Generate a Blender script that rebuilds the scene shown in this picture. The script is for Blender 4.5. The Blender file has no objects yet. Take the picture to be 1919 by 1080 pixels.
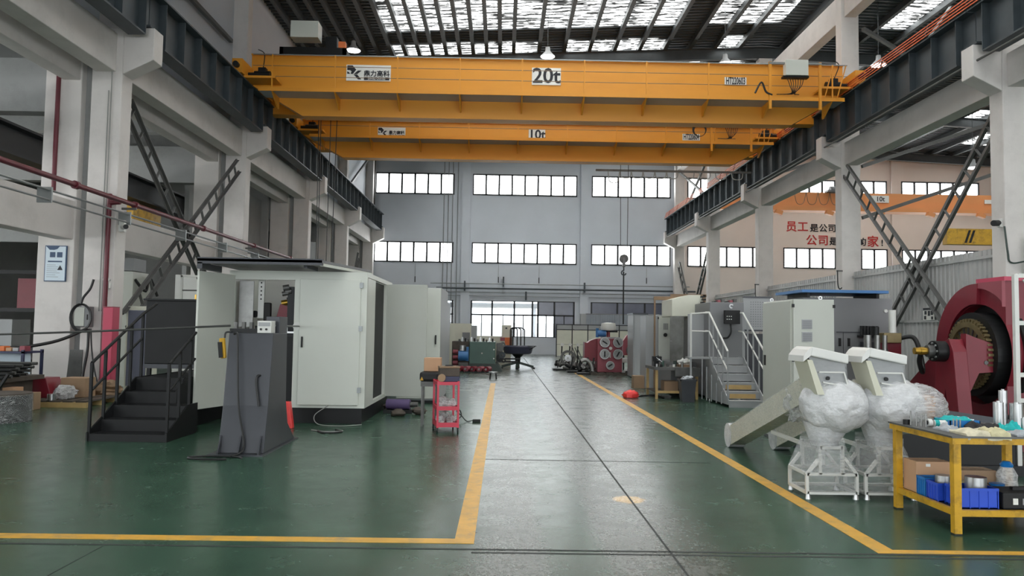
import bpy, bmesh, math, random
from mathutils import Vector, Matrix
random.seed(11)
SC = bpy.context.scene
COL = SC.collection
# ------------------------------------------------------------------ camera
cam = bpy.data.objects.new('camera', bpy.data.cameras.new('camera'))
COL.objects.link(cam)
cam.data.sensor_width = 36.0
cam.data.lens = 36.0 * 1440 / 1919
cam.data.clip_end = 300
_r = Vector((0.99980663, -0.01213317, 0.01547536))
_u = Vector((-0.01612562, -0.05546594, 0.99833035))
_f = Vector((0.01125456, 0.99838686, 0.05565087))
cam.matrix_world = Matrix(((_r.x, _u.x, -_f.x, 0), (_r.y, _u.y, -_f.y, 0), (_r.z, _u.z, -_f.z, 1.6), (0, 0, 0, 1)))
SC.camera = cam
# ------------------------------------------------------------------ world, exposure
WORLD_STRENGTH = 5.2
SKYLIGHT = 17.0
WINDOW = 10.0
w = bpy.data.worlds.new('overcast_sky'); SC.world = w; w.use_nodes = True
w.node_tree.nodes['Background'].inputs[0].default_value = (0.93, 0.97, 1.0, 1)
w.node_tree.nodes['Background'].inputs[1].default_value = WORLD_STRENGTH
SC.view_settings.view_transform = 'Standard'
SC.view_settings.look = 'None'
SC.view_settings.gamma = 1.0
SC.view_settings.use_curve_mapping = False
SC.view_settings.exposure = -0.15
SC.cycles.use_denoising = True
SC.cycles.max_bounces = 8
SC.cycles.diffuse_bounces = 4
SC.cycles.glossy_bounces = 3
SC.cycles.transparent_max_bounces = 12
SC.cycles.caustics_reflective = False
SC.cycles.caustics_refractive = False
SC.cycles.sample_clamp_indirect = 6.0
# ------------------------------------------------------------------ materials
def lin(c):
    c = c / 255.0
    return c / 12.92 if c <= 0.04045 else ((c + 0.055) / 1.055) ** 2.4
def rgb(t): return (lin(t[0]), lin(t[1]), lin(t[2]), 1)
M = {}
def mat(name, col, rough=0.5, metal=0.0, var=0.10, scale=3.0, bump=0.0, bscale=40.0, dirt=None, dirt_amt=0.5, dscale=1.2, alpha=1.0, coat=0.0, spec=0.5, stretch=None):
    m = bpy.data.materials.new(name); m.use_nodes = True
    nt = m.node_tree; N = nt.nodes; L = nt.links
    b = N['Principled BSDF']
    b.inputs['Roughness'].default_value = rough
    b.inputs['Metallic'].default_value = metal
    b.inputs['Specular IOR Level'].default_value = spec
    b.inputs['Coat Weight'].default_value = coat
    b.inputs['Coat Roughness'].default_value = 0.12
    b.inputs['Alpha'].default_value = alpha
    tc = N.new('ShaderNodeTexCoord')
    src = tc.outputs['Object']
    if stretch:
        mp = N.new('ShaderNodeMapping'); mp.inputs['Scale'].default_value = stretch
        L.new(src, mp.inputs['Vector']); src = mp.outputs['Vector']
    n = N.new('ShaderNodeTexNoise'); n.inputs['Scale'].default_value = scale; n.inputs['Detail'].default_value = 6
    L.new(src, n.inputs['Vector'])
    mr = N.new('ShaderNodeMapRange'); mr.inputs[1].default_value = 0.3; mr.inputs[2].default_value = 0.7
    mr.inputs[3].default_value = 1 - var; mr.inputs[4].default_value = 1 + var * 0.5
    L.new(n.outputs['Fac'], mr.inputs[0])
    mx = N.new('ShaderNodeMix'); mx.data_type = 'RGBA'; mx.blend_type = 'MULTIPLY'; mx.inputs[0].default_value = 1
    mx.inputs[6].default_value = rgb(col); L.new(mr.outputs[0], mx.inputs[7])
    out = mx.outputs[2]
    if dirt:
        n2 = N.new('ShaderNodeTexNoise'); n2.inputs['Scale'].default_value = dscale; n2.inputs['Detail'].default_value = 8; n2.inputs['Roughness'].default_value = 0.7
        L.new(src, n2.inputs['Vector'])
        r2 = N.new('ShaderNodeMapRange'); r2.inputs[1].default_value = 0.5; r2.inputs[2].default_value = 0.72; r2.inputs[4].default_value = dirt_amt
        L.new(n2.outputs['Fac'], r2.inputs[0])
        m2 = N.new('ShaderNodeMix'); m2.data_type = 'RGBA'
        L.new(r2.outputs[0], m2.inputs[0]); L.new(out, m2.inputs[6]); m2.inputs[7].default_value = rgb(dirt)
        out = m2.outputs[2]
    L.new(out, b.inputs['Base Color'])
    if bump:
        n3 = N.new('ShaderNodeTexNoise'); n3.inputs['Scale'].default_value = bscale; n3.inputs['Detail'].default_value = 5
        L.new(src, n3.inputs['Vector'])
        bp = N.new('ShaderNodeBump'); bp.inputs['Strength'].default_value = bump; bp.inputs['Distance'].default_value = 0.02
        L.new(n3.outputs['Fac'], bp.inputs['Height']); L.new(bp.outputs[0], b.inputs['Normal'])
    M[name] = m
    return m
def emit(name, col, strength, lo=1.0, scale=3.0, stretch=(1, 1, 1)):
    m = bpy.data.materials.new(name); m.use_nodes = True
    nt = m.node_tree; N = nt.nodes; L = nt.links
    N.remove(N['Principled BSDF'])
    e = N.new('ShaderNodeEmission'); e.inputs[0].default_value = (col[0], col[1], col[2], 1); e.inputs[1].default_value = strength
    if lo < 1:
        tc = N.new('ShaderNodeNewGeometry'); mp = N.new('ShaderNodeMapping'); mp.inputs['Scale'].default_value = stretch
        L.new(tc.outputs['Position'], mp.inputs['Vector'])
        n = N.new('ShaderNodeTexNoise'); n.inputs['Scale'].default_value = scale; n.inputs['Detail'].default_value = 3
        L.new(mp.outputs[0], n.inputs['Vector'])
        mr = N.new('ShaderNodeMapRange'); mr.inputs[1].default_value = 0.47; mr.inputs[2].default_value = 0.57
        mr.inputs[3].default_value = lo * strength; mr.inputs[4].default_value = strength
        L.new(n.outputs['Fac'], mr.inputs[0])
        n2 = N.new('ShaderNodeTexNoise'); n2.inputs['Scale'].default_value = 0.55; n2.inputs['Detail'].default_value = 2
        L.new(tc.outputs['Position'], n2.inputs['Vector'])
        m2 = N.new('ShaderNodeMapRange'); m2.inputs[1].default_value = 0.36; m2.inputs[2].default_value = 0.52; m2.inputs[3].default_value = 0.12
        L.new(n2.outputs['Fac'], m2.inputs[0])
        mu = N.new('ShaderNodeMath'); mu.operation = 'MULTIPLY'; L.new(mr.outputs[0], mu.inputs[0]); L.new(m2.outputs[0], mu.inputs[1]); L.new(mu.outputs[0], e.inputs[1])
    L.new(e.outputs[0], N['Material Output'].inputs[0])
    M[name] = m
    return m
emit('skylight', (0.98, 1.0, 0.98), SKYLIGHT, 0.02, 1.0, (1.6, 7.5, 1))
emit('window_daylight', (0.97, 1.0, 1.0), WINDOW)
emit('fill_tube_glow', (1.0, 1.0, 0.97), 30.0)
emit('lamp_glow', (1.0, 0.98, 0.94), 12.0)
mat('white_paint_wall', (204, 209, 216), 0.7, var=0.05, scale=0.6, bump=0.05, bscale=8, dirt=(196, 200, 208), dirt_amt=0.5, dscale=0.35)
mat('warm_white_wall', (226, 216, 208), 0.7, var=0.05, scale=0.6)  # slightly warmer white, used in the right bay
mat('white_concrete', (216, 211, 207), 0.65, var=0.07, scale=0.9, bump=0.08, bscale=10, dirt=(178, 174, 170), dirt_amt=0.45, dscale=0.8)
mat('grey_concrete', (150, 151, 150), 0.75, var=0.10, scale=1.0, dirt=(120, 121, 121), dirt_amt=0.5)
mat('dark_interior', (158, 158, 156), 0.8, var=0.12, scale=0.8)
mat('girder_steel', (66, 74, 79), 0.5, metal=0.1, var=0.22, scale=1.5, dirt=(86, 88, 88), dirt_amt=0.35, dscale=1.0)
mat('girder_steel_dark', (28, 31, 34), 0.5, metal=0.1, var=0.2)
mat('brace_steel', (98, 98, 96), 0.5, metal=0.25, var=0.18, scale=2)
mat('crane_yellow', (226, 152, 44), 0.45, var=0.06, scale=0.7, dirt=(196, 128, 52), dirt_amt=0.35, dscale=0.5, stretch=(0.3, 1, 1))
mat('crane_orange', (226, 150, 92), 0.5, var=0.06, scale=0.7)
mat('roof_metal', (84, 88, 91), 0.45, metal=0.3, var=0.18, scale=0.8)
mat('purlin_steel', (74, 78, 80), 0.55, metal=0.2, var=0.12)
mat('black_metal', (25, 26, 27), 0.45, var=0.18, scale=3, spec=0.3)
mat('charcoal_metal', (64, 66, 71), 0.38, var=0.12, scale=2, metal=0.2, dirt=(52, 54, 58), dirt_amt=0.4)
mat('black_rubber', (22, 22, 23), 0.6)
mat('white_cabinet', (206, 209, 200), 0.38, var=0.03, scale=1.0)
mat('pale_cabinet', (184, 187, 178), 0.4, var=0.05, scale=1.0, dirt=(182, 182, 165), dirt_amt=0.4)
mat('grey_cabinet', (160, 162, 163), 0.4, var=0.05, scale=1.0)
mat('mid_grey_cabinet', (122, 123, 125), 0.42, var=0.06, scale=1.2)
mat('beige_cabinet', (216, 216, 200), 0.5, var=0.05)
mat('white_enamel', (214, 214, 209), 0.35, var=0.04)
mat('steel', (185, 186, 186), 0.32, metal=0.9, var=0.15, scale=5)
mat('brushed_steel', (150, 150, 148), 0.42, metal=0.85, var=0.25, scale=4, dirt=(90, 88, 84), dirt_amt=0.5, dscale=3)
mat('worn_steel', (104, 104, 102), 0.5, metal=0.6, var=0.3, scale=6, dirt=(60, 58, 56), dirt_amt=0.6, dscale=3)
mat('machine_red', (122, 30, 44), 0.42, var=0.12, scale=2, dirt=(98, 26, 38), dirt_amt=0.5)
mat('dull_red', (150, 74, 84), 0.5, var=0.12, scale=2)
mat('cart_red', (206, 58, 80), 0.4, var=0.08)
mat('cover_red', (190, 66, 92), 0.45, var=0.08)
mat('pipe_red', (100, 32, 44), 0.4, var=0.15, scale=3)
mat('orange_red_plastic', (240, 70, 68), 0.35, var=0.12, scale=9)
mat('orange', (224, 120, 62), 0.5)
mat('conductor_orange', (232, 108, 58), 0.5, var=0.15)
mat('machine_green', (76, 104, 94), 0.4, var=0.08)
mat('dark_green', (52, 66, 60), 0.45, var=0.1)
mat('blue_paint', (58, 118, 176), 0.4, var=0.12, scale=4)
mat('panel_blue', (52, 112, 170), 0.4, var=0.08)
mat('bin_blue', (44, 84, 205), 0.35, var=0.10, scale=6)
mat('bin_azure', (30, 118, 190), 0.35, var=0.10, scale=6)
mat('navy', (48, 54, 84), 0.5, var=0.15)
mat('turntable_paint', (66, 68, 86), 0.45, var=0.2)
mat('yellow_paint', (208, 160, 34), 0.45, var=0.15, scale=6, dirt=(70, 58, 30), dirt_amt=0.75, dscale=5)
mat('line_yellow', (208, 158, 58), 0.45, var=0.16, scale=5, dirt=(128, 124, 98), dirt_amt=0.7, dscale=7)
mat('wood_yellow', (190, 160, 106), 0.6, var=0.2, scale=4)
mat('wood_brown', (138, 112, 86), 0.6, var=0.2, scale=4)
mat('wood_dark', (78, 70, 62), 0.7, var=0.25, scale=5)
mat('cardboard', (196, 156, 122), 0.75, var=0.08, scale=3)
mat('cardboard_dull', (160, 132, 104), 0.75, var=0.12, scale=3)
mat('brass', (176, 140, 56), 0.35, metal=0.75, var=0.2, scale=6)
mat('gear_metal', (132, 118, 84), 0.45, metal=0.6, var=0.25, scale=6)
mat('teal_cloth', (28, 172, 170), 0.85, var=0.2, scale=14, bump=0.4, bscale=30)
mat('beige_cloth', (206, 198, 172), 0.9, var=0.22, scale=16, bump=0.5, bscale=40)
mat('cream_cloth', (206, 198, 160), 0.9, var=0.15, scale=16, bump=0.4)
mat('grey_cloth', (168, 172, 176), 0.9, var=0.25, scale=16, bump=0.4)
mat('dark_cloth', (46, 44, 44), 0.9, var=0.25, scale=12, bump=0.5)
mat('white_plastic', (218, 218, 214), 0.35, var=0.03)
mat('cream_plastic', (204, 203, 184), 0.4, var=0.06)
mat('sign_white', (232, 232, 226), 0.5, var=0.03)
mat('sign_ink', (26, 28, 36), 0.6, var=0.02)
mat('sign_red', (186, 44, 44), 0.6, var=0.02)
mat('sign_blue', (46, 72, 104), 0.5, var=0.04)
mat('poster_pale', (206, 220, 230), 0.45, var=0.04)
mat('window_frame', (44, 46, 50), 0.5, var=0.08)
mat('dim_glass', (112, 116, 132), 0.15, var=0.25, scale=0.5)
mat('corrugated_grey', (178, 178, 176), 0.45, metal=0.15, var=0.10, scale=0.8, dirt=(140, 144, 146), dirt_amt=0.5)
mat('corrugated_blue', (150, 156, 164), 0.5, var=0.06)
mat('aluminium_pipe', (146, 150, 150), 0.4, metal=0.6, var=0.1)
mat('cable_black', (26, 27, 28), 0.5)
mat('cable_grey', (150, 150, 146), 0.5)
mat('rod_steel', (86, 86, 84), 0.4, metal=0.5)
mat('purple_plastic', (92, 76, 116), 0.5)
mat('joint_dark', (40, 44, 42), 0.7, var=0.2, scale=8)
mat('paving', (205, 205, 200), 0.8, var=0.08)
mat('facade_white', (235, 236, 238), 0.8, var=0.03)
# stretch film: partly see-through, creased
def film(name, col, alpha_lo, alpha_hi, scale, rough=0.22):
    m = mat(name, col, rough, var=0.10, scale=scale, bump=0.9, bscale=scale * 2.2, spec=0.6)
    nt = m.node_tree; N = nt.nodes; L = nt.links
    tc = N.new('ShaderNodeTexCoord'); n = N.new('ShaderNodeTexNoise'); n.inputs['Scale'].default_value = scale * 1.4; n.inputs['Detail'].default_value = 9; n.inputs['Roughness'].default_value = 0.75
    n.inputs['Distortion'].default_value = 1.5
    mp = N.new('ShaderNodeMapping'); mp.inputs['Rotation'].default_value = (0.3, 0.7, 0.2); mp.inputs['Scale'].default_value = (0.35, 1.0, 1.9)
    L.new(tc.outputs['Object'], mp.inputs[0]); L.new(mp.outputs[0], n.inputs['Vector'])
    r = N.new('ShaderNodeMapRange'); r.inputs[1].default_value = 0.35; r.inputs[2].default_value = 0.62; r.inputs[3].default_value = alpha_lo; r.inputs[4].default_value = alpha_hi
    L.new(n.outputs['Fac'], r.inputs[0]); L.new(r.outputs[0], N['Principled BSDF'].inputs['Alpha'])
film('stretch_film', (222, 224, 225), 0.12, 0.7, 9)
film('stretch_film_thick', (214, 215, 216), 0.82, 1.0, 9)
film('clear_film', (210, 212, 212), 0.03, 0.4, 10)
film('thin_bag', (225, 226, 226), 0.2, 0.85, 16)
# clear glass for the ground-floor windows
g = bpy.data.materials.new('clear_glass'); g.use_nodes = True
_n = g.node_tree.nodes; _l = g.node_tree.links; _n.remove(_n['Principled BSDF'])
_t = _n.new('ShaderNodeBsdfTransparent'); _t.inputs[0].default_value = (0.85, 0.87, 0.88, 1)
_g = _n.new('ShaderNodeBsdfGlossy'); _g.inputs['Roughness'].default_value = 0.03
_f2 = _n.new('ShaderNodeFresnel'); _f2.inputs[0].default_value = 1.45
_m = _n.new('ShaderNodeMixShader'); _l.new(_f2.outputs[0], _m.inputs[0]); _l.new(_t.outputs[0], _m.inputs[1]); _l.new(_g.outputs[0], _m.inputs[2])
_l.new(_m.outputs[0], _n['Material Output'].inputs[0]); M['clear_glass'] = g
# epoxy floor: green coat, worn to grey in the aisle
def floor_material():
    m = bpy.data.materials.new('epoxy_floor'); m.use_nodes = True
    nt = m.node_tree; N = nt.nodes; L = nt.links; b = N['Principled BSDF']
    pos = N.new('ShaderNodeNewGeometry'); sep = N.new('ShaderNodeSeparateXYZ'); L.new(pos.outputs['Position'], sep.inputs[0])
    def noise(scale, detail=6, rough=0.6, st=None):
        n = N.new('ShaderNodeTexNoise'); n.inputs['Scale'].default_value = scale; n.inputs['Detail'].default_value = detail; n.inputs['Roughness'].default_value = rough
        if st:
            mp = N.new('ShaderNodeMapping'); mp.inputs['Scale'].default_value = st; L.new(pos.outputs['Position'], mp.inputs[0]); L.new(mp.outputs[0], n.inputs[0])
        else: L.new(pos.outputs['Position'], n.inputs[0])
        return n.outputs['Fac']
    def rng(s, a, b_, c=0.0, d=1.0):
        r = N.new('ShaderNodeMapRange'); r.interpolation_type = 'SMOOTHSTEP'
        r.inputs[1].default_value = a; r.inputs[2].default_value = b_; r.inputs[3].default_value = c; r.inputs[4].default_value = d
        L.new(s, r.inputs[0]); return r.outputs[0]
    def op(o, a, b_=None):
        q = N.new('ShaderNodeMath'); q.operation = o; q.use_clamp = False
        for i, s in enumerate((a, b_)):
            if s is None: continue
            if isinstance(s, (int, float)): q.inputs[i].default_value = s
            else: L.new(s, q.inputs[i])
        return q.outputs[0]
    def mix(f, a, b_):
        q = N.new('ShaderNodeMix'); q.data_type = 'RGBA'; L.new(f, q.inputs[0])
        for i, s in ((6, a), (7, b_)):
            if isinstance(s, tuple): q.inputs[i].default_value = rgb(s)
            else: L.new(s, q.inputs[i])
        return q.outputs[2]
    big = noise(0.45, 5); mid = noise(2.5, 8, 0.7); fine = noise(26, 8, 0.75, (1.0, 0.7, 1))
    green = mix(rng(big, 0.3, 0.7), (38, 66, 52), (56, 84, 68))
    green = mix(rng(mid, 0.45, 0.75, 0, 0.22), green, (78, 102, 88))
    # worn aisle mask, with the back wall's grey sheen on the far floor painted in
    x = sep.outputs['X']; y = sep.outputs['Y']
    wob = op('MULTIPLY', op('SUBTRACT', big, 0.5), 0.9)
    xx = op('ADD', x, wob)
    aisle = op('MULTIPLY', rng(xx, -0.45, 0.05), rng(op('SUBTRACT', xx, op('MINIMUM', op('MULTIPLY', op('MAXIMUM', op('SUBTRACT', y, 8.0), 0.0), 0.2), 1.2)), 1.25, 1.75, 1.0, 0.0))
    far = op('MULTIPLY', rng(xx, -1.6, -0.2), rng(y, 14.0, 24.0))
    far = op('MULTIPLY', far, rng(xx, 3.2, 5.0, 1.0, 0.0))
    aisle = op('MAXIMUM', aisle, far)
    speck = rng(fine, 0.36, 0.66)
    worn_sheen_c = mix(speck, (60, 68, 63), (116, 120, 115))
    worn_sheen_amt = op('MULTIPLY', aisle, rng(mid, 0.28, 0.52, 0.45, 1.0))
    # an unworn wheel track down the aisle
    trk = op('ABSOLUTE', op('SUBTRACT', op('ADD', x, op('MULTIPLY', wob, 0.35)), 0.55))
    trk = rng(trk, 0.14, 0.3, 0.75, 0.0)
    trk = op('MULTIPLY', trk, rng(y, 20.0, 16.0))
    worn_sheen_amt = op('MULTIPLY', worn_sheen_amt, op('SUBTRACT', 1.0, trk))
    base = mix(worn_sheen_amt, green, worn_sheen_c)
    # scattered pale scuffs on the green, dark scuffs everywhere
    sc1 = rng(noise(3.2, 3, 0.5, (0.7, 2.6, 1)), 0.72, 0.76, 0, 0.55)
    base = mix(sc1, base, (170, 178, 172))
    sc2 = rng(noise(2.2, 4, 0.6, (1.0, 3.5, 1)), 0.69, 0.73, 0, 0.5)
    base = mix(sc2, base, (44, 58, 52))
    # faded blot of yellow line paint in the aisle
    dx = op('MULTIPLY', op('SUBTRACT', x, 1.24), 1.0); dy = op('MULTIPLY', op('SUBTRACT', y, 7.45), 0.75)
    d = op('SQRT', op('ADD', op('MULTIPLY', dx, dx), op('MULTIPLY', dy, dy)))
    d = op('ADD', d, op('MULTIPLY', op('SUBTRACT', mid, 0.5), 0.25))
    base = mix(rng(d, 0.10, 0.17, 0.75, 0.0), base, (214, 170, 92))
    L.new(base, b.inputs['Base Color'])
    ro = op('ADD', rng(mid, 0.3, 0.7, 0.22, 0.28), op('MULTIPLY', op('MULTIPLY', worn_sheen_amt, speck), 0.06))
    L.new(ro, b.inputs['Roughness'])
    b.inputs['Specular IOR Level'].default_value = 0.42
    bp = N.new('ShaderNodeBump'); bp.inputs['Strength'].default_value = 0.05; bp.inputs['Distance'].default_value = 0.01
    L.new(noise(5, 6, 0.6), bp.inputs['Height']); L.new(bp.outputs[0], b.inputs['Normal'])
    M['floor'] = m
floor_material()
# ------------------------------------------------------------------ mesh helpers
ORIG = {}
class MB:
    def __init__(s): s.v = []; s.f = []
    def add(s, vs, fs):
        o = len(s.v); s.v += [tuple(v) for v in vs]; s.f += [tuple(i + o for i in f) for f in fs]; return s
    def box(s, x0, x1, y0, y1, z0, z1):
        return s.add([(x0, y0, z0), (x1, y0, z0), (x1, y1, z0), (x0, y1, z0), (x0, y0, z1), (x1, y0, z1), (x1, y1, z1), (x0, y1, z1)],
                     [(0, 3, 2, 1), (4, 5, 6, 7), (0, 1, 5, 4), (1, 2, 6, 5), (2, 3, 7, 6), (3, 0, 4, 7)])
    def rbox(s, c, d, rz=0.0, rx=0.0, ry=0.0):
        m = Matrix.Translation(c) @ Matrix.Rotation(rz, 4, 'Z') @ Matrix.Rotation(ry, 4, 'Y') @ Matrix.Rotation(rx, 4, 'X')
        t = MB().box(-d[0] / 2, d[0] / 2, -d[1] / 2, d[1] / 2, -d[2] / 2, d[2] / 2)
        return s.add([m @ Vector(v) for v in t.v], t.f)
    def bar(s, p0, p1, a, b, up=(0, 0, 1)):
        p0 = Vector(p0); p1 = Vector(p1); d = p1 - p0
        if d.length < 1e-6: return s
        t = d.normalized(); u = Vector(up)
        if abs(t.dot(u)) > 0.98: u = Vector((0, 1, 0))
        sx = t.cross(u).normalized(); sy = sx.cross(t)
        vs = []
        for p in (p0, p1):
            for i, j in ((-1, -1), (1, -1), (1, 1), (-1, 1)): vs.append(p + sx * (i * a / 2) + sy * (j * b / 2))
        return s.add(vs, [(0, 3, 2, 1), (4, 5, 6, 7), (0, 1, 5, 4), (1, 2, 6, 5), (2, 3, 7, 6), (3, 0, 4, 7)])
    def cyl(s, p0, p1, r, r2=None, n=12):
        p0 = Vector(p0); p1 = Vector(p1); r2 = r if r2 is None else r2
        t = (p1 - p0).normalized(); u = Vector((0, 0, 1)) if abs(t.z) < 0.9 else Vector((1, 0, 0))
        a = t.cross(u).normalized(); b = a.cross(t); vs = []
        for p, q in ((p0, r), (p1, r2)):
            for i in range(n):
                an = 2 * math.pi * i / n; vs.append(p + a * (q * math.cos(an)) + b * (q * math.sin(an)))
        fs = [(i, (i + 1) % n, n + (i + 1) % n, n + i) for i in range(n)] + [tuple(range(n))[::-1], tuple(range(n, 2 * n))]
        return s.add(vs, fs)
    def tube(s, pts, r, n=6):
        pts = [Vector(p) for p in pts]; k = len(pts); vs = []; prev = None
        for i, p in enumerate(pts):
            t = (pts[min(i + 1, k - 1)] - pts[max(i - 1, 0)]).normalized()
            if prev is None:
                u = Vector((0, 0, 1)) if abs(t.z) < 0.9 else Vector((1, 0, 0))
                a = t.cross(u).normalized()
            else:
                a = prev - t * prev.dot(t); a = a.normalized() if a.length > 1e-5 else t.orthogonal().normalized()
            prev = a; b = t.cross(a)
            rr = r[i] if isinstance(r, (list, tuple)) else r
            for j in range(n):
                an = 2 * math.pi * j / n; vs.append(p + a * (rr * math.cos(an)) + b * (rr * math.sin(an)))
        fs = []
        for i in range(k - 1):
            for j in range(n): fs.append((i * n + j, i * n + (j + 1) % n, (i + 1) * n + (j + 1) % n, (i + 1) * n + j))
        fs += [tuple(range(n))[::-1], tuple(range((k - 1) * n, k * n))]
        return s.add(vs, fs)
    def prism(s, poly, axis, a0, a1):
        n = len(poly)
        def P(p, a): return {'x': (a, p[0], p[1]), 'y': (p[0], a, p[1]), 'z': (p[0], p[1], a)}[axis]
        vs = [P(p, a0) for p in poly] + [P(p, a1) for p in poly]
        fs = [(i, (i + 1) % n, n + (i + 1) % n, n + i) for i in range(n)] + [tuple(range(n))[::-1], tuple(range(n, 2 * n))]
        return s.add(vs, fs)
    def ring(s, c, axis, r0, r1, a0, a1, n=32, t0=0.0, t1=2 * math.pi):
        full = abs(t1 - t0 - 2 * math.pi) < 1e-6; k = n if full else n + 1; vs = []
        def P(u, v, a): return {'x': (a, c[0] + u, c[1] + v), 'y': (c[0] + u, a, c[1] + v), 'z': (c[0] + u, c[1] + v, a)}[axis]
        for i in range(k):
            an = t0 + (t1 - t0) * i / n; cu, sv = math.cos(an), math.sin(an)
            vs += [P(r0 * cu, r0 * sv, a0), P(r1 * cu, r1 * sv, a0), P(r1 * cu, r1 * sv, a1), P(r0 * cu, r0 * sv, a1)]
        fs = []
        for i in range(n):
            j = (i + 1) % k
            for q in range(4): fs.append((i * 4 + q, i * 4 + (q + 1) % 4, j * 4 + (q + 1) % 4, j * 4 + q))
        if not full: fs += [(0, 1, 2, 3), (n * 4 + 3, n * 4 + 2, n * 4 + 1, n * 4)]
        return s.add(vs, fs)
    def lathe(s, prof, c, n=16):
        vs = []; k = len(prof)
        for i in range(n):
            an = 2 * math.pi * i / n
            for r, z in prof: vs.append((c[0] + r * math.cos(an), c[1] + r * math.sin(an), c[2] + z))
        fs = []
        for i in range(n):
            j = (i + 1) % n
            for q in range(k - 1): fs.append((i * k + q, j * k + q, j * k + q + 1, i * k + q + 1))
        return s.add(vs, fs)
    def blob(s, c, d, seed=0, rough=0.12, nu=20, nv=14, flat=None, freq=3.0, crease=0.0):
        from mathutils import noise as NZ
        vs = []; off = Vector((seed * 3.7, seed * 1.3, seed * 7.1))
        for i in range(nv + 1):
            th = math.pi * i / nv
            for j in range(nu):
                ph = 2 * math.pi * j / nu
                q = Vector((math.sin(th) * math.cos(ph), math.sin(th) * math.sin(ph), math.cos(th)))
                k = 1 + rough * (NZ.noise(q * freq + off) * 1.3 + NZ.noise(q * freq * 2.3 + off) * 0.7)
                if crease:
                    w_ = Vector((q.x * 5, q.y * 5, q.z * 2.2)) + off
                    k -= crease * (1 - min(1, abs(NZ.noise(w_)) * 5)) + crease * 0.6 * (1 - min(1, abs(NZ.noise(w_ * 2.1 + Vector((3, 1, 2)))) * 5))
                z = c[2] + q.z * d[2] * k
                if flat is not None and z < flat: z = flat
                vs.append((c[0] + q.x * d[0] * k, c[1] + q.y * d[1] * k, z))
        fs = []
        for i in range(nv):
            for j in range(nu): fs.append((i * nu + j, i * nu + (j + 1) % nu, (i + 1) * nu + (j + 1) % nu, (i + 1) * nu + j))
        return s.add(vs, fs)
    def cloth(s, x0, x1, y0, y1, z, h, seed=0, n=14, drop=None):
        from mathutils import noise as NZ
        vs = []; o = Vector((seed * 2.3, seed * 5.1, 0))
        for lay in (0, 1):
            for i in range(n + 1):
                for j in range(n + 1):
                    u = i / n; v = j / n
                    wx = 0.12 * NZ.noise(Vector((u * 2, v * 2, 3)) + o); wy = 0.12 * NZ.noise(Vector((u * 2, v * 2, 9)) + o)
                    X = x0 + (x1 - x0) * (u + wx); Y = y0 + (y1 - y0) * (v + wy)
                    k = 0.32 + 0.45 * NZ.noise(Vector((u * 2.2, v * 2.2, 0)) + o) + 0.16 * NZ.noise(Vector((u * 6, v * 6, 5)) + o)
                    e = min(u, 1 - u, v, 1 - v) * 5; e = min(1, e)
                    Z = z + (h * k * (0.25 + 0.75 * e) + 0.006 if lay == 0 else 0.001)
                    if drop and Y < drop: Z -= (drop - Y) * 0.9; Y = drop - (drop - Y) * 0.3
                    vs.append((X, Y, Z))
        m = (n + 1) * (n + 1); fs = []
        for i in range(n):
            for j in range(n):
                a = i * (n + 1) + j; fs.append((a, a + n + 1, a + n + 2, a + 1)); fs.append((m + a, m + a + 1, m + a + n + 2, m + a + n + 1))
        rim = [i * (n + 1) for i in range(n + 1)] + [n * (n + 1) + j for j in range(1, n + 1)] + [i * (n + 1) + n for i in range(n - 1, -1, -1)] + list(range(n - 1, 0, -1))
        for i in range(len(rim)):
            a = rim[i]; b = rim[(i + 1) % len(rim)]; fs.append((a, b, m + b, m + a))
        return s.add(vs, fs)
    def build(s, name, mt, parent=None, smooth=False, bevel=0.0):
        o0 = ORIG.get(parent.name, Vector((0, 0, 0))) if parent else Vector((0, 0, 0))
        me = bpy.data.meshes.new(name)
        bm = bmesh.new()
        vv = [bm.verts.new((v[0] - o0.x, v[1] - o0.y, v[2] - o0.z)) for v in s.v]
        for f in s.f:
            try: bm.faces.new([vv[i] for i in f])
            except ValueError: pass
        bmesh.ops.recalc_face_normals(bm, faces=bm.faces)
        bm.to_mesh(me); bm.free()
        if smooth:
            me.shade_smooth(); me.set_sharp_from_angle(angle=0.7)
        me.materials.append(M[mt])
        o = bpy.data.objects.new(name, me); COL.objects.link(o)
        if parent: o.parent = parent
        ORIG[o.name] = o0.copy()
        if bevel:
            b = o.modifiers.new('bevel', 'BEVEL'); b.width = bevel; b.segments = 2; b.limit_method = 'ANGLE'
        return o
def tag(o, label, cat, group=None, kind=None):
    o['label'] = label; o['category'] = cat
    if group: o['group'] = group
    if kind: o['kind'] = kind
    return o
def thing(name, label, cat, loc=(0, 0, 0), group=None, kind=None):
    o = bpy.data.objects.new(name, None); COL.objects.link(o); o.location = loc; o.empty_display_size = 0.2
    ORIG[o.name] = Vector(loc)
    return tag(o, label, cat, group, kind)
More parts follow.
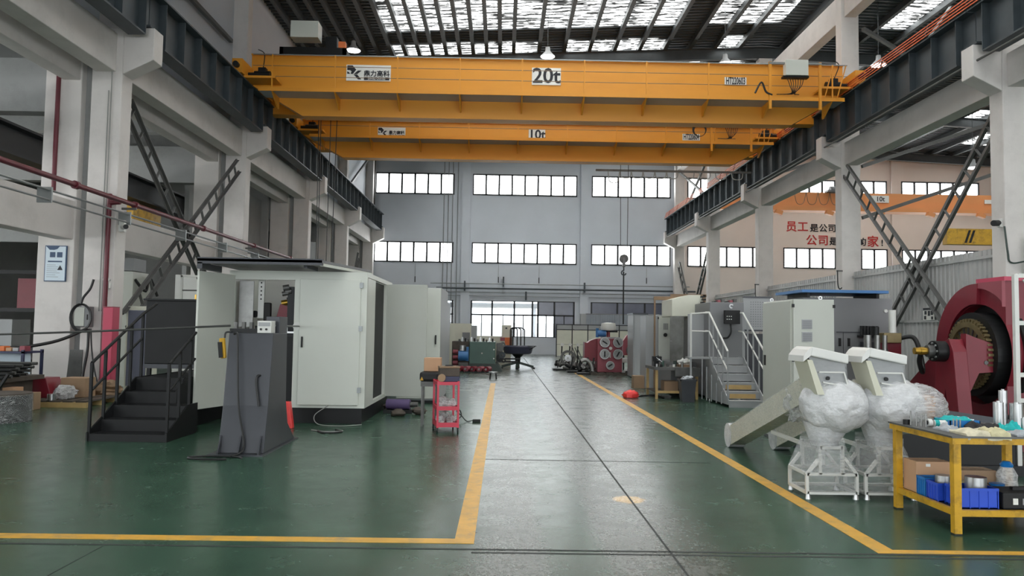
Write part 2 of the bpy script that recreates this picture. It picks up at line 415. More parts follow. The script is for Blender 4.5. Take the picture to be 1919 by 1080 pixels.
def text(name, body, mt, parent, loc, size, rot=(math.pi / 2, 0, 0), align='CENTER', extrude=0.003, sx=1.0, bold=0.0):
    c = bpy.data.curves.new(name, 'FONT'); c.body = body; c.size = size; c.align_x = align; c.align_y = 'CENTER'; c.extrude = extrude
    c.offset = bold; c.resolution_u = 3
    c.materials.append(M[mt])
    tmp = bpy.data.objects.new(name + '_tmp', c); COL.objects.link(tmp)
    dg = bpy.context.evaluated_depsgraph_get()
    me = bpy.data.meshes.new_from_object(tmp.evaluated_get(dg)); me.name = name
    bpy.data.objects.remove(tmp); bpy.data.curves.remove(c)
    o = bpy.data.objects.new(name, me); COL.objects.link(o)
    if not me.materials: me.materials.append(M[mt])
    o0 = ORIG.get(parent.name, Vector((0, 0, 0))) if parent else Vector((0, 0, 0))
    o.location = Vector(loc) - o0; o.rotation_euler = rot; o.scale = (sx, 1, 1)
    if parent: o.parent = parent
    return o
def dup(o, off, parent=None):
    """copy one mesh object, shifted, sharing its data"""
    c = o.copy(); COL.objects.link(c); c.location = Vector(o.location) + Vector(off)
    if parent is not None: c.parent = parent
    ORIG[c.name] = ORIG.get(o.name, Vector((0, 0, 0))).copy()
    return c
def copy_tree(root, off, label, rotz=None):
    r = root.copy(); COL.objects.link(r); r.location = Vector(root.location) + Vector(off); r['label'] = label
    if rotz is not None: r.rotation_euler.z = rotz
    for ch in list(root.children):
        c = ch.copy(); COL.objects.link(c); c.parent = r
        for g_ in list(ch.children):
            d = g_.copy(); COL.objects.link(d); d.parent = c
    return r
def curve_pts(P, n=8):
    """smooth path through points (Catmull-Rom)"""
    P = [Vector(p) for p in P]; out = []
    for i in range(len(P) - 1):
        a = P[max(i - 1, 0)]; b = P[i]; c = P[i + 1]; d = P[min(i + 2, len(P) - 1)]
        for k in range(n):
            t = k / n
            out.append(0.5 * ((2 * b) + (c - a) * t + (2 * a - 5 * b + 4 * c - d) * t * t + (3 * b - a - 3 * c + d) * t ** 3))
    out.append(P[-1]); return out
# ------------------------------------------------------------------ the building
BAY = [17.85 + 8.6 * k for k in range(-2, 5)]            # column lines
YB = 53.0                                                 # back wall
def zroof(x): return 14.55 + 0.045 * x if x < 12 else 15.09 - 0.045 * (x - 12)
def holes(mb, axis, a0, a1, u0, u1, z0, z1, hs):
    us = sorted({u0, u1} | {h[0] for h in hs} | {h[1] for h in hs}); zs = sorted({z0, z1} | {h[2] for h in hs} | {h[3] for h in hs})
    us = [u for u in us if u0 <= u <= u1]; zs = [z for z in zs if z0 <= z <= z1]
    for j in range(len(zs) - 1):
        run = None
        for i in range(len(us) - 1):
            cu = (us[i] + us[i + 1]) / 2; cz = (zs[j] + zs[j + 1]) / 2
            solid = not any(h[0] < cu < h[1] and h[2] < cz < h[3] for h in hs)
            if solid: run = (run[0] if run else us[i], us[i + 1])
            if run and (not solid or i == len(us) - 2):
                if axis == 'y': mb.box(run[0], run[1], a0, a1, zs[j], zs[j + 1])
                else: mb.box(a0, a1, run[0], run[1], zs[j], zs[j + 1])
                run = None
    return mb
fl_ = MB().box(-30, 45, -16, YB + 0.3, -0.25, 0).build('floor', 'floor')
tag(fl_, 'glossy green epoxy floor worn grey along the central aisle', 'floor', kind='structure')
out_ = MB().box(-30, 60, YB + 0.3, 90, -0.3, -0.02).build('outdoor_paving', 'paving'); tag(out_, 'pale paving outside beyond the ground floor windows', 'ground', kind='structure')
UP = [(-8.97, -3.52, 6), (-2.21, 5.02, 8), (6.07, 11.54, 6)]
UPR = [(12.75, 18.2, 6), (19.45, 26.7, 8), (27.75, 33.2, 6)]
hs = [(a, b, 11.0, 12.45) for a, b, n in UP] + [(a, b, 6.25, 7.66) for a, b, n in UP]
ground = [(-8.9, -3.43, 1.16, 3.66), (-2.24, 4.95, 1.16, 3.66), (6.05, 11.7, 1.16, 3.66)]
o = holes(MB(), 'y', YB, YB + 0.3, -9.7, 12.2, 0, 15.2, hs + ground).build('wall_back', 'white_paint_wall')
tag(o, 'tall white back wall with two bands of bright windows', 'wall', kind='structure')
hs2 = [(a, b, 11.0, 12.45) for a, b, n in UPR] + [(a, b, 6.25, 7.66) for a, b, n in UPR]
o2 = holes(MB(), 'y', YB, YB + 0.3, 12.2, 36, 0, 15.2, hs2).build('wall_back', 'warm_white_wall')
tag(o2, 'warm white back wall of the neighbouring right bay with red and black lettering', 'wall', kind='structure')
for nm, par, xs in (('pilaster', o, (-2.95, 5.28)), ('pilaster', o2, (18.5, 26.95))):
    for x in xs: MB().box(x, x + 0.6, YB - 0.22, YB, 0, 14.0).build(nm, 'white_paint_wall' if par is o else 'warm_white_wall', par)
WN = [0]
def window(x0, x1, z0, z1, n, label, mt='window_daylight', bar=0.13):
    WN[0] += 1
    t = thing('window_%d' % WN[0], label, 'window', ((x0 + x1) / 2, YB, z0), kind='structure')
    f = MB(); e = 0.07; y0, y1 = YB - 0.04, YB + 0.16
    f.box(x0 - 0.02, x1 + 0.02, y0, y1, z0 - 0.02, z0 + e).box(x0 - 0.02, x1 + 0.02, y0, y1, z1 - e, z1 + 0.02)
    wd = (x1 - x0) / n
    for i in range(n + 1):
        x = x0 + wd * i; h = bar / 2
        f.box(max(x0 - 0.02, x - h), min(x1 + 0.02, x + h), y0, y1, z0, z1)
    f.build('window_frame', 'window_frame', t)
    p = MB().box(x0 + bar / 2, x0 + wd - bar / 2, YB + 0.08, YB + 0.10, z0 + e, z1 - e).build('pane', mt, t)
    for i in range(1, n): dup(p, (wd * i, 0, 0), t)
    return t
pos = ('left', 'middle', 'right')
for i, (a, b, n) in enumerate(UP): window(a, b, 11.0, 12.45, n, 'upper %s row of %d bright panes in the white back wall' % (pos[i], n))
for i, (a, b, n) in enumerate(UP): window(a, b, 6.25, 7.66, n, 'second-level %s row of %d bright panes in the white back wall' % (pos[i], n))
rp = ('beside the crane runway', 'below the red and black lettering', 'behind the far cross brace')
for i, (a, b, n) in enumerate(UPR): window(a, b, 11.0, 12.45, n, 'upper window row of the right bay, %s' % ('beside the crane runway', 'above the red and black lettering', 'above the orange crane beam')[i])
for i, (a, b, n) in enumerate(UPR): window(a, b, 6.25, 7.66, n, 'lower window row of the right bay, %s' % rp[i])
# ground-floor windows: dark frames, clear and dim panes
def ground_window(x0, x1, z0, z1, cols, zmid, label, dim):
    WN[0] += 1
    t = thing('window_%d' % WN[0], label, 'window', ((x0 + x1) / 2, YB, z0), kind='structure')
    f = MB(); y0, y1 = YB + 0.02, YB + 0.12; e = 0.05
    f.box(x0, x1, y0, y1, z0, z0 + e).box(x0, x1, y0, y1, z1 - e, z1).box(x0, x1, y0, y1, zmid - e, zmid + e)
    for c in cols: f.box(c - 0.06, c + 0.06, y0, y1, z0, z1)
    for i in range(len(cols) - 1):
        m_ = (cols[i] + cols[i + 1]) / 2
        if cols[i + 1] - cols[i] > 0.8: f.box(m_ - 0.03, m_ + 0.03, y0, y1, z0, zmid)
    f.build('window_frame', 'window_frame', t)
    for i in range(len(cols) - 1):
        a, b = cols[i] + 0.06, cols[i + 1] - 0.06
        MB().box(a, b, YB + 0.06, YB + 0.075, zmid + e, z1 - e).build('pane', 'dim_glass' if (i, 1) in dim else 'clear_glass', t)
        MB().box(a, b, YB + 0.06, YB + 0.075, z0 + e, zmid - e).build('pane', 'dim_glass' if (i, 0) in dim else 'clear_glass', t)
    return t
ground_window(-8.9, -3.43, 1.16, 3.66, [-8.85, -7.1, -5.3, -3.5], 2.69, 'ground floor window left of the middle one, mostly behind grey cabinets', ())
ground_window(-2.24, 4.95, 1.16, 3.66, [-2.19, -0.75, 0.78, 2.03, 2.42, 3.55, 4.9], 2.69, 'wide ground floor window with dark frame above the turntable', ((4, 1), (5, 1), (5, 0)))
ground_window(6.05, 11.7, 1.16, 3.66, [6.1, 7.9, 9.8, 11.65], 2.2, 'dim blue-grey ground floor window behind the beige partitions', ((0, 1), (1, 1), (2, 1), (0, 0), (1, 0), (2, 0)))
cn = thing('canopy', 'white outdoor canopy seen through the ground floor window', 'canopy', (1, 57, 0))
MB().box(-12, 14, 56, 60, 3.35, 3.6).build('slab', 'grey_concrete', cn)
for x in (-6, 2.3, 9): MB().box(x - 0.12, x + 0.12, 56.3, 56.54, -0.02, 3.35).build('post', 'facade_white', cn)
fb = MB().box(-25, 30, 74, 75, -0.02, 2.35).build('outdoor_wall', 'facade_white'); tag(fb, 'low white boundary wall outside the ground floor window', 'wall')
# back wall services
def hpipe(name, label, x0, x1, y, z, r, mt, hangers=()):
    t = thing(name, label, 'pipe', (x0, y, z))
    MB().cyl((x0, y, z), (x1, y, z), r, n=10).build('pipe', mt, t, True)
    for x in hangers: MB().box(x - 0.05, x + 0.05, y - 0.02, YB, z - 0.18, z + 0.5).build('hanger', 'girder_steel', t)
hpipe('wall_pipe', 'dark steel pipe running across the back wall on brackets', -4.6, 13.2, 52.55, 4.47, 0.06, 'girder_steel', (-2.65, 5.58))
hpipe('wall_pipe', 'thin pale pipe along the back wall above the dark pipe', -5.0, 12.8, 52.6, 4.80, 0.035, 'aluminium_pipe', (0.0,))
hpipe('wall_pipe', 'grey conduit along the back wall under the dark pipe', -4.6, 12.4, 52.8, 4.22, 0.03, 'aluminium_pipe')
hpipe('wall_pipe', 'lowest grey conduit on the back wall, just above the ground windows', -4.6, 12.4, 52.85, 3.98, 0.025, 'aluminium_pipe')
for i, x in enumerate((-4.2, -3.9, -3.6, -3.25)):
    tag(MB().cyl((x, 52.9, 0), (x, 52.9, 14), 0.028, n=8).build('downpipe', 'aluminium_pipe', None, True), 'thin grey riser on the back wall left of the middle window, %s from left' % ('first', 'second', 'third', 'fourth')[i], 'pipe')
tag(MB().cyl((12.0, 52.85, 0), (12.0, 52.85, 13.6), 0.11, n=12).build('downpipe', 'white_enamel', None, True), 'fat white downpipe in the right corner of the back wall', 'pipe')
tag(MB().tube([(-9.0, 52.6, 0), (-9.0, 52.6, 13.2), (-8.7, 52.5, 13.5), (-7.9, 52.3, 13.6)], 0.09, 10).build('downpipe', 'brace_steel', None, True), 'grey downpipe in the left corner of the back wall', 'pipe')
tag(MB().box(1.5, 1.62, 52.6, 52.95, 3.72, 4.3).build('conduit_drop', 'girder_steel'), 'short dark conduit hanging above the wide ground floor window', 'conduit')
for i, (x, z) in enumerate(((-6.1, 4.95), (-0.35, 5.0), (2.45, 5.0), (9.9, 5.1))):
    d_ = thing('drop_wire', 'thin wire with dark plug hanging on the back wall, %s from left' % ('first', 'second', 'third', 'fourth')[i], 'wire', (x, 52.9, z), 'drop wires on the back wall')
    MB().cyl((x, 52.95, z + 0.3), (x, 52.95, 6.15), 0.012, n=6).build('wire', 'cable_grey', d_); MB().cyl((x, 52.95, z - 0.1), (x, 52.95, z + 0.3), 0.03, n=8).build('plug', 'cable_black', d_)
# ------------------------------------------------------------------ columns and beams, left
def column_left(k, label):
    y0 = 17.6 + 8.6 * k; y1 = y0 + 0.5
    t = thing('concrete_column', label, 'column', (-9.25, (y0 + y1) / 2, 0), kind='structure')
    MB().box(-9.6, -8.9, y0, y1, 0, 8.5).build('shaft', 'white_concrete', t, bevel=0.02)
    MB().box(-9.55, -9.0, y0 + 0.02, y1 - 0.02, 8.5, 14.1).build('upper_shaft', 'white_concrete', t, bevel=0.02)
    MB().box(-9.83, -9.6, y0 + 0.2, y0 + 0.45, 0, 8.35).build('joint_infill', 'grey_concrete', t)
    MB().prism([(-8.9, 8.5), (-8.2, 8.5), (-8.2, 7.75), (-8.9, 7.4)], 'y', y0, y1 - 0.03).build('corbel', 'white_concrete', t, bevel=0.015)
    return t
def column_right(k, label):
    y0 = 17.6 + 8.6 * k; y1 = y0 + 0.5
    t = thing('concrete_column', label, 'column', (11.95, (y0 + y1) / 2, 0), kind='structure')
    MB().box(11.63, 12.3, y0, y1, 0, 8.5).build('shaft', 'white_concrete', t, bevel=0.02)
    MB().box(11.68, 12.3, y0 + 0.02, y1 - 0.02, 8.5, 14.4).build('upper_shaft', 'white_concrete', t, bevel=0.02)
    MB().prism([(11.63, 8.5), (10.95, 8.5), (10.95, 7.75), (11.63, 7.4)], 'y', y0, y1 - 0.03).build('corbel', 'white_concrete', t, bevel=0.015)
    if k < 3: MB().prism([(12.3, 8.5), (12.95, 8.5), (12.95, 7.9), (12.3, 7.5)], 'y', y0, y1 - 0.03).build('corbel', 'white_concrete', t, bevel=0.015)
    return t
wl = ('with the red fire pipe and meter box', 'behind the ladder-like brace', 'with hoist ropes hanging before it', 'next to the small far brace', 'in the corner of the back wall')
wr = ('nearest the camera, behind the red machine', 'standing before the red and black lettering', 'behind the blue-topped machine', 'in front of the right bay windows', 'in the corner of the back wall')
for k in range(5):
    column_left(k, 'white concrete column on the left %s' % wl[k])
    column_right(k, 'white concrete column on the right %s' % wr[k])
BW = ('nearest bay', 'second bay', 'third bay', 'fourth bay', 'last bay before the back wall')
for k in range(-1, 4):
    y0 = 18.1 + 8.6 * k; y1 = 17.6 + 8.6 * (k + 1)
    tag(MB().box(-9.5, -9.05, y0, y1, 7.45, 8.35).build('concrete_beam', 'white_concrete', None, bevel=0.015), 'white concrete beam under the left crane runway, %s' % BW[k + 1], 'beam', kind='structure')
    tag(MB().box(11.75, 12.2, y0, y1, 7.5, 8.3).build('concrete_beam', 'white_concrete', None, bevel=0.015), 'white concrete beam under the right crane runway, %s' % BW[k + 1], 'beam', kind='structure')
    tag(MB().box(11.78, 12.2, y0, y1, 12.75, 13.7).build('concrete_beam', 'white_concrete', None, bevel=0.015), 'high white concrete beam near the roof on the right, %s' % BW[k + 1], 'beam', kind='structure')
    # neighbouring building on the left
    tag(MB().box(-10.25, -9.86, y0 - 0.02, y1 + 0.02, 7.24, 7.95).build('concrete_beam', 'white_concrete', None, bevel=0.015), 'upper white beam of the adjoining left building, %s' % BW[k + 1], 'beam', kind='structure')
    tag(MB().box(-10.25, -9.86, y0 - 0.02, y1 + 0.02, 3.53, 4.42).build('concrete_beam', 'white_concrete', None, bevel=0.015), 'lower white beam of the adjoining left building, %s' % BW[k + 1], 'beam', kind='structure')
for k in range(-1, 5):
    y0 = 17.6 + 8.6 * k
    tag(MB().box(-10.65, -9.82, y0, y0 + 0.5, 0, 8.4).build('concrete_pier', 'white_concrete', None, bevel=0.015), 'white pier of the adjoining left building, %s' % ('ahead of the frame', 'with the blue poster', 'behind the tall ladder-like brace', 'third along', 'fourth along', 'at the back wall')[k + 1], 'column', kind='structure')
o = MB().box(-9.62, -9.5, -14, YB, 8.35, 14.3).build('wall_left', 'white_paint_wall'); tag(o, 'white upper left wall above the crane runway', 'wall', kind='structure')
FILL_WINDOWS = [(-10 + 6.0 * i, -6 + 6.0 * i) for i in range(6)]  # out-of-view glowing windows, added to light the dim left building
o = holes(MB(), 'x', -21, -20.8, -14, YB, 0, 9, [(a, b, 1.2, 3.4) for a, b in FILL_WINDOWS] + [(a, b, 5.0, 7.2) for a, b in FILL_WINDOWS]).build('wall_left', 'dark_interior'); tag(o, 'dim far wall of the adjoining left building', 'wall', kind='structure')
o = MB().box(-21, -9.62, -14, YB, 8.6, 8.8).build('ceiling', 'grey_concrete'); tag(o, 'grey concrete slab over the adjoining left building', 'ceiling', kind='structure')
for i, (a, b) in enumerate(FILL_WINDOWS):
    for j_, (z0, z1) in enumerate(((1.2, 3.4), (5.0, 7.2))):
        WN[0] += 1
        w_ = thing('window_%d' % WN[0], '%s added unseen fill window of the adjoining left building, %s from the front' % (('lower', 'upper')[j_], ('first', 'second', 'third', 'fourth', 'fifth', 'sixth')[i]), 'window', (-20.9, a, z0), kind='structure')
        MB().box(-20.92, -20.9, a + 0.05, b - 0.05, z0 + 0.05, z1 - 0.05).build('pane', 'window_daylight', w_)
        MB().box(-20.95, -20.8, a, a + 0.06, z0, z1).box(-20.95, -20.8, b - 0.06, b, z0, z1).box(-20.95, -20.8, a, b, z0, z0 + 0.06).box(-20.95, -20.8, a, b, z1 - 0.06, z1).build('window_frame', 'window_frame', w_)
for i in range(14):
    y = 10 + i * 2.87
    MB().box(-20.8, -10.3, y, y + 0.35, 7.75, 8.6).build('slab_beam', 'grey_concrete', o)
for i in range(5):
    y = 17.6 + 8.6 * i
    MB().box(-20.8, -10.66, y + 0.05, y + 0.45, 6.5, 7.75).build('cross_beam', 'grey_concrete', o)
o = MB().box(-21, -10.65, 18.0, 18.12, 3.5, 4.4).build('concrete_beam', 'grey_concrete'); tag(o, 'grey cross beam inside the adjoining left building', 'beam', kind='structure')
for k, (ya, yb, lb) in enumerate(((27.0, 34.8, 'third bay'), (35.4, 43.4, 'fourth bay'), (44.0, 52.0, 'last bay'))):
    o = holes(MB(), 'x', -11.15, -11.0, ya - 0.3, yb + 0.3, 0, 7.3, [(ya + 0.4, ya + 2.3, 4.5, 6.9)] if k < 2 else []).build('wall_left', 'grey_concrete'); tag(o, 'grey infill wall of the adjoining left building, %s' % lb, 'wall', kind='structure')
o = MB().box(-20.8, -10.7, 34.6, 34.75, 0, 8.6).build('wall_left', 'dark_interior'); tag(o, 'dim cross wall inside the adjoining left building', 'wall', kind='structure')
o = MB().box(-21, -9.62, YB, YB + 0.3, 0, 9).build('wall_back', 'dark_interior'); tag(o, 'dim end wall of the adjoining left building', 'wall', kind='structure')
g_ = thing('neighbour_crane_girder', 'black crane girder inside the adjoining left building', 'girder', (-11.9, 30, 5.6))
MB().box(-12.0, -11.94, 8, 52, 5.66, 6.3).build('web', 'girder_steel_dark', g_)
MB().box(-12.2, -11.7, 8, 52, 5.6, 5.66).build('flange', 'girder_steel_dark', g_); MB().box(-12.2, -11.7, 8, 52, 6.3, 6.36).build('flange', 'girder_steel_dark', g_)
nc = thing('neighbour_crane', 'dull yellow crane beam inside the adjoining left building', 'crane', (-16, 25.5, 5))
MB().box(-20.5, -12.3, 25.3, 25.9, 4.5, 5.5).build('girder', 'yellow_paint', nc)
MB().box(-12.3, -11.9, 24.6, 26.6, 5.0, 5.5).build('end_carriage', 'yellow_paint', nc)
for i in range(4):  # strip lights added to brighten the adjoining building's interior
    y = 13 + 6.2 * i
    t = thing('fill_strip_light', 'added fluorescent fill light in the adjoining left building, %s from the front' % ('first', 'second', 'third', 'fourth')[i], 'lamp', (-14.2, y, 7.5), 'added fill lights of the left building')
    MB().box(-14.3, -14.1, y - 0.7, y + 0.7, 7.6, 7.68).build('housing', 'white_enamel', t)
    for x in (-14.25, -14.15): MB().cyl((x, y - 0.65, 7.57), (x, y + 0.65, 7.57), 0.02, n=8).build('tube', 'fill_tube_glow', t)
    for yy in (y - 0.5, y + 0.5): MB().cyl((-14.2, yy, 7.68), (-14.2, yy, 8.6), 0.01, n=6).build('rod', 'purlin_steel', t)
# right bay shell
o = MB().box(36, 36.3, -14, YB, 0, 15).build('wall_right', 'warm_white_wall'); tag(o, 'warm white far wall of the right bay', 'wall', kind='structure')
o = holes(MB(), 'y', -14.3, -14, -21, 36, 0, 15.4, [(-8.5, 11.0, 0, 8.0), (14, 33, 0, 8.0), (-19.5, -11, 0, 4.5)]).build('wall_front', 'white_paint_wall'); tag(o, 'front wall behind the viewpoint with gate openings added for fill light', 'wall', kind='structure')  # unseen gate openings, sized to let in frontal fill light
# ------------------------------------------------------------------ roof
rf = MB()
for a, b in ((-9.7, 12), (12, 36.2)):
    rf.add([(a, -14, zroof(a) + 0.16), (b, -14, zroof(b) + 0.16), (b, YB + 0.3, zroof(b) + 0.16), (a, YB + 0.3, zroof(a) + 0.16),
            (a, -14, zroof(a) + 0.26), (b, -14, zroof(b) + 0.26), (b, YB + 0.3, zroof(b) + 0.26), (a, YB + 0.3, zroof(a) + 0.26)],
           [(0, 1, 2, 3), (4, 5, 6, 7), (0, 1, 5, 4), (1, 2, 6, 5), (2, 3, 7, 6), (3, 0, 4, 7)])
roof = rf.build('ceiling', 'roof_metal'); tag(roof, 'dark metal roof with translucent skylight panels and steel purlins', 'ceiling', kind='structure')
# purlins run the length of the hall
pxs = [-9.0 + 0.62 * i for i in range(15)] + [0.3 + 1.17 * i for i in range(10)] + [12.9 + 1.5 * i for i in range(15)]
pl = MB().box(-0.085, 0.085, -13.9, YB - 0.05, -0.13, 0.12)
pur0 = pl.build('purlin', 'purlin_steel', roof); pur0.location = (pxs[0], 0, zroof(pxs[0]))
for x in pxs[1:]:
    c = dup(pur0, (0, 0, 0), roof); c.location = (x, 0, zroof(x))
# translucent panels between purlins, interrupted by an opaque strip in every bay
panels = {}
def panel(x0, x1, y0, y1):
    key = (round(x1 - x0, 3), round(y1 - y0, 3), x0 > 12)
    xm = (x0 + x1) / 2; sl = (0.045 if xm < 12 else -0.045) * (x1 - x0) / 2
    if key not in panels:
        h = (x1 - x0) / 2
        p = MB(); p.add([(-h, 0, -sl), (h, 0, sl), (h, y1 - y0, sl), (-h, y1 - y0, -sl), (-h, 0, -sl + 0.02), (h, 0, sl + 0.02), (h, y1 - y0, sl + 0.02), (-h, y1 - y0, -sl + 0.02)],
                        [(0, 1, 2, 3), (4, 5, 6, 7), (0, 1, 5, 4), (1, 2, 6, 5), (2, 3, 7, 6), (3, 0, 4, 7)])
        panels[key] = p.build('skylight_panel', 'skylight', roof)
        c = panels[key]
    else: c = dup(panels[key], (0, 0, 0), roof)
    c.location = (xm, y0, zroof(xm) + 0.13)
rs = random.Random(5)
for k in range(-3, 5):
    yb = 19.4 + 8.6 * k
    for x in [-5.3 + 1.24 * i for i in range(5)] + [0.3 + 1.17 * i for i in range(10)] + [12.9 + 1.5 * i for i in range(14)]:
        wd = 1.24 if x < 0.2 else (1.17 if x < 12 else 1.5)
        for (a, b) in ((0.2, 4.6), (6.2, 8.4)):
            if rs.random() < (0.10 if x < 7 else 0.4 if x < 12 else 0.5): continue
            y0, y1 = yb + a, yb + b
            if y1 > YB - 0.2 or y0 < -13.5: continue
            panel(x + 0.09, x + wd - 0.09, y0, y1)
# sheet ribs across the slope
rb = MB()
for i in range(int((YB + 13) / 0.30)):
    y = -13.5 + i * 0.30
    for a, b in ((-9.6, 12), (12, 36)):
        z0, z1 = zroof(a) + 0.11, zroof(b) + 0.11; e = 0.045
        rb.add([(a, y, z0), (b, y, z1), (b, y + e, z1), (a, y + e, z0), (a, y, z0 + 0.05), (b, y, z1 + 0.05), (b, y + e, z1 + 0.05), (a, y + e, z0 + 0.05)],
               [(0, 1, 2, 3), (4, 5, 6, 7), (0, 1, 5, 4), (1, 2, 6, 5), (2, 3, 7, 6), (3, 0, 4, 7)])
ro = rb.build('sheet_rib', 'roof_metal', roof); ro['kind'] = 'stuff'
# rafters at every column line, main bay and right bay
for k in range(-2, 5):
    y = 17.85 + 8.6 * k; w_ = ('behind the viewpoint', 'over the viewpoint', 'nearest in view', 'over the near columns', 'above the cranes', 'behind the cranes', 'at the back wall')[k + 2]
    for a, b, nm in ((-9.5, 12.0, 'main hall'), (12.0, 36.0, 'right bay')):
        t = thing('rafter', 'dark steel roof rafter of the %s, %s' % (nm, w_), 'rafter', (a, y, zroof(a) - 0.7), kind='structure')
        za, zb = zroof(a), zroof(b)
        def slab(y0, y1, lo, hi):
            return MB().add([(a, y0, za + lo), (b, y0, zb + lo), (b, y1, zb + lo), (a, y1, za + lo), (a, y0, za + hi), (b, y0, zb + hi), (b, y1, zb + hi), (a, y1, za + hi)],
                            [(0, 1, 2, 3), (4, 5, 6, 7), (0, 1, 5, 4), (1, 2, 6, 5), (2, 3, 7, 6), (3, 0, 4, 7)])
        slab(y - 0.02, y + 0.02, -0.6, -0.14).build('web', 'purlin_steel', t)
        slab(y - 0.12, y + 0.12, -0.64, -0.6).build('flange', 'purlin_steel', t)
        slab(y - 0.12, y + 0.12, -0.14, -0.10).build('flange', 'purlin_steel', t)
# high bay lamps
def lamp(x, y, z, label):
    t = thing('high_bay_lamp', label, 'lamp', (x, y, z), 'high bay lamps under the roof')
    MB().lathe([(0.02, 0.42), (0.09, 0.40), (0.11, 0.22), (0.30, 0.02), (0.31, 0.0), (0.28, 0.01), (0.09, 0.2), (0.02, 0.22)], (x, y, z), 20).build('reflector', 'grey_cabinet', t, True)
    MB().lathe([(0.0, 0.012), (0.27, 0.012), (0.27, -0.01), (0.16, -0.045), (0.0, -0.05)], (x, y, z), 20).build('diffuser', 'lamp_glow', t, True)
    MB().cyl((x, y, z + 0.4), (x, y, zroof(x) + 0.2), 0.015, n=6).build('rod', 'purlin_steel', t)
lamp(-6.35, 31.2, 13.05, 'round high bay lamp beside the crane trolley')
lamp(1.68, 31.2, 12.95, 'round high bay lamp above the 20t sign')
lamp(9.05, 31.2, 12.8, 'round high bay lamp above the serial number plate')
lamp(14.95, 30.2, 12.5, 'round high bay lamp right of the tall right column')
lamp(22.3, 36.0, 9.7, 'small lamp hanging in the right bay behind the cross brace')
# ------------------------------------------------------------------ crane runways
def runway(side):
    xw = -8.47 if side == 'left' else 11.2
    zt = 9.42
    for k in range(-1, 4):
        y0 = 17.85 + 8.6 * k + 0.02; y1 = y0 + 8.56
        t = thing('runway_girder', 'dark riveted crane runway girder on the %s, %s' % (side, BW[k + 1]), 'girder', (xw, (y0 + y1) / 2, 8.5), 'runway girders')
        n0, n1 = y0 + 0.26, y1 - 0.31
        MB().prism([(y0, 8.55), (n0, 8.55), (n0 + 0.2, 8.27), (n1 - 0.2, 8.27), (n1, 8.55), (y1, 8.55), (y1, zt - 0.04), (y0, zt - 0.04)], 'x', xw - 0.012, xw + 0.012).build('web', 'girder_steel', t)
        MB().box(xw - 0.24, xw + 0.24, y0, y1, zt - 0.04, zt).build('top_flange', 'girder_steel', t)
        MB().box(xw - 0.2, xw + 0.2, n0 + 0.2, n1 - 0.2, 8.23, 8.27).build('bottom_flange', 'girder_steel', t)
        if side == 'right': MB().box(xw + 0.27, xw + 0.33, y0 + 0.35, y1 - 0.35, 8.31, 9.1).build('surge_channel', 'girder_steel', t)
        for e in (y0, n1 + 0.01): MB().box(xw - 0.2, xw + 0.2, e, e + 0.28, 8.51, 8.55).build('bearing_plate', 'girder_steel', t)
        s = MB().box(xw - 0.19, xw + 0.19, y0 + 0.5, y0 + 0.525, 8.27, zt - 0.04).build('stiffener', 'girder_steel', t)
        for i in range(1, 8): dup(s, (0, 1.08 * i, 0), t)
    r = thing('crane_rail', 'steel crane rail on top of the %s runway' % side, 'rail', (xw, 30, zt))
    MB().box(xw - 0.035, xw + 0.035, 9.2, 52.3, zt, zt + 0.10).build('head', 'worn_steel', r)
    MB().box(xw - 0.06, xw + 0.06, 9.2, 52.3, zt, zt + 0.02).build('foot', 'worn_steel', r)
    return xw, zt
XL, ZT = runway('left')
XR, ZT = runway('right')
for i in range(4):
    x = 10.93 + 0.03 * i; z = 9.46 + 0.1 * i
    c = thing('conductor_rail', 'thin orange conductor rail along the right runway, %s' % ('lowest of four', 'second from below', 'third from below', 'topmost of four')[i], 'rail', (x, 30, z), 'conductor rails')
    MB().box(x - 0.01, x + 0.01, 9.5, 52.0, z - 0.014, z + 0.014).build('rail', 'conductor_orange', c)
    if i == 0:
        for j in range(18): MB().bar((10.94, 10 + 2.4 * j, 9.43), (11.04, 10 + 2.4 * j, 9.8), 0.05, 0.03).build('insulator', 'black_metal', c)
# conduit under the right runway
tag(MB().cyl((11.05, 10, 8.12), (11.05, 52, 8.12), 0.03, n=8).build('conduit', 'brace_steel', None, True), 'thin conduit running under the right crane runway', 'conduit')
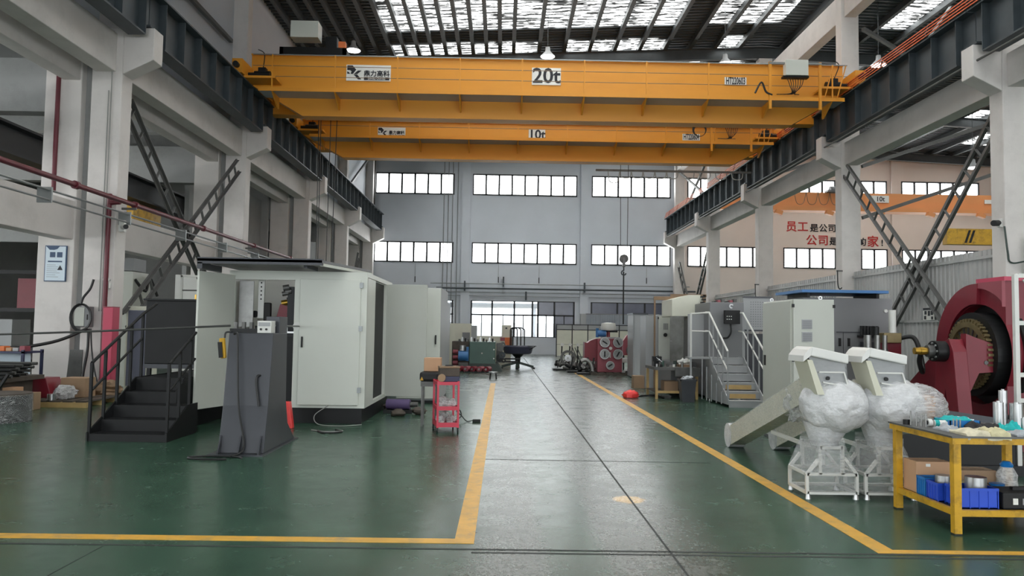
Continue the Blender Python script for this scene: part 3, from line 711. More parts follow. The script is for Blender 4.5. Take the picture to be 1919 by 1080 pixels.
# ------------------------------------------------------------------ bridge cranes
def crane(Y, cap, serial, lab, zt0, depth, logo, signx, signw, serx, boxx, tro_x):
    """double-girder bridge crane, nearest girder face at Y+0.8"""
    yg = Y + 0.8; zr = ZT + 0.1
    t = thing('bridge_crane', lab, 'crane', (1.4, Y + 2, zr))
    x0, x1 = XL + 0.12, XR - 0.12
    top = zt0; bot = zt0 - depth
    prof = [(x0, top), (x1, top), (x1, 9.5), (x1 - 1.7, bot), (x0 + 1.7, bot), (x0, 9.5)]
    MB().prism(prof, 'y', yg, yg + 0.5).build('girder', 'crane_yellow', t)
    MB().box(x0, x1, yg + 2.2, yg + 2.7, 9.15 if cap == '20t' else 9.4, top).build('girder', 'crane_yellow', t)
    for yy in (yg - 0.06, yg + 2.2 + 0.44): MB().box(x0, x1, yy, yy + 0.12, top - 0.03, top + 0.02).build('top_flange', 'crane_yellow', t)
    MB().box(x0, x1, yg - 0.04, yg + 0.54, bot - 0.02, bot).build('bottom_flange', 'crane_yellow', t) if False else None
    zw = 9.12 + (0.0 if cap == '20t' else 0.16)
    MB().box(x0 + 0.5, x1 - 0.3, Y, yg, zw - 0.04, zw + 0.04).build('walkway', 'grey_cabinet', t)
    MB().box(x0 + 0.5, x1 - 0.3, Y - 0.01, Y, zw - 0.06, zw + 0.06).build('walkway_edge', 'crane_yellow', t)
    n = 10; step = (x1 - x0 - 1.6) / (n - 1)
    br = MB().prism([(Y + 0.02, zw - 0.04), (yg, zw - 0.04), (yg, zw - 0.42), (yg - 0.1, zw - 0.42)], 'x', x0 + 0.9, x0 + 0.94).build('bracket', 'crane_yellow', t)
    for i in range(1, n): dup(br, (step * i, 0, 0), t)
    ps = MB().box(x0 + 0.9, x0 + 0.94, Y, Y + 0.04, zw + 0.04, zw + 1.12).build('handrail_post', 'crane_yellow', t)
    for i in range(1, n): dup(ps, (step * i, 0, 0), t)
    hz = 1.12
    MB().cyl((x0 + 0.3, Y + 0.02, zw + hz), (x1 - 0.2, Y + 0.02, zw + hz), 0.02, n=8).build('handrail', 'aluminium_pipe', t)
    for q in (0.42, 0.76): MB().cyl((x0 + 0.3, Y + 0.02, zw + q), (x1 - 0.2, Y + 0.02, zw + q), 0.011, n=6).build('handrail', 'crane_yellow' if False else 'wood_brown', t)
    # end carriages on the rails with wheels, buffers and travel motors
    for s, xx in ((-1, XL), (1, XR)):
        c = MB().box(xx - 0.16, xx + 0.16, Y - 0.2, Y + 4.2, zr + 0.06, zr + 0.5).build('end_carriage', 'crane_yellow', t)
        for yy in (Y + 0.25, Y + 3.75): MB().cyl((xx - 0.06, yy, zr + 0.16), (xx + 0.06, yy, zr + 0.16), 0.16, n=18).build('wheel', 'worn_steel', c, True)
        for yy, d in ((Y - 0.2, -1), (Y + 4.2, 1)): MB().cyl((xx, yy, zr + 0.28), (xx, yy + d * 0.16, zr + 0.28), 0.09, n=14).build('buffer', 'black_rubber', c, True)
        mx = xx - s * 0.65
        m_ = MB().cyl((mx - 0.25, Y + 0.3, zr + 0.15), (mx + 0.25, Y + 0.3, zr + 0.15), 0.12, n=14).cyl((mx + s * 0.25, Y + 0.3, zr + 0.15), (mx + s * 0.45, Y + 0.3, zr + 0.15), 0.07, n=10).box(mx - 0.12, mx + 0.12, Y + 0.2, Y + 0.4, zr + 0.22, zr + 0.36).build('travel_motor', 'black_metal', t, True)
        MB().box(mx - 0.5, mx + 0.5, Y - 0.02, Y + 0.7, zr - 0.05, zr + 0.02).build('motor_shelf', 'crane_yellow', t)
        MB().tube(curve_pts([(mx, Y + 0.3, zr + 0.3), (mx + 0.1, Y + 0.1, zr + 0.75), (mx - 0.1, Y + 0.1, zr + 0.9)]), 0.015).build('motor_cable', 'cable_black', t)
    # sign plates with lettering
    yf = yg - 0.012
    a, b, c0, c1 = logo
    pl_ = MB().box(a, b, yf - 0.012, yf, c0, c1).build('sign_plate', 'sign_white', t)
    w_ = b - a; h_ = c1 - c0; ys = yf - 0.02
    def lg(pts): return [(a + p[0] * w_, c0 + p[1] * h_) for p in pts]
    em = MB()
    em.prism(lg([(0.02, 0.95), (0.14, 0.95), (0.22, 0.70), (0.15, 0.43), (0.095, 0.43), (0.12, 0.58), (0.085, 0.66), (0.02, 0.66)]), 'y', ys, ys + 0.008)
    em.prism(lg([(0.02, 0.58), (0.05, 0.54), (0.08, 0.47), (0.08, 0.43), (0.02, 0.43)]), 'y', ys, ys + 0.008)
    em.prism(lg([(0.26, 0.64), (0.34, 0.64), (0.245, 0.42), (0.17, 0.42)]), 'y', ys, ys + 0.008)
    em.prism(lg([(0.17, 0.39), (0.245, 0.39), (0.34, 0.09), (0.265, 0.09)]), 'y', ys, ys + 0.008)
    em.prism(lg([(0.40, 0.06), (0.97, 0.06), (0.97, 0.24), (0.40, 0.24)]), 'y', ys, ys + 0.008)
    em.build('emblem', 'sign_ink', pl_)
    text('lettering', '鼎力高科', 'sign_ink', pl_, (a + 0.685 * w_, ys, c0 + 0.44 * h_), h_ * 0.40, bold=0.005)
    text('lettering', 'DINGLI CRANES', 'sign_white', pl_, (a + 0.685 * w_, ys - 0.003, c0 + 0.15 * h_), h_ * 0.18, sx=0.82, bold=0.002)
    p2 = MB().box(signx - signw / 2, signx + signw / 2, yf - 0.012, yf, c0 - 0.02, c1 + 0.02).build('sign_plate', 'sign_white', t)
    text('lettering', cap, 'sign_ink', p2, (signx, ys, (c0 + c1) / 2), h_ * 1.3, bold=0.012)
    p3 = MB().box(serx, serx + 0.72, yf - 0.012, yf, c0 + 0.09, c0 + 0.36).build('sign_plate', 'sign_white', t)
    text('lettering', serial, 'sign_ink', p3, (serx + 0.36, ys, c0 + 0.225), 0.33, sx=0.45, bold=0.006)
    # control box on the handrail with looping cables
    cb = MB().box(boxx, boxx + 0.72, Y - 0.16, Y + 0.1, zw + 0.72, zw + 1.22).build('control_box', 'white_cabinet', t, bevel=0.01)
    MB().box(boxx - 0.06, boxx + 0.76, Y - 0.1, Y + 0.1, zw + 0.66, zw + 0.72).build('gland_plate', 'black_metal', cb)
    for i in range(7):
        u = boxx + 0.08 + i * 0.09; v_ = boxx + 0.3 + (i - 3) * 0.02
        MB().tube(curve_pts([(u, Y - 0.02, zw + 0.68), (u + 0.03 * (3 - i), Y - 0.05, zw + 0.4 - 0.02 * (i % 3)), (v_, Y + 0.05, zw + 0.2), (v_ + 0.1 * (i - 3), Y + 0.5, zw + 0.3)], 6), 0.012).build('cable', 'cable_black', cb)
    for u in (boxx - 0.5, boxx + 1.1): MB().box(u, u + 0.08, Y - 0.06, Y + 0.02, zw - 0.35, zw + 1.18).build('box_support', 'crane_yellow', t)
    MB().box(boxx - 0.5, boxx + 1.18, Y - 0.07, Y - 0.03, zw + 1.1, zw + 1.16).build('box_support', 'aluminium_pipe', t)
    # cable coil
    for i in range(4):
        MB().ring((boxx - 0.95, zw + 0.45 + 0.02 * i), 'y', 0.22 + 0.015 * i, 0.245 + 0.015 * i, Y - 0.10 + 0.02 * i, Y - 0.08 + 0.02 * i, 20).build('cable_coil', 'cable_black', t) if cap == '10t' else None
    if cap == '20t':
        MB().tube(curve_pts([(boxx - 0.95, Y - 0.06, zw + 0.15), (boxx - 0.75, Y - 0.06, zw + 0.5), (boxx - 0.6, Y - 0.05, zw + 0.2), (boxx - 0.4, Y - 0.05, zw + 0.1)], 6), 0.03).build('cable_bundle', 'cable_black', t)
    # guarded ladder frame at the right end
    for u in (x1 - 0.55, x1 - 0.95): MB().bar((u, Y, zw), (u + 0.3, Y, zw + 1.1), 0.03, 0.03).build('end_brace', 'crane_yellow', t)
    return t, yg, top, bot
t20, yg, top20, _ = crane(24.0, '20t', 'HT220603', 'near orange bridge crane marked 20t', 10.5, 2.0, (-5.25, -3.8, 9.69, 10.22), 1.30, 0.95, 7.17, 8.85, -6.5)
t10, yh, top10, _ = crane(30.4, '10t', 'HT220604', 'far orange bridge crane marked 10t', 10.12, 1.53, (-5.25, -4.12, 9.46, 9.86), 1.28, 0.68, 7.28, 8.72, 5.0)
def trolley(x0, x1, y0, ztop, bx, label, rope_x, zhook):
    t = thing('crane_trolley', label, 'hoist trolley', ((x0 + x1) / 2, y0 + 1.3, ztop))
    fr = MB().box(x0, x1, y0, y0 + 0.12, ztop + 0.12, ztop + 0.4).box(x0, x1, y0 + 2.3, y0 + 2.42, ztop + 0.12, ztop + 0.4).box(x0, x0 + 0.12, y0, y0 + 2.4, ztop + 0.12, ztop + 0.4).box(x1 - 0.12, x1, y0, y0 + 2.4, ztop + 0.12, ztop + 0.4).build('frame', 'black_metal', t)
    MB().cyl((x0 + 0.2, y0 + 1.2, ztop + 0.62), (x1 - 0.3, y0 + 1.2, ztop + 0.62), 0.22, n=18).build('rope_drum', 'black_metal', t, True)
    MB().box(x1 - 0.75, x1 - 0.35, y0 + 0.2, y0 + 0.7, ztop + 0.4, ztop + 0.85).build('gearbox', 'black_metal', t, bevel=0.03)
    MB().box(x1 - 0.28, x1 - 0.05, y0 + 0.1, y0 + 0.3, ztop + 0.4, ztop + 0.65).build('brake', 'orange', t)
    for x in (x0 + 0.3, x1 - 0.3):
        for y in (y0 + 0.06, y0 + 2.36): MB().cyl((x, y - 0.05, ztop + 0.15), (x, y + 0.05, ztop + 0.15), 0.13, n=16).build('wheel', 'worn_steel', t, True)
    if bx: MB().box(bx[0], bx[1], y0 - 0.05, y0 + 0.5, ztop + 0.72, ztop + 1.28).build('control_box', 'white_cabinet', t, bevel=0.01)
    h = thing('crane_hook', 'hook block and ropes hanging from the %s' % label.split(' of ')[-1], 'hook', (sum(rope_x) / len(rope_x), y0 + 1.2, zhook))
    hx = sum(rope_x) / len(rope_x)
    for i, rx_ in enumerate(rope_x):
        MB().cyl((rx_, y0 + 1.2, ztop + 0.62), (hx + (rx_ - hx) * 0.75, y0 + 1.2, zhook + 0.35), 0.014, n=6).build('rope', 'cable_black', h)
    MB().cyl((hx, y0 + 1.12, zhook + 0.3), (hx, y0 + 1.28, zhook + 0.3), 0.19, n=20).build('pulley', 'worn_steel', h, True)
    MB().box(hx - 0.06, hx + 0.06, y0 + 1.1, y0 + 1.3, zhook - 0.05, zhook + 0.35).build('block', 'mid_grey_cabinet', h, bevel=0.02)
    pts = [(hx, y0 + 1.2, zhook - 0.05), (hx, y0 + 1.2, zhook - 0.2)] + [(hx - 0.1 * math.sin(a), y0 + 1.2, zhook - 0.3 + 0.1 * math.cos(a)) for a in (0.3, 0.9, 1.6, 2.3, 3.0, 3.8, 4.5)]
    MB().tube(pts, 0.03, 8).build('hook', 'girder_steel', h, True)
    return t, h
trolley(-7.55, -5.35, 25.1, 10.5, (-7.2, -6.28), 'dark hoist trolley with a white box on top of the 20t crane', (-6.5, -6.42, -6.05, -5.82), 3.0)
_, hk = trolley(4.0, 6.0, 31.5, 10.05, None, 'hoist trolley hidden on top of the 10t crane', (4.95, 5.32), 4.45)
sl_ = MB().cyl((5.13, 32.7, 4.2), (5.13, 32.7, 1.95), 0.03, n=8).build('sling', 'cable_black', hk)
# festoon cables under the 10t crane
for i in range(10):
    x = 4.55 + 0.52 * i + (0 if i < 6 else 0.2 * (i - 5)); dd = 0.55 if i == 0 else 0.32
    c = MB().tube(curve_pts([(x, 33.6, 8.75), (x + 0.05, 33.6, 8.75 - dd * 0.8), (x + 0.26, 33.6, 8.75 - dd), (x + 0.46, 33.6, 8.75 - dd * 0.8), (x + 0.5, 33.6, 8.75)], 5), 0.022)
    tag(c.build('festoon_cable', 'cable_grey', None, True), 'grey festoon cable loop under the 10t crane, %s from left' % ('first', 'second', 'third', 'fourth', 'fifth', 'sixth', 'seventh', 'eighth', 'ninth', 'tenth')[i], 'cable', 'festoon loops')
tag(MB().box(4.0, 10.9, 33.55, 33.65, 8.72, 8.8).build('festoon_track', 'worn_steel'), 'festoon track under the 10t crane', 'rail')
# crane of the right bay
t = thing('bridge_crane', 'pale orange bridge crane across the right bay', 'crane', (24, 48, 9.4))
MB().box(12.9, 35, 48, 48.5, 9.75, 10.65).build('girder', 'crane_orange', t)
MB().box(12.9, 35, 47.75, 48.7, 9.45, 9.75).build('bottom_flange', 'crane_orange', t)
bl = MB().rbox((17.2, 47.7, 9.3), (0.45, 0.3, 0.25), 0, 0, 0.3).build('bumper_block', 'crane_orange', t)
for i in range(1, 5): dup(bl, (3.2 * i, 0, 0), t)
p_ = MB().box(23.2, 24.3, 47.93, 47.98, 10.05, 10.5).build('sign_plate', 'sign_white', t)
text('lettering', '10t', 'sign_ink', p_, (23.75, 47.92, 10.27), 0.42, bold=0.006)
p_ = MB().box(30.4, 31.6, 47.93, 47.98, 10.1, 10.35).build('sign_plate', 'sign_white', t)
for i in range(5): MB().tube(curve_pts([(18.2 + 0.75 * i, 47.7, 10.6), (18.35 + 0.75 * i, 47.68, 9.9), (18.75 + 0.75 * i, 47.68, 9.9), (18.95 + 0.75 * i, 47.7, 10.6)], 5), 0.02).build('festoon_cable', 'wood_brown', t)
MB().cyl((20.4, 47.6, 10.75), (21.1, 47.6, 10.75), 0.22, n=14).box(20.2, 21.2, 47.4, 47.9, 10.6, 10.72).build('hoist', 'mid_grey_cabinet', t, True)
j = thing('jib_crane', 'small yellow jib beam with black stripes right of the lettering', 'crane', (14.2, 24, 4.5))
MB().box(14.0, 17.0, 24, 24.25, 4.55, 5.05).build('beam', 'yellow_paint', j)
for i in range(2): MB().prism([(14.55 + 0.14 * i, 4.6), (14.62 + 0.14 * i, 4.6), (14.76 + 0.14 * i, 5.0), (14.69 + 0.14 * i, 5.0)], 'y', 23.985, 23.999).build('stripe', 'black_metal', j)
MB().box(16.9, 17.3, 24, 24.3, 0, 5.2).build('mast', 'yellow_paint', j)
# ------------------------------------------------------------------ red and black lettering in the right bay
s = thing('wall_lettering', 'red and black Chinese slogan on the warm white wall of the right bay', 'sign', (22, 52.97, 8))
def chars(seq, x, z, dx, sz):
    for ch, mt in seq:
        if ch: text('character', ch, mt, s, (x, 52.98, z), sz, bold=0.012, extrude=0.008)
        x += dx
chars((('员', 'sign_red'), ('工', 'sign_red')), 20.0, 9.12, 0.80, 0.78)
chars((('是', 'sign_ink'), ('公', 'sign_ink'), ('司', 'sign_ink')), 21.6, 9.05, 0.62, 0.6)
chars((('公', 'sign_red'), ('司', 'sign_red')), 21.4, 8.18, 0.82, 0.78)
chars((('是', 'sign_ink'),), 22.95, 8.13, 0.6, 0.6)
chars((('的', 'sign_ink'),), 24.95, 8.12, 0.6, 0.6)
chars((('家', 'sign_red'),), 25.7, 8.15, 0.8, 0.82)
chars((('!', 'sign_ink'),), 26.35, 8.1, 0.6, 0.6)
# ------------------------------------------------------------------ ladder-like cross braces between columns
def brace(p0, p1, label, x, gap=0.42, n=None, w_=0.09):
    """two steel angles with batten plates, in the plane of the columns"""
    t = thing('cross_brace', label, 'brace', p1)
    d = Vector(p1) - Vector(p0); L_ = d.length; u = d.normalized(); nrm = Vector((1, 0, 0)).cross(u)
    for s_ in (-1, 1):
        q = nrm * (s_ * gap / 2)
        MB().bar(Vector(p0) + q, Vector(p1) + q, w_, 0.05, (1, 0, 0)).bar(Vector(p0) + q + Vector((w_ / 2 * (1), 0, 0)), Vector(p1) + q + Vector((w_ / 2, 0, 0)), 0.012, 0.09, (1, 0, 0)).build('chord', 'brace_steel', t)
    n = n or int(L_ / 0.62)
    for i in range(n):
        c = Vector(p0) + d * ((i + 0.5) / n)
        MB().bar(c - nrm * (gap / 2), c + nrm * (gap / 2), 0.02, 0.07, (1, 0, 0)).build('batten', 'brace_steel', t)
    return t
brace((-9.0, 25.7, 7.0), (-9.0, 18.4, 1.7), 'ladder-like cross brace rising to the right behind the left stairs', -9)
brace((-9.12, 18.3, 6.9), (-9.12, 23.4, 3.0), 'ladder-like cross brace falling from the left column with fire pipe', -9)
brace((11.72, 26.1, 7.3), (11.72, 19.4, 1.4), 'ladder-like cross brace falling to the right behind the red machine', 12)
brace((11.85, 18.2, 6.9), (11.85, 23.8, 1.6), 'ladder-like cross brace rising to the right behind the red machine', 12)
brace((-9.0, 47.4, 6.1), (-9.0, 43.95, 1.54), 'small far cross brace like a ladder near the left back corner', -9, 0.5)
brace((11.74, 51.3, 6.2), (11.74, 47.9, 2.6), 'far cross brace near the right back corner, falling left to right', 12, 0.5)
brace((11.86, 44.5, 6.2), (11.86, 47.9, 2.6), 'far cross brace near the right back corner, rising left to right', 12, 0.5)
for (a, b, lab) in (((-9.2, 27.0, 9.7), (-9.2, 34.0, 13.6), 'dark diagonal strut on the upper left wall'), ((-9.2, 18.6, 9.8), (-9.2, 25.9, 13.4), 'dark diagonal strut at the top left, before the crane trolley'),
                    ((-9.2, 43.85, 9.4), (-9.2, 51.6, 13.2), 'dark diagonal strut on the upper left wall by the back wall'), ((11.9, 44.0, 9.4), (11.9, 51.95, 12.65), 'grey diagonal strut above the right runway by the back wall'),
                    ((12.1, 51.95, 9.4), (12.1, 44.0, 12.65), 'grey crossing strut above the right runway by the back wall'), ((12.4, 26.1, 12.3), (17.5, 30.5, 12.3), 'brown horizontal roof strut right of the tall column'),
                    ((13.4, 26.2, 10.0), (17.2, 29.0, 14.4), 'brown diagonal roof strut right of the tall column'), ((12.4, 35.0, 9.0), (22.0, 43.0, 12.9), 'long thin strut in the right bay'),
                    ((12.4, 26.3, 5.7), (19.0, 26.5, 8.0), 'grey tie rod rising right from the column before the lettering'), ((12.4, 26.3, 7.5), (17.5, 26.5, 9.3), 'upper grey tie rod rising right from the column before the lettering'),
                    ((-9.3, 25.5, 11.2), (-9.3, 19.0, 11.2), 'dark horizontal strut on the upper left wall')):
    tag(MB().bar(a, b, 0.12, 0.12).build('strut', 'brace_steel'), lab, 'strut')
# ------------------------------------------------------------------ floor lines and joints
def strip(name, label, pts, mt, cat, z=0.003):
    m = MB(); n = len(pts) // 2
    m.add([(p[0], p[1], 0.0005) for p in pts] + [(p[0], p[1], z) for p in pts], [tuple(range(len(pts)))[::-1], tuple(range(len(pts), 2 * len(pts)))] + [(i, (i + 1) % len(pts), len(pts) + (i + 1) % len(pts), len(pts) + i) for i in range(len(pts))])
    return tag(m.build(name, mt), label, cat, kind='structure')
strip('trim_1', 'yellow floor line along the left edge of the aisle with its corner leg', [(-16, 5.86), (-0.19, 5.86), (-0.19, 23.5), (-0.34, 23.5), (-0.34, 5.99), (-16, 5.99)], 'line_yellow', 'floor line')
strip('trim_2', 'yellow floor line along the right edge of the aisle with its corner leg', [(2.80, 5.74), (16, 5.74), (16, 5.83), (2.95, 5.83), (2.95, 31), (2.80, 31)], 'line_yellow', 'floor line')
strip('trim_3', 'dark expansion joint crossing the floor in front', [(-16, 5.72), (16, 5.68), (16, 5.71), (-16, 5.75)], 'joint_dark', 'floor joint', 0.002)
strip('trim_6', 'second dark line beside the expansion joint in front', [(-0.2, 5.62), (16, 5.58), (16, 5.61), (-0.2, 5.65)], 'joint_dark', 'floor joint', 0.0015)  # second dark line of the double joint
strip('trim_7', 'thin floor crack at the lower left', [(-2.875, 3.0), (-2.865, 3.0), (-2.86, 5.7), (-2.87, 5.7)], 'joint_dark', 'floor joint', 0.0015)
strip('trim_4', 'dark crack running up the middle of the aisle', [(1.245, 4.0), (1.26, 4.0), (1.26, 8), (1.275, 14), (1.28, 30), (1.30, 46), (1.26, 46), (1.255, 30), (1.25, 14), (1.242, 8)], 'joint_dark', 'floor joint', 0.002)
strip('trim_5', 'thin joint crossing the aisle beyond the yellow blot', [(-0.3, 9.65), (2.6, 9.6), (2.6, 9.62), (-0.3, 9.67)], 'joint_dark', 'floor joint', 0.002)
# ------------------------------------------------------------------ services on the left columns
p = thing('fire_pipe', 'long dark red fire pipe running along the left columns', 'pipe', (-8.62, 24, 4.39))
MB().cyl((-8.62, 9.5, 4.39), (-8.62, 43, 4.39), 0.055, n=12).build('pipe', 'pipe_red', p, True)
for y in (15.4, 17.9, 22.0, 26.5, 31, 35.1, 39): MB().cyl((-8.62, y - 0.05, 4.39), (-8.62, y + 0.05, 4.39), 0.085, n=12).build('coupling', 'pipe_red', p, True)
for y in (17.85, 26.45, 35.05): MB().box(-8.9, -8.56, y - 0.02, y + 0.02, 4.27, 4.32).build('bracket', 'brace_steel', p)
p = thing('fire_riser', 'dark red vertical fire pipe on the nearest left column', 'pipe', (-9.02, 17.45, 0))
MB().tube([(-8.98, 17.45, 0.27)] + curve_pts([(-9.0, 17.47, 0.27), (-9.0, 17.47, 4.25), (-8.97, 17.47, 4.36), (-8.75, 17.47, 4.39)], 6), 0.055, 10).build('pipe', 'pipe_red', p, True)
MB().tube(curve_pts([(-9.0, 17.47, 0.42), (-8.99, 17.47, 0.25), (-8.8, 17.47, 0.22)], 6), 0.06, 10).build('elbow', 'pipe_red', p, True)
p = MB().cyl((-10.28, 17.47, 4.6), (-10.28, 17.47, 7.3), 0.05, n=12).build('fire_riser', 'pipe_red', None, True); tag(p, 'dark red pipe high on the pier at the upper left', 'pipe')
tr = thing('cable_ladder', 'grey cable ladder running along the left columns below the red pipe', 'cable tray', (-8.7, 24, 4.0))
for z in (4.14, 3.95): MB().cyl((-8.66, 9.5, z), (-8.66, 34, z), 0.022, n=8).build('rail', 'aluminium_pipe', tr)
for i in range(7): MB().box(-8.9, -8.62, 14.6 + 3.1 * i, 14.64 + 3.1 * i, 3.9, 4.2).build('bracket', 'aluminium_pipe', tr)
for i, (x, z0, z1) in enumerate(((-9.12, 1.9, 8.4), (-9.18, 1.9, 7.0))):
    tag(MB().cyl((x, 17.57, z0), (x, 17.57, z1), 0.012, n=6).build('conduit', 'cable_grey'), 'thin conduit on the nearest left column, %s of two' % ('taller', 'shorter')[i], 'conduit')
c_ = thing('security_camera', 'white bullet security camera on the nearest left column', 'camera', (-8.6, 17.4, 3.8))
MB().box(-8.78, -8.66, 17.5, 17.6, 3.72, 3.98).build('bracket', 'white_enamel', c_); MB().cyl((-8.66, 17.45, 3.82), (-8.50, 17.25, 3.80), 0.06, n=12).build('body', 'white_enamel', c_, True)
MB().cyl((-8.51, 17.265, 3.80), (-8.48, 17.225, 3.797), 0.055, n=12).build('lens', 'black_rubber', c_, True)
e_ = thing('emergency_light', 'white twin-head emergency light on the nearest left column', 'light', (-8.98, 17.55, 2.5))
MB().box(-9.07, -8.93, 17.5, 17.6, 2.42, 2.56).build('body', 'white_enamel', e_, bevel=0.01)
for x in (-9.04, -8.95): MB().cyl((x, 17.54, 2.62), (x, 17.47, 2.62), 0.035, n=10).build('lamp_head', 'white_enamel', e_, True)
po = thing('poster', 'white and blue notice poster on the left pier', 'poster', (-10.2, 17.58, 2.97))
MB().box(-10.45, -9.96, 17.56, 17.59, 2.56, 3.38).build('frame', 'sign_blue', po); MB().box(-10.43, -9.98, 17.552, 17.558, 2.58, 3.36).build('sheet', 'poster_pale', po)
MB().prism([(-10.42, 3.36), (-10.12, 3.36), (-10.17, 3.30), (-10.24, 3.28), (-10.34, 3.28)], 'y', 17.547, 17.551).build('header', 'sign_blue', po)
for i in range(2): MB().box(-10.33 + 0.16 * i, -10.21 + 0.16 * i, 17.547, 17.551, 3.11, 3.23).build('title_block', 'sign_blue', po)
MB().box(-10.37, -10.05, 17.547, 17.551, 3.0, 3.03).build('text_line', 'sign_blue', po)
for i in range(7): MB().box(-10.39, -10.39 + 0.2 + 0.16 * ((i * 7) % 5) / 5, 17.548, 17.551, 2.93 - 0.045 * i, 2.938 - 0.045 * i).build('text_line', 'mid_grey_cabinet', po)
MB().prism([(-10.13, 2.86), (-10.09, 2.93), (-10.05, 2.86), (-10.03, 2.82), (-10.15, 2.82)], 'y', 17.547, 17.551).build('pictogram', 'sign_ink', po)
mb_ = thing('meter_box', 'pale steel meter box with looped black cable on the left column', 'electrical box', (-9.45, 17.5, 1.55))
MB().box(-9.66, -9.30, 17.42, 17.6, 1.54, 2.0).build('body', 'mid_grey_cabinet', mb_, bevel=0.01)
MB().box(-9.64, -9.42, 17.41, 17.42, 1.56, 1.98).build('door', 'pale_cabinet', mb_); MB().box(-9.36, -9.34, 17.405, 17.42, 1.7, 1.82).build('latch', 'black_metal', mb_)
for i in range(3): MB().tube([(-9.48 + (0.24 - 0.015 * i) * math.cos(a * math.pi / 14), 17.38 + 0.01 * i, 1.75 + (0.31 - 0.012 * i) * math.sin(a * math.pi / 14)) for a in range(29)], 0.016).build('cable_loop', 'cable_black', mb_)
MB().tube(curve_pts([(-9.48, 17.38, 2.05), (-9.46, 17.42, 2.2), (-9.36, 17.5, 2.4), (-9.30, 17.52, 2.62)], 6), 0.026, 8).build('feed_cable', 'cable_black', mb_, True)
tag(MB().tube(curve_pts([(-9.3, 17.4, 1.5), (-9.28, 17.35, 1.0), (-9.33, 17.3, 0.4), (-9.2, 17.2, 0.02)], 6), 0.03, 8).build('power_cable', 'cable_black', None, True), 'thick black cable dropping from the meter box to the floor', 'cable')
tag(MB().tube(curve_pts([(-9.32, 17.38, 1.5), (-9.8, 16.9, 1.2), (-10.6, 16.2, 1.02), (-11.3, 15.6, 1.0)], 8), 0.035, 8).build('power_cable', 'cable_black', None, True), 'black cable sagging from the meter box to the rack on the left', 'cable')
tag(MB().tube(curve_pts([(-9.2, 17.3, 1.5), (-9.1, 17.2, 1.0), (-8.95, 17.1, 0.5), (-8.7, 16.9, 0.03)], 6), 0.018, 6).build('power_cable', 'cable_black', None, True), 'thin black cable slanting down beside the red pipe', 'cable')
rp_ = thing('red_cover', 'tall bright red steel cover at the foot of the nearest left column', 'cover', (-8.72, 17.25, 0))
MB().box(-8.84, -8.62, 17.1, 17.4, 0.02, 1.98).build('panel', 'cover_red', rp_, bevel=0.01); MB().box(-8.84, -8.62, 17.1, 17.4, 1.98, 2.0).build('cap', 'dull_red', rp_)
sp = MB().prism([(-9.72, 0.0), (-9.38, 0.0), (-9.36, 1.03), (-9.64, 1.03)], 'y', 17.3, 17.33); tag(sp.build('steel_plate', 'worn_steel'), 'dull steel plate leaning on the left column', 'plate')
# ------------------------------------------------------------------ clutter at the far left
def rack(x0, x1, y0, y1, h, shelves, mt, label, name='storage_rack'):
    t = thing(name, label, 'rack', ((x0 + x1) / 2, (y0 + y1) / 2, 0))
    for x in (x0, x1 - 0.05):
        for y in (y0, y1 - 0.05): MB().box(x, x + 0.05, y, y + 0.05, 0, h).build('post', mt, t)
    for z in shelves: MB().box(x0, x1, y0, y1, z, z + 0.04).build('shelf', mt, t)
    return t
rk = rack(-11.6, -9.8, 15.9, 16.6, 1.05, (0.25, 0.98), 'navy', 'dark blue steel rack with parts on top at the left edge')
MB().box(-10.55, -9.9, 16.3, 16.33, 0.3, 0.97).build('back_panel', 'poster_pale', rk)
rnd = random.Random(3)
for i in range(11):
    x = -11.35 + i * 0.14; hh = 0.06 + 0.05 * rnd.random()
    m_ = ('orange', 'cardboard', 'grey_cabinet', 'dull_red', 'navy', 'wood_brown', 'orange')[i % 7]
    tag(MB().box(x, x + 0.11, 16.0, 16.2, 1.021, 1.021 + hh).build('parts_box', m_, None, bevel=0.008), 'small parts carton on the dark blue rack, number %s from the left' % ('one', 'two', 'three', 'four', 'five', 'six', 'seven', 'eight', 'nine', 'ten', 'eleven')[i], 'box', 'cartons on the dark blue rack')
for i in range(16):
    y = 13.5 + 0.05 * (i % 6) + 0.3 * (i // 6); z = 0.62 + 0.045 * (i % 8)
    if i == 0:
        bar_t = MB().box(-10.6, -9.0, 13.3, 15.3, 0.52, 0.60); b0 = bar_t.build('bar_stand', 'wood_dark'); tag(b0, 'low dark stand under the stacked black bars', 'stand')
        MB().box(-10.4, -10.2, 13.5, 15.1, 0, 0.52).build('leg', 'wood_dark', b0); MB().box(-9.3, -9.1, 13.5, 15.1, 0, 0.52).build('leg', 'wood_dark', b0)
    zz = 0.632 + 0.062 * (i // 4); yy = 13.6 + 0.42 * (i % 4) + 0.1 * (i // 4)
    tag(MB().cyl((-10.5, yy, zz), (-8.72 - 0.12 * ((i * 5) % 4), yy + 0.02, zz), 0.03, n=8).build('steel_bar', 'rod_steel' if i % 2 else 'black_metal', None, True), 'dark steel bar in the stack at the left edge, %s, %s' % (('lowest row', 'second row', 'third row', 'top row')[i // 4], ('nearest the camera', 'second back', 'third back', 'furthest back')[i % 4]), 'bar', 'stacked bars at the left edge')
tag(MB().blob((-9.6, 13.9, 0.98), (0.42, 0.3, 0.12), 2, 0.25).build('plastic_bag', 'thin_bag', None, True), 'white plastic bag on the stacked bars at the left edge', 'bag')
tag(MB().bar((-8.95, 13.45, 0.03), (-8.5, 13.4, 0.72), 0.04, 0.04).build('steel_bar', 'black_metal'), 'short black bar leaning against the bar stand', 'bar')
dr = thing('wrapped_drum', 'low dark drum wrapped in clear film at the left edge', 'drum', (-8.2, 12.75, 0))
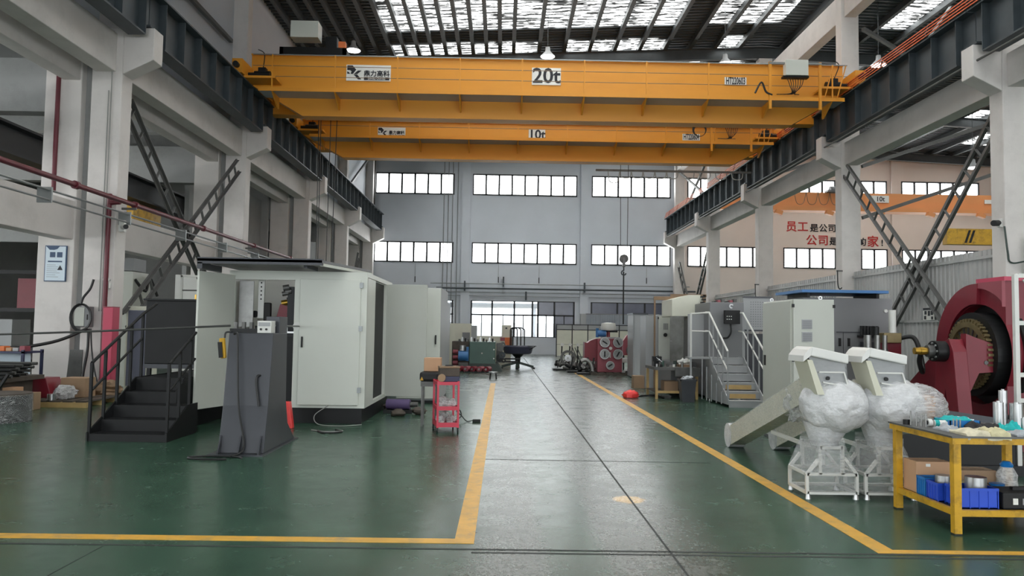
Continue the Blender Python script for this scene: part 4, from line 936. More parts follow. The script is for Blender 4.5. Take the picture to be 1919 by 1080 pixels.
MB().cyl((-8.25, 12.75, 0.0), (-8.25, 12.75, 0.42), 0.5, n=28).build('drum', 'black_metal', dr, True); MB().cyl((-8.25, 12.75, 0.0), (-8.25, 12.75, 0.44), 0.515, n=28).build('film', 'clear_film', dr, True)
MB().cyl((-8.25, 12.75, 0.42), (-8.25, 12.75, 0.455), 0.5, n=28).build('lid', 'wood_dark', dr, True)
_sv = len(bpy.data.objects)
_before = set(o.name for o in bpy.data.objects)
pt = thing('pallet', 'wooden pallet on the floor behind the black stairs', 'pallet', (-8.4, 15.6, 0))
for y in (14.9, 15.5, 16.1): MB().box(-9.3, -7.6, y, y + 0.1, 0, 0.10).build('bearer', 'wood_yellow', pt)
for i in range(7): MB().box(-9.3 + 0.25 * i, -9.11 + 0.25 * i, 14.9, 16.2, 0.10, 0.13).build('board', 'wood_dark', pt)
tag(MB().box(-8.5, -8.0, 15.6, 16.0, 0.131, 0.52).build('carton', 'cardboard_dull', None, bevel=0.01), 'brown open carton on the wooden pallet', 'box')
tag(MB().prism([(-8.95, 0.131), (-8.55, 0.131), (-8.68, 0.52), (-8.95, 0.52)], 'y', 15.4, 15.9).build('crate', 'machine_red', None, bevel=0.01), 'red plastic crate on the wooden pallet', 'crate')
tag(MB().blob((-8.2, 15.25, 0.26), (0.2, 0.16, 0.14), 4, 0.3, flat=0.132).build('plastic_bag', 'thin_bag', None, True), 'crumpled clear bag on the wooden pallet', 'bag')
tag(MB().cyl((-8.3, 14.98, 0.131), (-8.3, 14.98, 0.25), 0.08, n=16).build('tin_can', 'steel', None, True), 'shiny tin can on the wooden pallet', 'can')
tag(MB().box(-9.0, -8.55, 14.2, 14.5, 0, 0.42).build('carton', 'cardboard', None, bevel=0.01), 'striped carton between the drum and the pallet', 'box')
tag(MB().box(-8.5, -8.28, 14.3, 14.6, 0, 0.32).build('carton', 'cardboard_dull', None, bevel=0.01), 'small carton beside the pallet corner', 'box')
tag(MB().blob((-8.0, 16.4, 0.22), (0.3, 0.2, 0.2), 9, 0.35, flat=0.0).build('rag_pile', 'wood_brown', None, True), 'heap of brown rags behind the pallet', 'rags')
for _o in list(bpy.data.objects):
    if _o.name not in _before and _o.parent is None: _o.location.x -= 0.35
# dim machinery in the adjoining building, seen between the piers
dm = thing('dim_machine', 'dark framed machine in the adjoining left building', 'machine', (-14.5, 18.6, 0)); dm.location = (-13.2, 20.6, 0)
for x in (-15.4, -13.6): MB().box(x, x + 0.12, 18.4, 18.52, 0, 3.0).build('post', 'black_metal', dm)
for z in (0.9, 1.9, 2.9): MB().box(-15.4, -13.48, 18.4, 18.52, z, z + 0.1).build('crossbar', 'black_metal', dm)
MB().box(-15.2, -14.4, 18.7, 19.5, 0, 1.7).build('cabinet', 'grey_cabinet', dm); MB().box(-14.3, -13.6, 18.7, 19.4, 1.95, 2.8).build('hopper', 'machine_red', dm)
lk = thing('glass_cabinet', 'grey cabinet with a glass door behind the red cover', 'cabinet', (-8.9, 18.7, 0))
MB().box(-9.0, -8.45, 18.5, 19.0, 0, 2.05).build('body', 'beige_cabinet', lk); MB().box(-8.95, -8.5, 18.48, 18.5, 0.15, 1.95).build('glass', 'dim_glass', lk)
cab = thing('pale_wall_cabinet', 'pale grey cabinet and control boxes behind the left cross brace', 'cabinet', (-9.7, 21.0, 0))
MB().box(-10.2, -9.7, 20.2, 21.2, 0, 3.0).build('body', 'pale_cabinet', cab); MB().box(-10.2, -9.7, 20.2, 20.9, 3.02, 3.35).build('header', 'mid_grey_cabinet', cab)
MB().tube(curve_pts([(-9.7, 20.3, 2.8), (-9.5, 20.5, 2.5), (-9.6, 20.9, 2.9), (-9.5, 21.2, 2.4)], 6), 0.04).build('cable', 'cable_black', cab)
wf = thing('mesh_guard', 'white tubular frame with wire shelves behind the black console', 'frame', (-8.6, 20, 0))
for x, y in ((-9.3, 22.2), (-6.9, 22.2)): MB().box(x, x + 0.06, y, y + 0.06, 0, 3.05).build('post', 'white_enamel', wf)
MB().box(-9.3, -6.84, 22.2, 22.26, 3.0, 3.06).build('top_bar', 'white_enamel', wf)
for i in range(16): MB().box(-8.0, -6.9, 22.2, 22.22, 1.7 + 0.08 * i, 1.73 + 0.08 * i).build('slat', 'brace_steel', wf)
for z in (2.6, 2.2): MB().box(-9.24, -8.0, 22.2, 22.24, z, z + 0.04).build('shelf_rail', 'brace_steel', wf)
bwl = MB().box(-10.3, -6.6, 24.2, 24.3, 0, 3.2).build('partition', 'white_enamel'); tag(bwl, 'white partition wall behind the mesh guard', 'partition')
# ------------------------------------------------------------------ black stairs and platform
st = thing('black_stairs', 'black steel stairs with handrails leading to the white machine enclosure', 'stairs', (-5.1, 11.5, 0))
SX0, SX1 = -5.67, -4.57
zs = (0.10, 0.26, 0.43, 0.60, 0.79)
for i, z in enumerate(zs):
    y0 = 10.68 + 0.33 * i
    sx1 = SX1 - 0.01 if i < 3 else -4.9
    MB().box(SX0 + 0.01, sx1, y0, y0 + (0.36 if i < 4 else 2.6), z - 0.03, z).build('tread' if i < 4 else 'platform', 'black_metal', st)
    MB().box(SX0 + 0.01, sx1, y0 + 0.005, y0 + 0.02, (0 if i == 0 else zs[i - 1]), z - 0.03).build('riser', 'black_metal', st)
for x in (SX0, SX1 - 0.02):
    MB().prism([(10.66, 0), (14.6, 0), (14.6, 0.8), (12.0, 0.8), (11.67, 0.62), (11.34, 0.45), (11.01, 0.28), (10.66, 0.12)] if x < -5 else [(10.66, 0), (11.7, 0), (11.7, 0.45), (11.34, 0.45), (11.01, 0.28), (10.66, 0.12)], 'x', x, x + 0.02).build('stringer', 'black_metal', st)
MB().prism([(11.67, 0), (14.6, 0), (14.6, 0.8), (12.0, 0.8), (11.67, 0.62)], 'x', -4.9, -4.88).build('stringer', 'black_metal', st)
for x, dz in ((SX0 + 0.02, 0.0), (SX1 - 0.02, -0.02)):
    P = [(x, 10.7, 0.10), (x, 11.06, 0.26), (x, 11.42, 0.43), (x, 11.8, 0.62), (x, 12.15, 0.8)]
    for q in (P if x < -5 else P[:3]): MB().box(q[0] - 0.018, q[0] + 0.018, q[1] - 0.018, q[1] + 0.018, q[2] - 0.05, q[2] + 0.97).build('post', 'black_metal', st)
    MB().tube([(x, 10.7, 1.07), (x, 12.15, 1.78), (x, 12.6, 1.95)] if x < -5 else [(x, 10.7, 1.07), (x, 11.58, 1.50)], 0.022, 8).build('handrail', 'black_metal', st)
    MB().tube([(x, 10.7, 0.68), (x, 12.15, 1.40)] if x < -5 else [(x, 10.7, 0.68), (x, 11.58, 1.11)], 0.018, 8).build('mid_rail', 'black_metal', st)
cs = thing('black_console', 'tall black sheet metal console on the platform of the black stairs', 'console', (-5.6, 13.2, 0.8))
MB().box(-6.05, -5.1, 13.1, 13.5, 0.95, 2.02).build('panel', 'black_metal', cs, bevel=0.01); MB().box(-6.08, -5.07, 13.05, 13.55, 2.02, 2.05).build('top', 'black_metal', cs)
MB().box(-6.0, -4.9, 13.0, 13.7, 0.88, 0.95).build('shelf', 'charcoal_metal', cs)
for x in (-6.0, -4.98): MB().box(x, x + 0.06, 13.1, 13.16, 0 if x < -5.7 else 0.79, 0.88).build('leg', 'black_metal', cs)
tag(MB().box(-5.18, -5.08, 13.3, 13.4, 0.7905, 0.879).build('oil_can', 'yellow_paint', None, bevel=0.01), 'small yellow can under the black console', 'can')
tag(MB().cyl((-5.28, 13.3, 2.051), (-5.28, 13.3, 2.14), 0.035, n=12).build('cup', 'brass', None, True), 'small brass cup on top of the black console', 'cup')
mo = thing('motor_head', 'red and black motor beside the black console', 'motor', (-4.98, 13.85, 0.8))
MB().cyl((-5.0, 13.85, 1.5), (-5.0, 13.85, 2.0), 0.09, n=16).build('body', 'black_metal', mo, True); MB().cyl((-5.0, 13.72, 2.03), (-5.0, 14.1, 2.03), 0.08, n=16).build('cap', 'dull_red', mo, True); MB().box(-5.07, -4.93, 13.78, 13.92, 0.79, 1.5).build('stand', 'black_metal', mo)
# ------------------------------------------------------------------ cable line and charcoal pedestal
tag(MB().tube(curve_pts([(-10.5, 10.6, 1.36), (-8.5, 10.45, 1.38), (-6.0, 10.35, 1.48), (-3.62, 10.28, 1.61)], 8), 0.014, 8).build('product_cable', 'rod_steel', None, True), 'long grey cable stretched across from the left to the charcoal pedestal', 'cable')
pd = thing('pedestal', 'charcoal steel pedestal with flared foot carrying a cable guide', 'pedestal', (-3.25, 10.3, 0))
MB().prism([(9.72, 0.02), (11.15, 0.02), (10.78, 0.28), (10.66, 0.6), (10.62, 1.52), (9.98, 1.52), (9.85, 0.6)], 'x', -3.53, -2.96).build('body', 'charcoal_metal', pd, bevel=0.008)
MB().box(-3.14, -2.961, 10.25, 10.62, 1.515, 1.74).build('riser_block', 'charcoal_metal', pd, bevel=0.006)
MB().box(-3.62, -2.93, 9.6, 11.25, 0, 0.02).build('base_plate', 'charcoal_metal', pd)
for x in (-3.5, -3.25, -3.0): MB().prism([(9.62, 0.02), (9.74, 0.02), (9.74, 0.24)], 'x', x - 0.008, x + 0.008).build('gusset', 'charcoal_metal', pd)
MB().box(-3.53, -3.15, 10.0, 10.22, 1.52, 1.575).build('guide_bed', 'black_metal', pd)
for i in range(4): MB().cyl((-3.49 + 0.1 * i, 10.12, 1.575), (-3.49 + 0.1 * i, 10.12, 1.66), 0.028, n=12).build('guide_roller', 'worn_steel', pd, True)
mt_ = MB().box(-3.17, -2.99, 9.98, 10.16, 1.521, 1.68).build('meter', 'white_enamel', pd, bevel=0.006)
MB().box(-3.155, -3.005, 9.972, 9.98, 1.61, 1.66).build('display', 'grey_cabinet', mt_); 
for i in range(2): MB().cyl((-3.12 + 0.07 * i, 9.98, 1.57), (-3.12 + 0.07 * i, 9.96, 1.57), 0.014, n=8).build('knob', 'black_metal', mt_)
MB().tube(curve_pts([(-3.48, 10.0, 1.49), (-3.4, 9.92, 1.5), (-3.36, 9.84, 1.2), (-3.3, 9.76, 0.6), (-3.2, 9.7, 0.1), (-3.3, 9.5, 0.02)], 8), 0.014, 6).build('cable', 'cable_black', pd)
MB().tube(curve_pts([(-3.06, 10.0, 0.95), (-3.1, 9.88, 0.98), (-3.12, 9.86, 0.9), (-3.06, 9.8, 0.6)], 8), 0.016, 6).build('handle_hose', 'cable_black', pd)
pn = thing('pendant_control', 'yellow pendant control hanging on the charcoal pedestal', 'remote control', (-3.55, 9.95, 1.2))
MB().rbox((-3.585, 9.93, 1.32), (0.065, 0.06, 0.26), 0, 0.08, -0.08).build('body', 'yellow_paint', pn, bevel=0.012); MB().rbox((-3.60, 9.885, 1.30), (0.05, 0.02, 0.2), 0, 0.08, -0.08).build('button_strip', 'black_rubber', pn)
MB().tube(curve_pts([(-3.57, 9.94, 1.45), (-3.56, 9.95, 1.52), (-3.5, 9.97, 1.53)], 5), 0.012).build('cord', 'cable_black', pn)
tag(MB().tube([(-3.45 + 0.32 * math.cos(a * math.pi / 16), 9.42 + 0.12 * math.sin(a * math.pi / 16), 0.015) for a in range(28)], 0.013).build('floor_cable', 'cable_black', None, True), 'loop of black cable on the floor before the charcoal pedestal', 'cable')
cg = MB().prism([(-3.44, 0.0), (-3.30, 0.0), (-3.36, 0.42), (-3.45, 0.42)], 'y', 12.3, 12.42).build('red_guard', 'orange_red_plastic', None, bevel=0.01); tag(cg, 'small coral red guard at the foot of the white enclosure', 'guard')
tag(MB().cyl((-3.0, 10.12, 1.62), (-3.42, 12.98, 1.62), 0.012, n=8).build('product_cable', 'rod_steel'), 'grey cable between the charcoal pedestal and the white enclosure', 'cable')
# ------------------------------------------------------------------ white machine enclosure
en = thing('machine_enclosure', 'large white sheet metal machine enclosure with open doors', 'machine enclosure', (-3.5, 14.5, 0))
MB().box(-4.55, -2.35, 13.05, 15.9, 0.0, 0.26).build('plinth', 'black_metal', en)
fr = MB().box(-4.52, -2.42, 13.0, 13.06, 2.40, 2.55).box(-4.52, -2.42, 13.0, 13.06, 0.26, 0.30).box(-2.42, -2.30, 13.0, 13.08, 0.26, 2.55).box(-3.52, -3.40, 13.0, 13.06, 0.30, 2.40).box(-4.62, -4.52, 13.0, 13.06, 0.26, 2.55)
fr.box(-2.36, -2.30, 13.08, 15.9, 2.47, 2.55).box(-2.36, -2.30, 13.08, 15.9, 0.26, 0.32).box(-2.36, -2.30, 15.2, 15.3, 0.32, 2.47).box(-4.62, -4.56, 13.06, 15.9, 2.5, 2.55)
fr.build('frame', 'white_cabinet', en)
dd = MB().box(-3.42, -2.40, 12.965, 13.0, 0.31, 2.42).build('door', 'white_cabinet', en, bevel=0.006)
MB().box(-3.375, -3.35, 12.93, 12.965, 1.27, 1.45).build('handle', 'black_rubber', dd, bevel=0.005)
for z in (0.52, 1.55, 2.28): MB().box(-2.42, -2.36, 12.95, 12.975, z, z + 0.09).build('hinge', 'aluminium_pipe', dd)
MB().box(-2.335, -2.30, 13.06, 13.85, 0.32, 2.46).build('side_panel', 'white_cabinet', en)
MB().box(-2.40, -2.36, 13.85, 15.2, 0.32, 2.46).build('opening_shade', 'black_rubber', en)  # black sheet stands in for the shade inside the side opening
MB().box(-4.6, -2.32, 15.84, 15.9, 0.26, 2.55).build('back_panel', 'white_cabinet', en)
MB().box(-4.62, -4.58, 13.06, 15.9, 0.26, 2.5).build('side_panel', 'white_cabinet', en)
MB().box(-4.58, -3.46, 14.4, 14.45, 0.3, 2.5).build('inner_panel', 'white_enamel', en)
MB().ring((-3.46, 1.62), 'y', 0.02, 0.07, 12.985, 13.0, 20).build('cable_port', 'white_enamel', en)
d2 = MB().add([], [])
def leaf(x0, y0, x1, y1, z0, z1, th):
    m = MB(); d = Vector((x1 - x0, y1 - y0, 0)); n_ = Vector((-d.y, d.x, 0)).normalized() * th
    m.prism([(x0, y0), (x1, y1), (x1 + n_.x, y1 + n_.y), (x0 + n_.x, y0 + n_.y)], 'z', z0, z1); return m
ld = leaf(-4.56, 13.0, -4.83, 12.15, 0.29, 2.47, 0.04).build('door', 'white_cabinet', en, bevel=0.005)
leaf(-4.556, 12.93, -4.81, 12.20, 0.36, 2.41, -0.012).build('door_lining', 'brushed_steel' if False else 'pale_cabinet', ld)
rd = leaf(-2.3, 15.22, -1.50, 15.18, 0.28, 2.48, 0.04).build('door', 'pale_cabinet', en, bevel=0.005)
# roof flap
rfp = MB().prism([(-4.80, 12.05), (-2.85, 12.05), (-2.40, 14.0), (-4.80, 14.0)], 'z', 2.62, 2.66).build('roof_flap', 'mid_grey_cabinet', en)
MB().prism([(-4.80, 12.05), (-2.85, 12.05), (-2.84, 12.10), (-4.80, 12.10)], 'z', 2.58, 2.68).build('flap_edge', 'charcoal_metal', rfp)
MB().prism([(-2.89, 12.10), (-2.84, 12.10), (-2.40, 14.0), (-2.46, 14.0)], 'z', 2.57, 2.615).build('flap_edge', 'white_cabinet', rfp)
MB().box(-4.80, -4.72, 12.05, 12.9, 2.50, 2.60).build('flap_arm', 'charcoal_metal', rfp); MB().box(-3.2, -3.14, 12.3, 13.0, 2.55, 2.62).build('flap_arm', 'charcoal_metal', rfp)
# machine inside the enclosure
ex = thing('extruder_head', 'dark machine head with valves inside the white enclosure', 'machine', (-3.8, 13.7, 0.26))
MB().box(-3.95, -3.53, 13.2, 14.2, 0.26, 1.45).build('body', 'black_metal', ex)
MB().prism([(-4.0, 1.45), (-3.75, 1.45), (-3.66, 1.95), (-3.86, 2.0)], 'y', 13.35, 13.8).build('die_block', 'machine_red', ex)
rq = random.Random(8)
for i in range(12):
    x = -3.82 + 0.3 * rq.random(); z = 1.55 + 0.75 * rq.random(); y = 13.25 + 0.4 * rq.random()
    MB().cyl((x - 0.05, y, z), (x + 0.05, y + 0.02, z + 0.02), 0.035 + 0.025 * rq.random(), n=12).build('valve', ('worn_steel', 'steel', 'brass', 'worn_steel')[i % 4], ex, True)
MB().box(-3.72, -3.52, 13.3, 13.9, 1.45, 2.3).build('manifold', 'girder_steel_dark', ex)
MB().box(-3.85, -3.53, 13.18, 13.24, 1.5, 1.53).build('shelf', 'steel', ex)
for i in range(5): MB().cyl((-3.84 + 0.04 * i, 13.19, 1.53), (-3.84 + 0.04 * i, 13.19, 1.60), 0.01, n=8).build('bolt', 'steel', ex)
MB().box(-4.5, -3.95, 13.3, 14.2, 0.26, 1.42).build('bed', 'worn_steel', ex)
mn = thing('operator_monitor', 'black operator monitor on a white perforated arm inside the enclosure', 'monitor', (-4.15, 13.3, 2.4))
MB().box(-4.22, -4.12, 13.28, 13.34, 1.75, 2.42).build('arm', 'white_enamel', mn)
for i in range(5): MB().cyl((-4.17, 13.275, 2.36 - 0.07 * i), (-4.17, 13.285, 2.36 - 0.07 * i), 0.014, n=8).build('hole', 'black_metal', mn)
MB().box(-4.12, -4.0, 13.26, 13.36, 1.62, 2.02).build('screen', 'black_rubber', mn, bevel=0.02); MB().box(-4.25, -4.0, 13.26, 13.36, 1.56, 1.62).build('tray', 'black_metal', mn)
MB().cyl((-4.28, 13.3, 1.82), (-4.28, 13.34, 1.82), 0.06, n=14).build('knob', 'black_metal', mn)
dp = MB().box(-4.5, -4.26, 13.15, 13.18, 1.6, 2.38).build('drip_sheet', 'brushed_steel'); tag(dp, 'bent stainless sheet hanging in the opening of the white enclosure', 'sheet')
tag(MB().tube(curve_pts([(-2.9, 13.0, 0.3), (-3.1, 12.9, 0.15), (-3.0, 12.75, 0.02), (-2.6, 12.6, 0.015), (-2.3, 12.8, 0.015)], 8), 0.007).build('floor_cable', 'cable_grey', None, True), 'grey cable trailing on the floor under the white enclosure', 'cable')
for i in range(3): tag(MB().tube(curve_pts([(-2.95 + 0.05 * i, 12.1, 0.012), (-2.7, 11.9 - 0.06 * i, 0.012), (-2.45, 12.0 - 0.05 * i, 0.012), (-2.6, 12.2, 0.012)], 8), 0.011).build('floor_cable', 'cable_black' if i else 'cable_grey', None, True), 'coiled cable on the floor behind the charcoal pedestal, %s strand' % ('pale', 'inner black', 'outer black')[i], 'cable')
fm = thing('floor_motor', 'purple and black motor on the floor under the opened pale door', 'motor', (-1.95, 15.0, 0))
MB().cyl((-2.2, 14.9, 0.16), (-1.75, 14.85, 0.16), 0.1, n=14).build('body', 'purple_plastic', fm, True); MB().box(-2.25, -1.7, 14.75, 15.0, 0, 0.06).build('base', 'black_metal', fm); MB().cyl((-1.75, 14.85, 0.16), (-1.6, 14.84, 0.16), 0.05, n=12).build('shaft', 'worn_steel', fm, True)
for i, (x, y, z) in enumerate(((-1.55, 14.6, 0.06), (-1.9, 14.3, 0.05), (-2.2, 15.4, 0.07))): tag(MB().blob((x, y, z), (0.14, 0.1, 0.07), 20 + i, 0.4, 12, 8, flat=0.0).build('scrap_heap', 'wood_dark', None, True), 'dark scrap lump on the floor near the purple motor, %s' % ('nearest the red trolley', 'nearest the viewer', 'under the enclosure')[i], 'scrap')
# second cabinet
c2 = thing('control_cabinet', 'tall white control cabinet behind the opened pale door', 'cabinet', (-1.8, 17.8, 0))
MB().box(-2.3, -1.36, 16.84, 18.9, 0.06, 2.52).build('body', 'grey_cabinet', c2)
d_ = MB().box(-2.28, -1.36, 16.8, 16.84, 0.1, 2.50).build('door', 'white_cabinet', c2, bevel=0.005); MB().box(-1.47, -1.44, 16.76, 16.8, 1.28, 1.48).build('handle', 'black_rubber', d_)
MB().box(-2.3, -1.36, 16.84, 18.9, 0, 0.06).build('plinth', 'black_metal', c2)
c3 = thing('control_cabinet', 'long grey cabinet row behind the white control cabinet', 'cabinet', (-2.4, 22, 0))
MB().box(-3.6, -1.75, 19.2, 25.5, 0.05, 2.45).build('body', 'grey_cabinet', c3); MB().box(-3.6, -1.75, 19.2, 25.5, 0, 0.05).build('plinth', 'black_metal', c3)
# ------------------------------------------------------------------ red trolley
tc = thing('tool_trolley', 'red three-shelf tool trolley on castors beside the aisle', 'trolley', (-0.85, 12.3, 0))
def R_(x, y, a=0.2): # trolley local -> world
    c, s_ = math.cos(a), math.sin(a); return (-1.0 + x * c - y * s_, 12.0 + x * s_ + y * c)
TA = 0.2
for x in (0.0, 0.32):
    for y in (0.0, 0.55):
        p0 = R_(x + 0.015, y + 0.015); MB().rbox((p0[0], p0[1], 0.44), (0.03, 0.03, 0.72), TA).build('post', 'cart_red', tc)
        MB().cyl((p0[0] - 0.012, p0[1], 0.04), (p0[0] + 0.012, p0[1], 0.04), 0.04, n=14).build('castor', 'black_rubber', tc, True)
for z, h in ((0.09, 0.07), (0.35, 0.06), (0.74, 0.05)):
    c0 = R_(0.175, 0.29)
    sh = MB().rbox((c0[0], c0[1], z + 0.008), (0.35, 0.58, 0.016), TA)
    for (lx, ly, sx_, sy_) in ((0.175, 0.005, 0.35, 0.012), (0.175, 0.575, 0.35, 0.012), (0.005, 0.29, 0.012, 0.58), (0.345, 0.29, 0.012, 0.58)):
        q = R_(lx, ly); sh.rbox((q[0], q[1], z + h / 2), (sx_, sy_, h), TA)
    sh.build('shelf', 'cart_red', tc)
def on(x, y, z): q = R_(x, y); return (q[0], q[1], z)
for i, (lx, ly, z, d, sd) in enumerate(((0.11, 0.16, 0.44, (0.085, 0.12, 0.075), 1), (0.24, 0.2, 0.44, (0.09, 0.12, 0.07), 2), (0.15, 0.42, 0.45, (0.1, 0.1, 0.08), 3), (0.08, 0.18, 0.19, (0.07, 0.11, 0.10), 4), (0.25, 0.2, 0.18, (0.08, 0.12, 0.08), 5), (0.16, 0.42, 0.2, (0.1, 0.1, 0.1), 6))):
    q = on(lx, ly, z); base = 0.367 if z > 0.3 else 0.107
    tag(MB().blob(q, d, 30 + sd, 0.35, 16, 10, flat=base).build('parts_bag', 'thin_bag', None, True), 'clear bag of metal parts on the red trolley, %s' % ('middle shelf left', 'middle shelf right', 'middle shelf rear', 'bottom shelf left', 'bottom shelf right', 'bottom shelf rear')[i], 'bag', 'bags of parts on the red trolley')
q = on(0.2, 0.11, 0.12); tag(MB().rbox((q[0], q[1], 0.125), (0.2, 0.1, 0.035), TA).build('wood_block', 'wood_yellow'), 'wooden block at the front of the bottom trolley shelf', 'wood')
tb = thing('toolbox', 'brown red metal toolbox on top of the red trolley', 'toolbox', on(0.2, 0.25, 0.86))
q = on(0.21, 0.25, 0); MB().rbox((q[0], q[1], 0.93), (0.32, 0.2, 0.13), TA).build('body', 'wood_dark', tb, bevel=0.008); MB().rbox((q[0], q[1], 1.01), (0.33, 0.21, 0.03), TA).build('lid', 'wood_brown', tb, bevel=0.005); MB().rbox((q[0], q[1] - 0.02, 1.035), (0.12, 0.02, 0.02), TA).build('handle', 'black_metal', tb)
q = on(0.22, 0.26, 0); tag(MB().rbox((q[0], q[1], 0.822), (0.3, 0.24, 0.085), TA).build('tool_case', 'navy', None, bevel=0.01), 'navy blue tool case under the toolbox on the red trolley', 'case')
q = on(0.07, 0.03, 0.85); tag(MB().cyl((q[0], q[1] - 0.02, 0.85), (q[0], q[1] + 0.04, 0.85), 0.06, n=18).build('grinding_disc', 'cardboard_dull', None, True), 'round grey disc leaning on the navy tool case', 'disc')
bs = thing('padded_stool', 'black padded stool with a yellow warning sticker behind the red trolley', 'stool', (-1.35, 12.9, 0))
MB().box(-1.36, -1.04, 12.75, 13.1, 0.74, 0.9).build('seat', 'black_rubber', bs, bevel=0.04); MB().box(-1.34, -1.06, 12.78, 13.08, 0.66, 0.74).build('pan', 'worn_steel', bs)
for x in (-1.33, -1.10):
    for y in (12.8, 13.03): MB().box(x, x + 0.03, y, y + 0.03, 0, 0.66).build('leg', 'worn_steel', bs)
MB().prism([(-1.35, 0.76), (-1.29, 0.76), (-1.32, 0.82)], 'y', 12.742, 12.749).build('sticker', 'yellow_paint', bs)
tag(MB().box(-1.3, -1.02, 12.85, 13.1, 0.905, 1.13).build('carton', 'cardboard', None, bevel=0.008), 'light brown carton on the black stool behind the red trolley', 'box')
ps_ = thing('power_strip', 'black power strip with curled cord on the floor right of the trolley', 'power strip', (-0.45, 13.6, 0))
MB().box(-0.50, -0.36, 13.45, 13.55, 0, 0.05).build('body', 'black_rubber', ps_, bevel=0.008); MB().tube(curve_pts([(-0.5, 13.5, 0.03), (-0.6, 13.5, 0.015), (-0.7, 13.6, 0.1), (-0.78, 13.55, 0.18), (-0.72, 13.5, 0.2), (-0.7, 13.5, 0.1), (-0.8, 13.5, 0.02)], 6), 0.009).build('cord', 'cable_black', ps_)
# ------------------------------------------------------------------ far left machines along the aisle
gm = thing('green_machine', 'green machine housing with rows of fittings on top', 'machine', (-0.8, 31, 0))
MB().box(-1.3, -0.28, 30.3, 32.2, 0.1, 1.15).build('body', 'machine_green', gm, bevel=0.02); MB().prism([(-1.3, 0), (0.0, 0), (-0.05, 0.12), (-0.2, 0.3), (-1.3, 0.3)], 'y', 30.2, 32.3).build('base', 'dark_green', gm)
for x, z in ((-0.8, 0.7), (-0.33, 0.85), (-0.33, 0.5)): MB().cyl((x, 30.28, z), (x, 30.3, z), 0.03, n=10).build('knob', 'white_plastic', gm)
for i in range(12): MB().box(-1.75 + 0.12 * i, -1.68 + 0.12 * i, 30.6, 30.9, 1.15, 1.24 + 0.08 * ((i * 5) % 3) / 2).build('fitting', ('worn_steel', 'steel', 'black_metal')[i % 3], gm)
MB().box(-2.0, -1.3, 30.6, 32.0, 0.0, 1.15).build('side_housing', 'wood_dark', gm)
for i in range(3): MB().cyl((-2.0 + 0.05, 30.55, 0.3 + 0.22 * i), (-1.75, 30.55, 0.3 + 0.22 * i), 0.09, n=12).build('roller', 'dull_red', gm, True)
ga = thing('gear_assembly', 'cluster of steel gears and rollers on the right of the green machine', 'gear assembly', (0.0, 31, 0))
MB().box(-0.25, 0.02, 31.2, 31.5, 0.31, 1.1).build('plate', 'worn_steel', ga)
for i, (x, z, r) in enumerate(((-0.1, 0.9, 0.15), (0.0, 0.62, 0.13), (-0.1, 0.5, 0.15), (0.02, 1.04, 0.1), (-0.1, 0.44, 0.1), (0.06, 0.4, 0.09))):
    MB().ring((x, z), 'y', 0.03, r, 30.9 + 0.03 * i, 31.0 + 0.03 * i, 20).build('gear', ('worn_steel', 'girder_steel', 'black_metal')[i % 3], ga)
MB().box(0.1, 0.75, 31.6, 31.7, 0.42, 0.48).build('arm', 'black_metal', ga); MB().box(0.1, 0.65, 31.2, 31.3, 0.32, 0.38).build('arm', 'black_metal', ga)
bm_ = thing('blue_pump', 'blue pump motor left of the green machine', 'motor', (-1.6, 29.9, 0))
MB().box(-1.68, -1.32, 29.8, 30.15, 0.0, 0.35).build('base', 'worn_steel', bm_); MB().cyl((-1.7, 30.0, 0.6), (-1.33, 30.0, 0.6), 0.2, n=16).build('body', 'blue_paint', bm_, True); MB().box(-1.4, -1.31, 29.9, 30.1, 0.4, 0.95).build('panel', 'blue_paint', bm_); MB().cyl((-1.55, 30.0, 0.8), (-1.55, 30.0, 1.0), 0.13, n=14).build('tank', 'steel', bm_, True)
for i in range(6):
    x = -1.9 + 0.26 * i
    rr_ = thing('red_roller', 'small red roller in the row before the green machine, %s from left' % ('first', 'second', 'third', 'fourth', 'fifth', 'sixth')[i], 'roller', (x, 29.3, 0), 'red rollers before the green machine')
    MB().cyl((x, 29.15, 0.13), (x + 0.12, 29.5, 0.13), 0.11, n=12).build('roll', 'machine_red' if i % 2 else 'dull_red', rr_, True); MB().cyl((x - 0.02, 29.1, 0.13), (x, 29.15, 0.13), 0.04, n=8).build('journal', 'steel', rr_, True); MB().box(x - 0.02, x + 0.16, 29.1, 29.5, 0, 0.05).build('chock', 'black_metal', rr_)
be = thing('electrical_cabinet', 'beige low electrical cabinet behind the green machine', 'cabinet', (-1.7, 33, 0))
MB().box(-2.5, -1.35, 33, 33.8, 0, 1.88).build('body', 'beige_cabinet', be, bevel=0.01); MB().box(-1.35, -1.12, 33.1, 33.7, 0, 1.8).build('side_cabinet', 'grey_cabinet', be); MB().box(-1.72, -1.4, 32.95, 33.0, 1.15, 1.5).build('gauge_panel', 'mid_grey_cabinet', be)
bc = thing('beige_machine', 'beige column machine with an orange and white panel behind the turntable', 'machine', (0.1, 34, 0))
MB().box(-0.04, 0.38, 34, 34.6, 0.0, 1.85).build('column', 'beige_cabinet', bc, bevel=0.02); MB().box(0.1, 0.38, 33.93, 34.0, 0.85, 1.3).build('panel', 'orange', bc); MB().box(-1.2, -0.04, 34.1, 34.6, 0.0, 1.35).build('body', 'beige_cabinet', bc); MB().box(0.12, 0.2, 33.98, 34.0, 1.68, 1.74).build('logo_patch', 'sign_ink', bc); MB().box(-0.1, 0.1, 33.9, 34.0, 1.15, 1.3).build('clamp', 'dull_red', bc)
tt = thing('turntable', 'grey blue turntable on a pedestal with splayed feet and black hoops', 'turntable', (0.7, 32.8, 0))
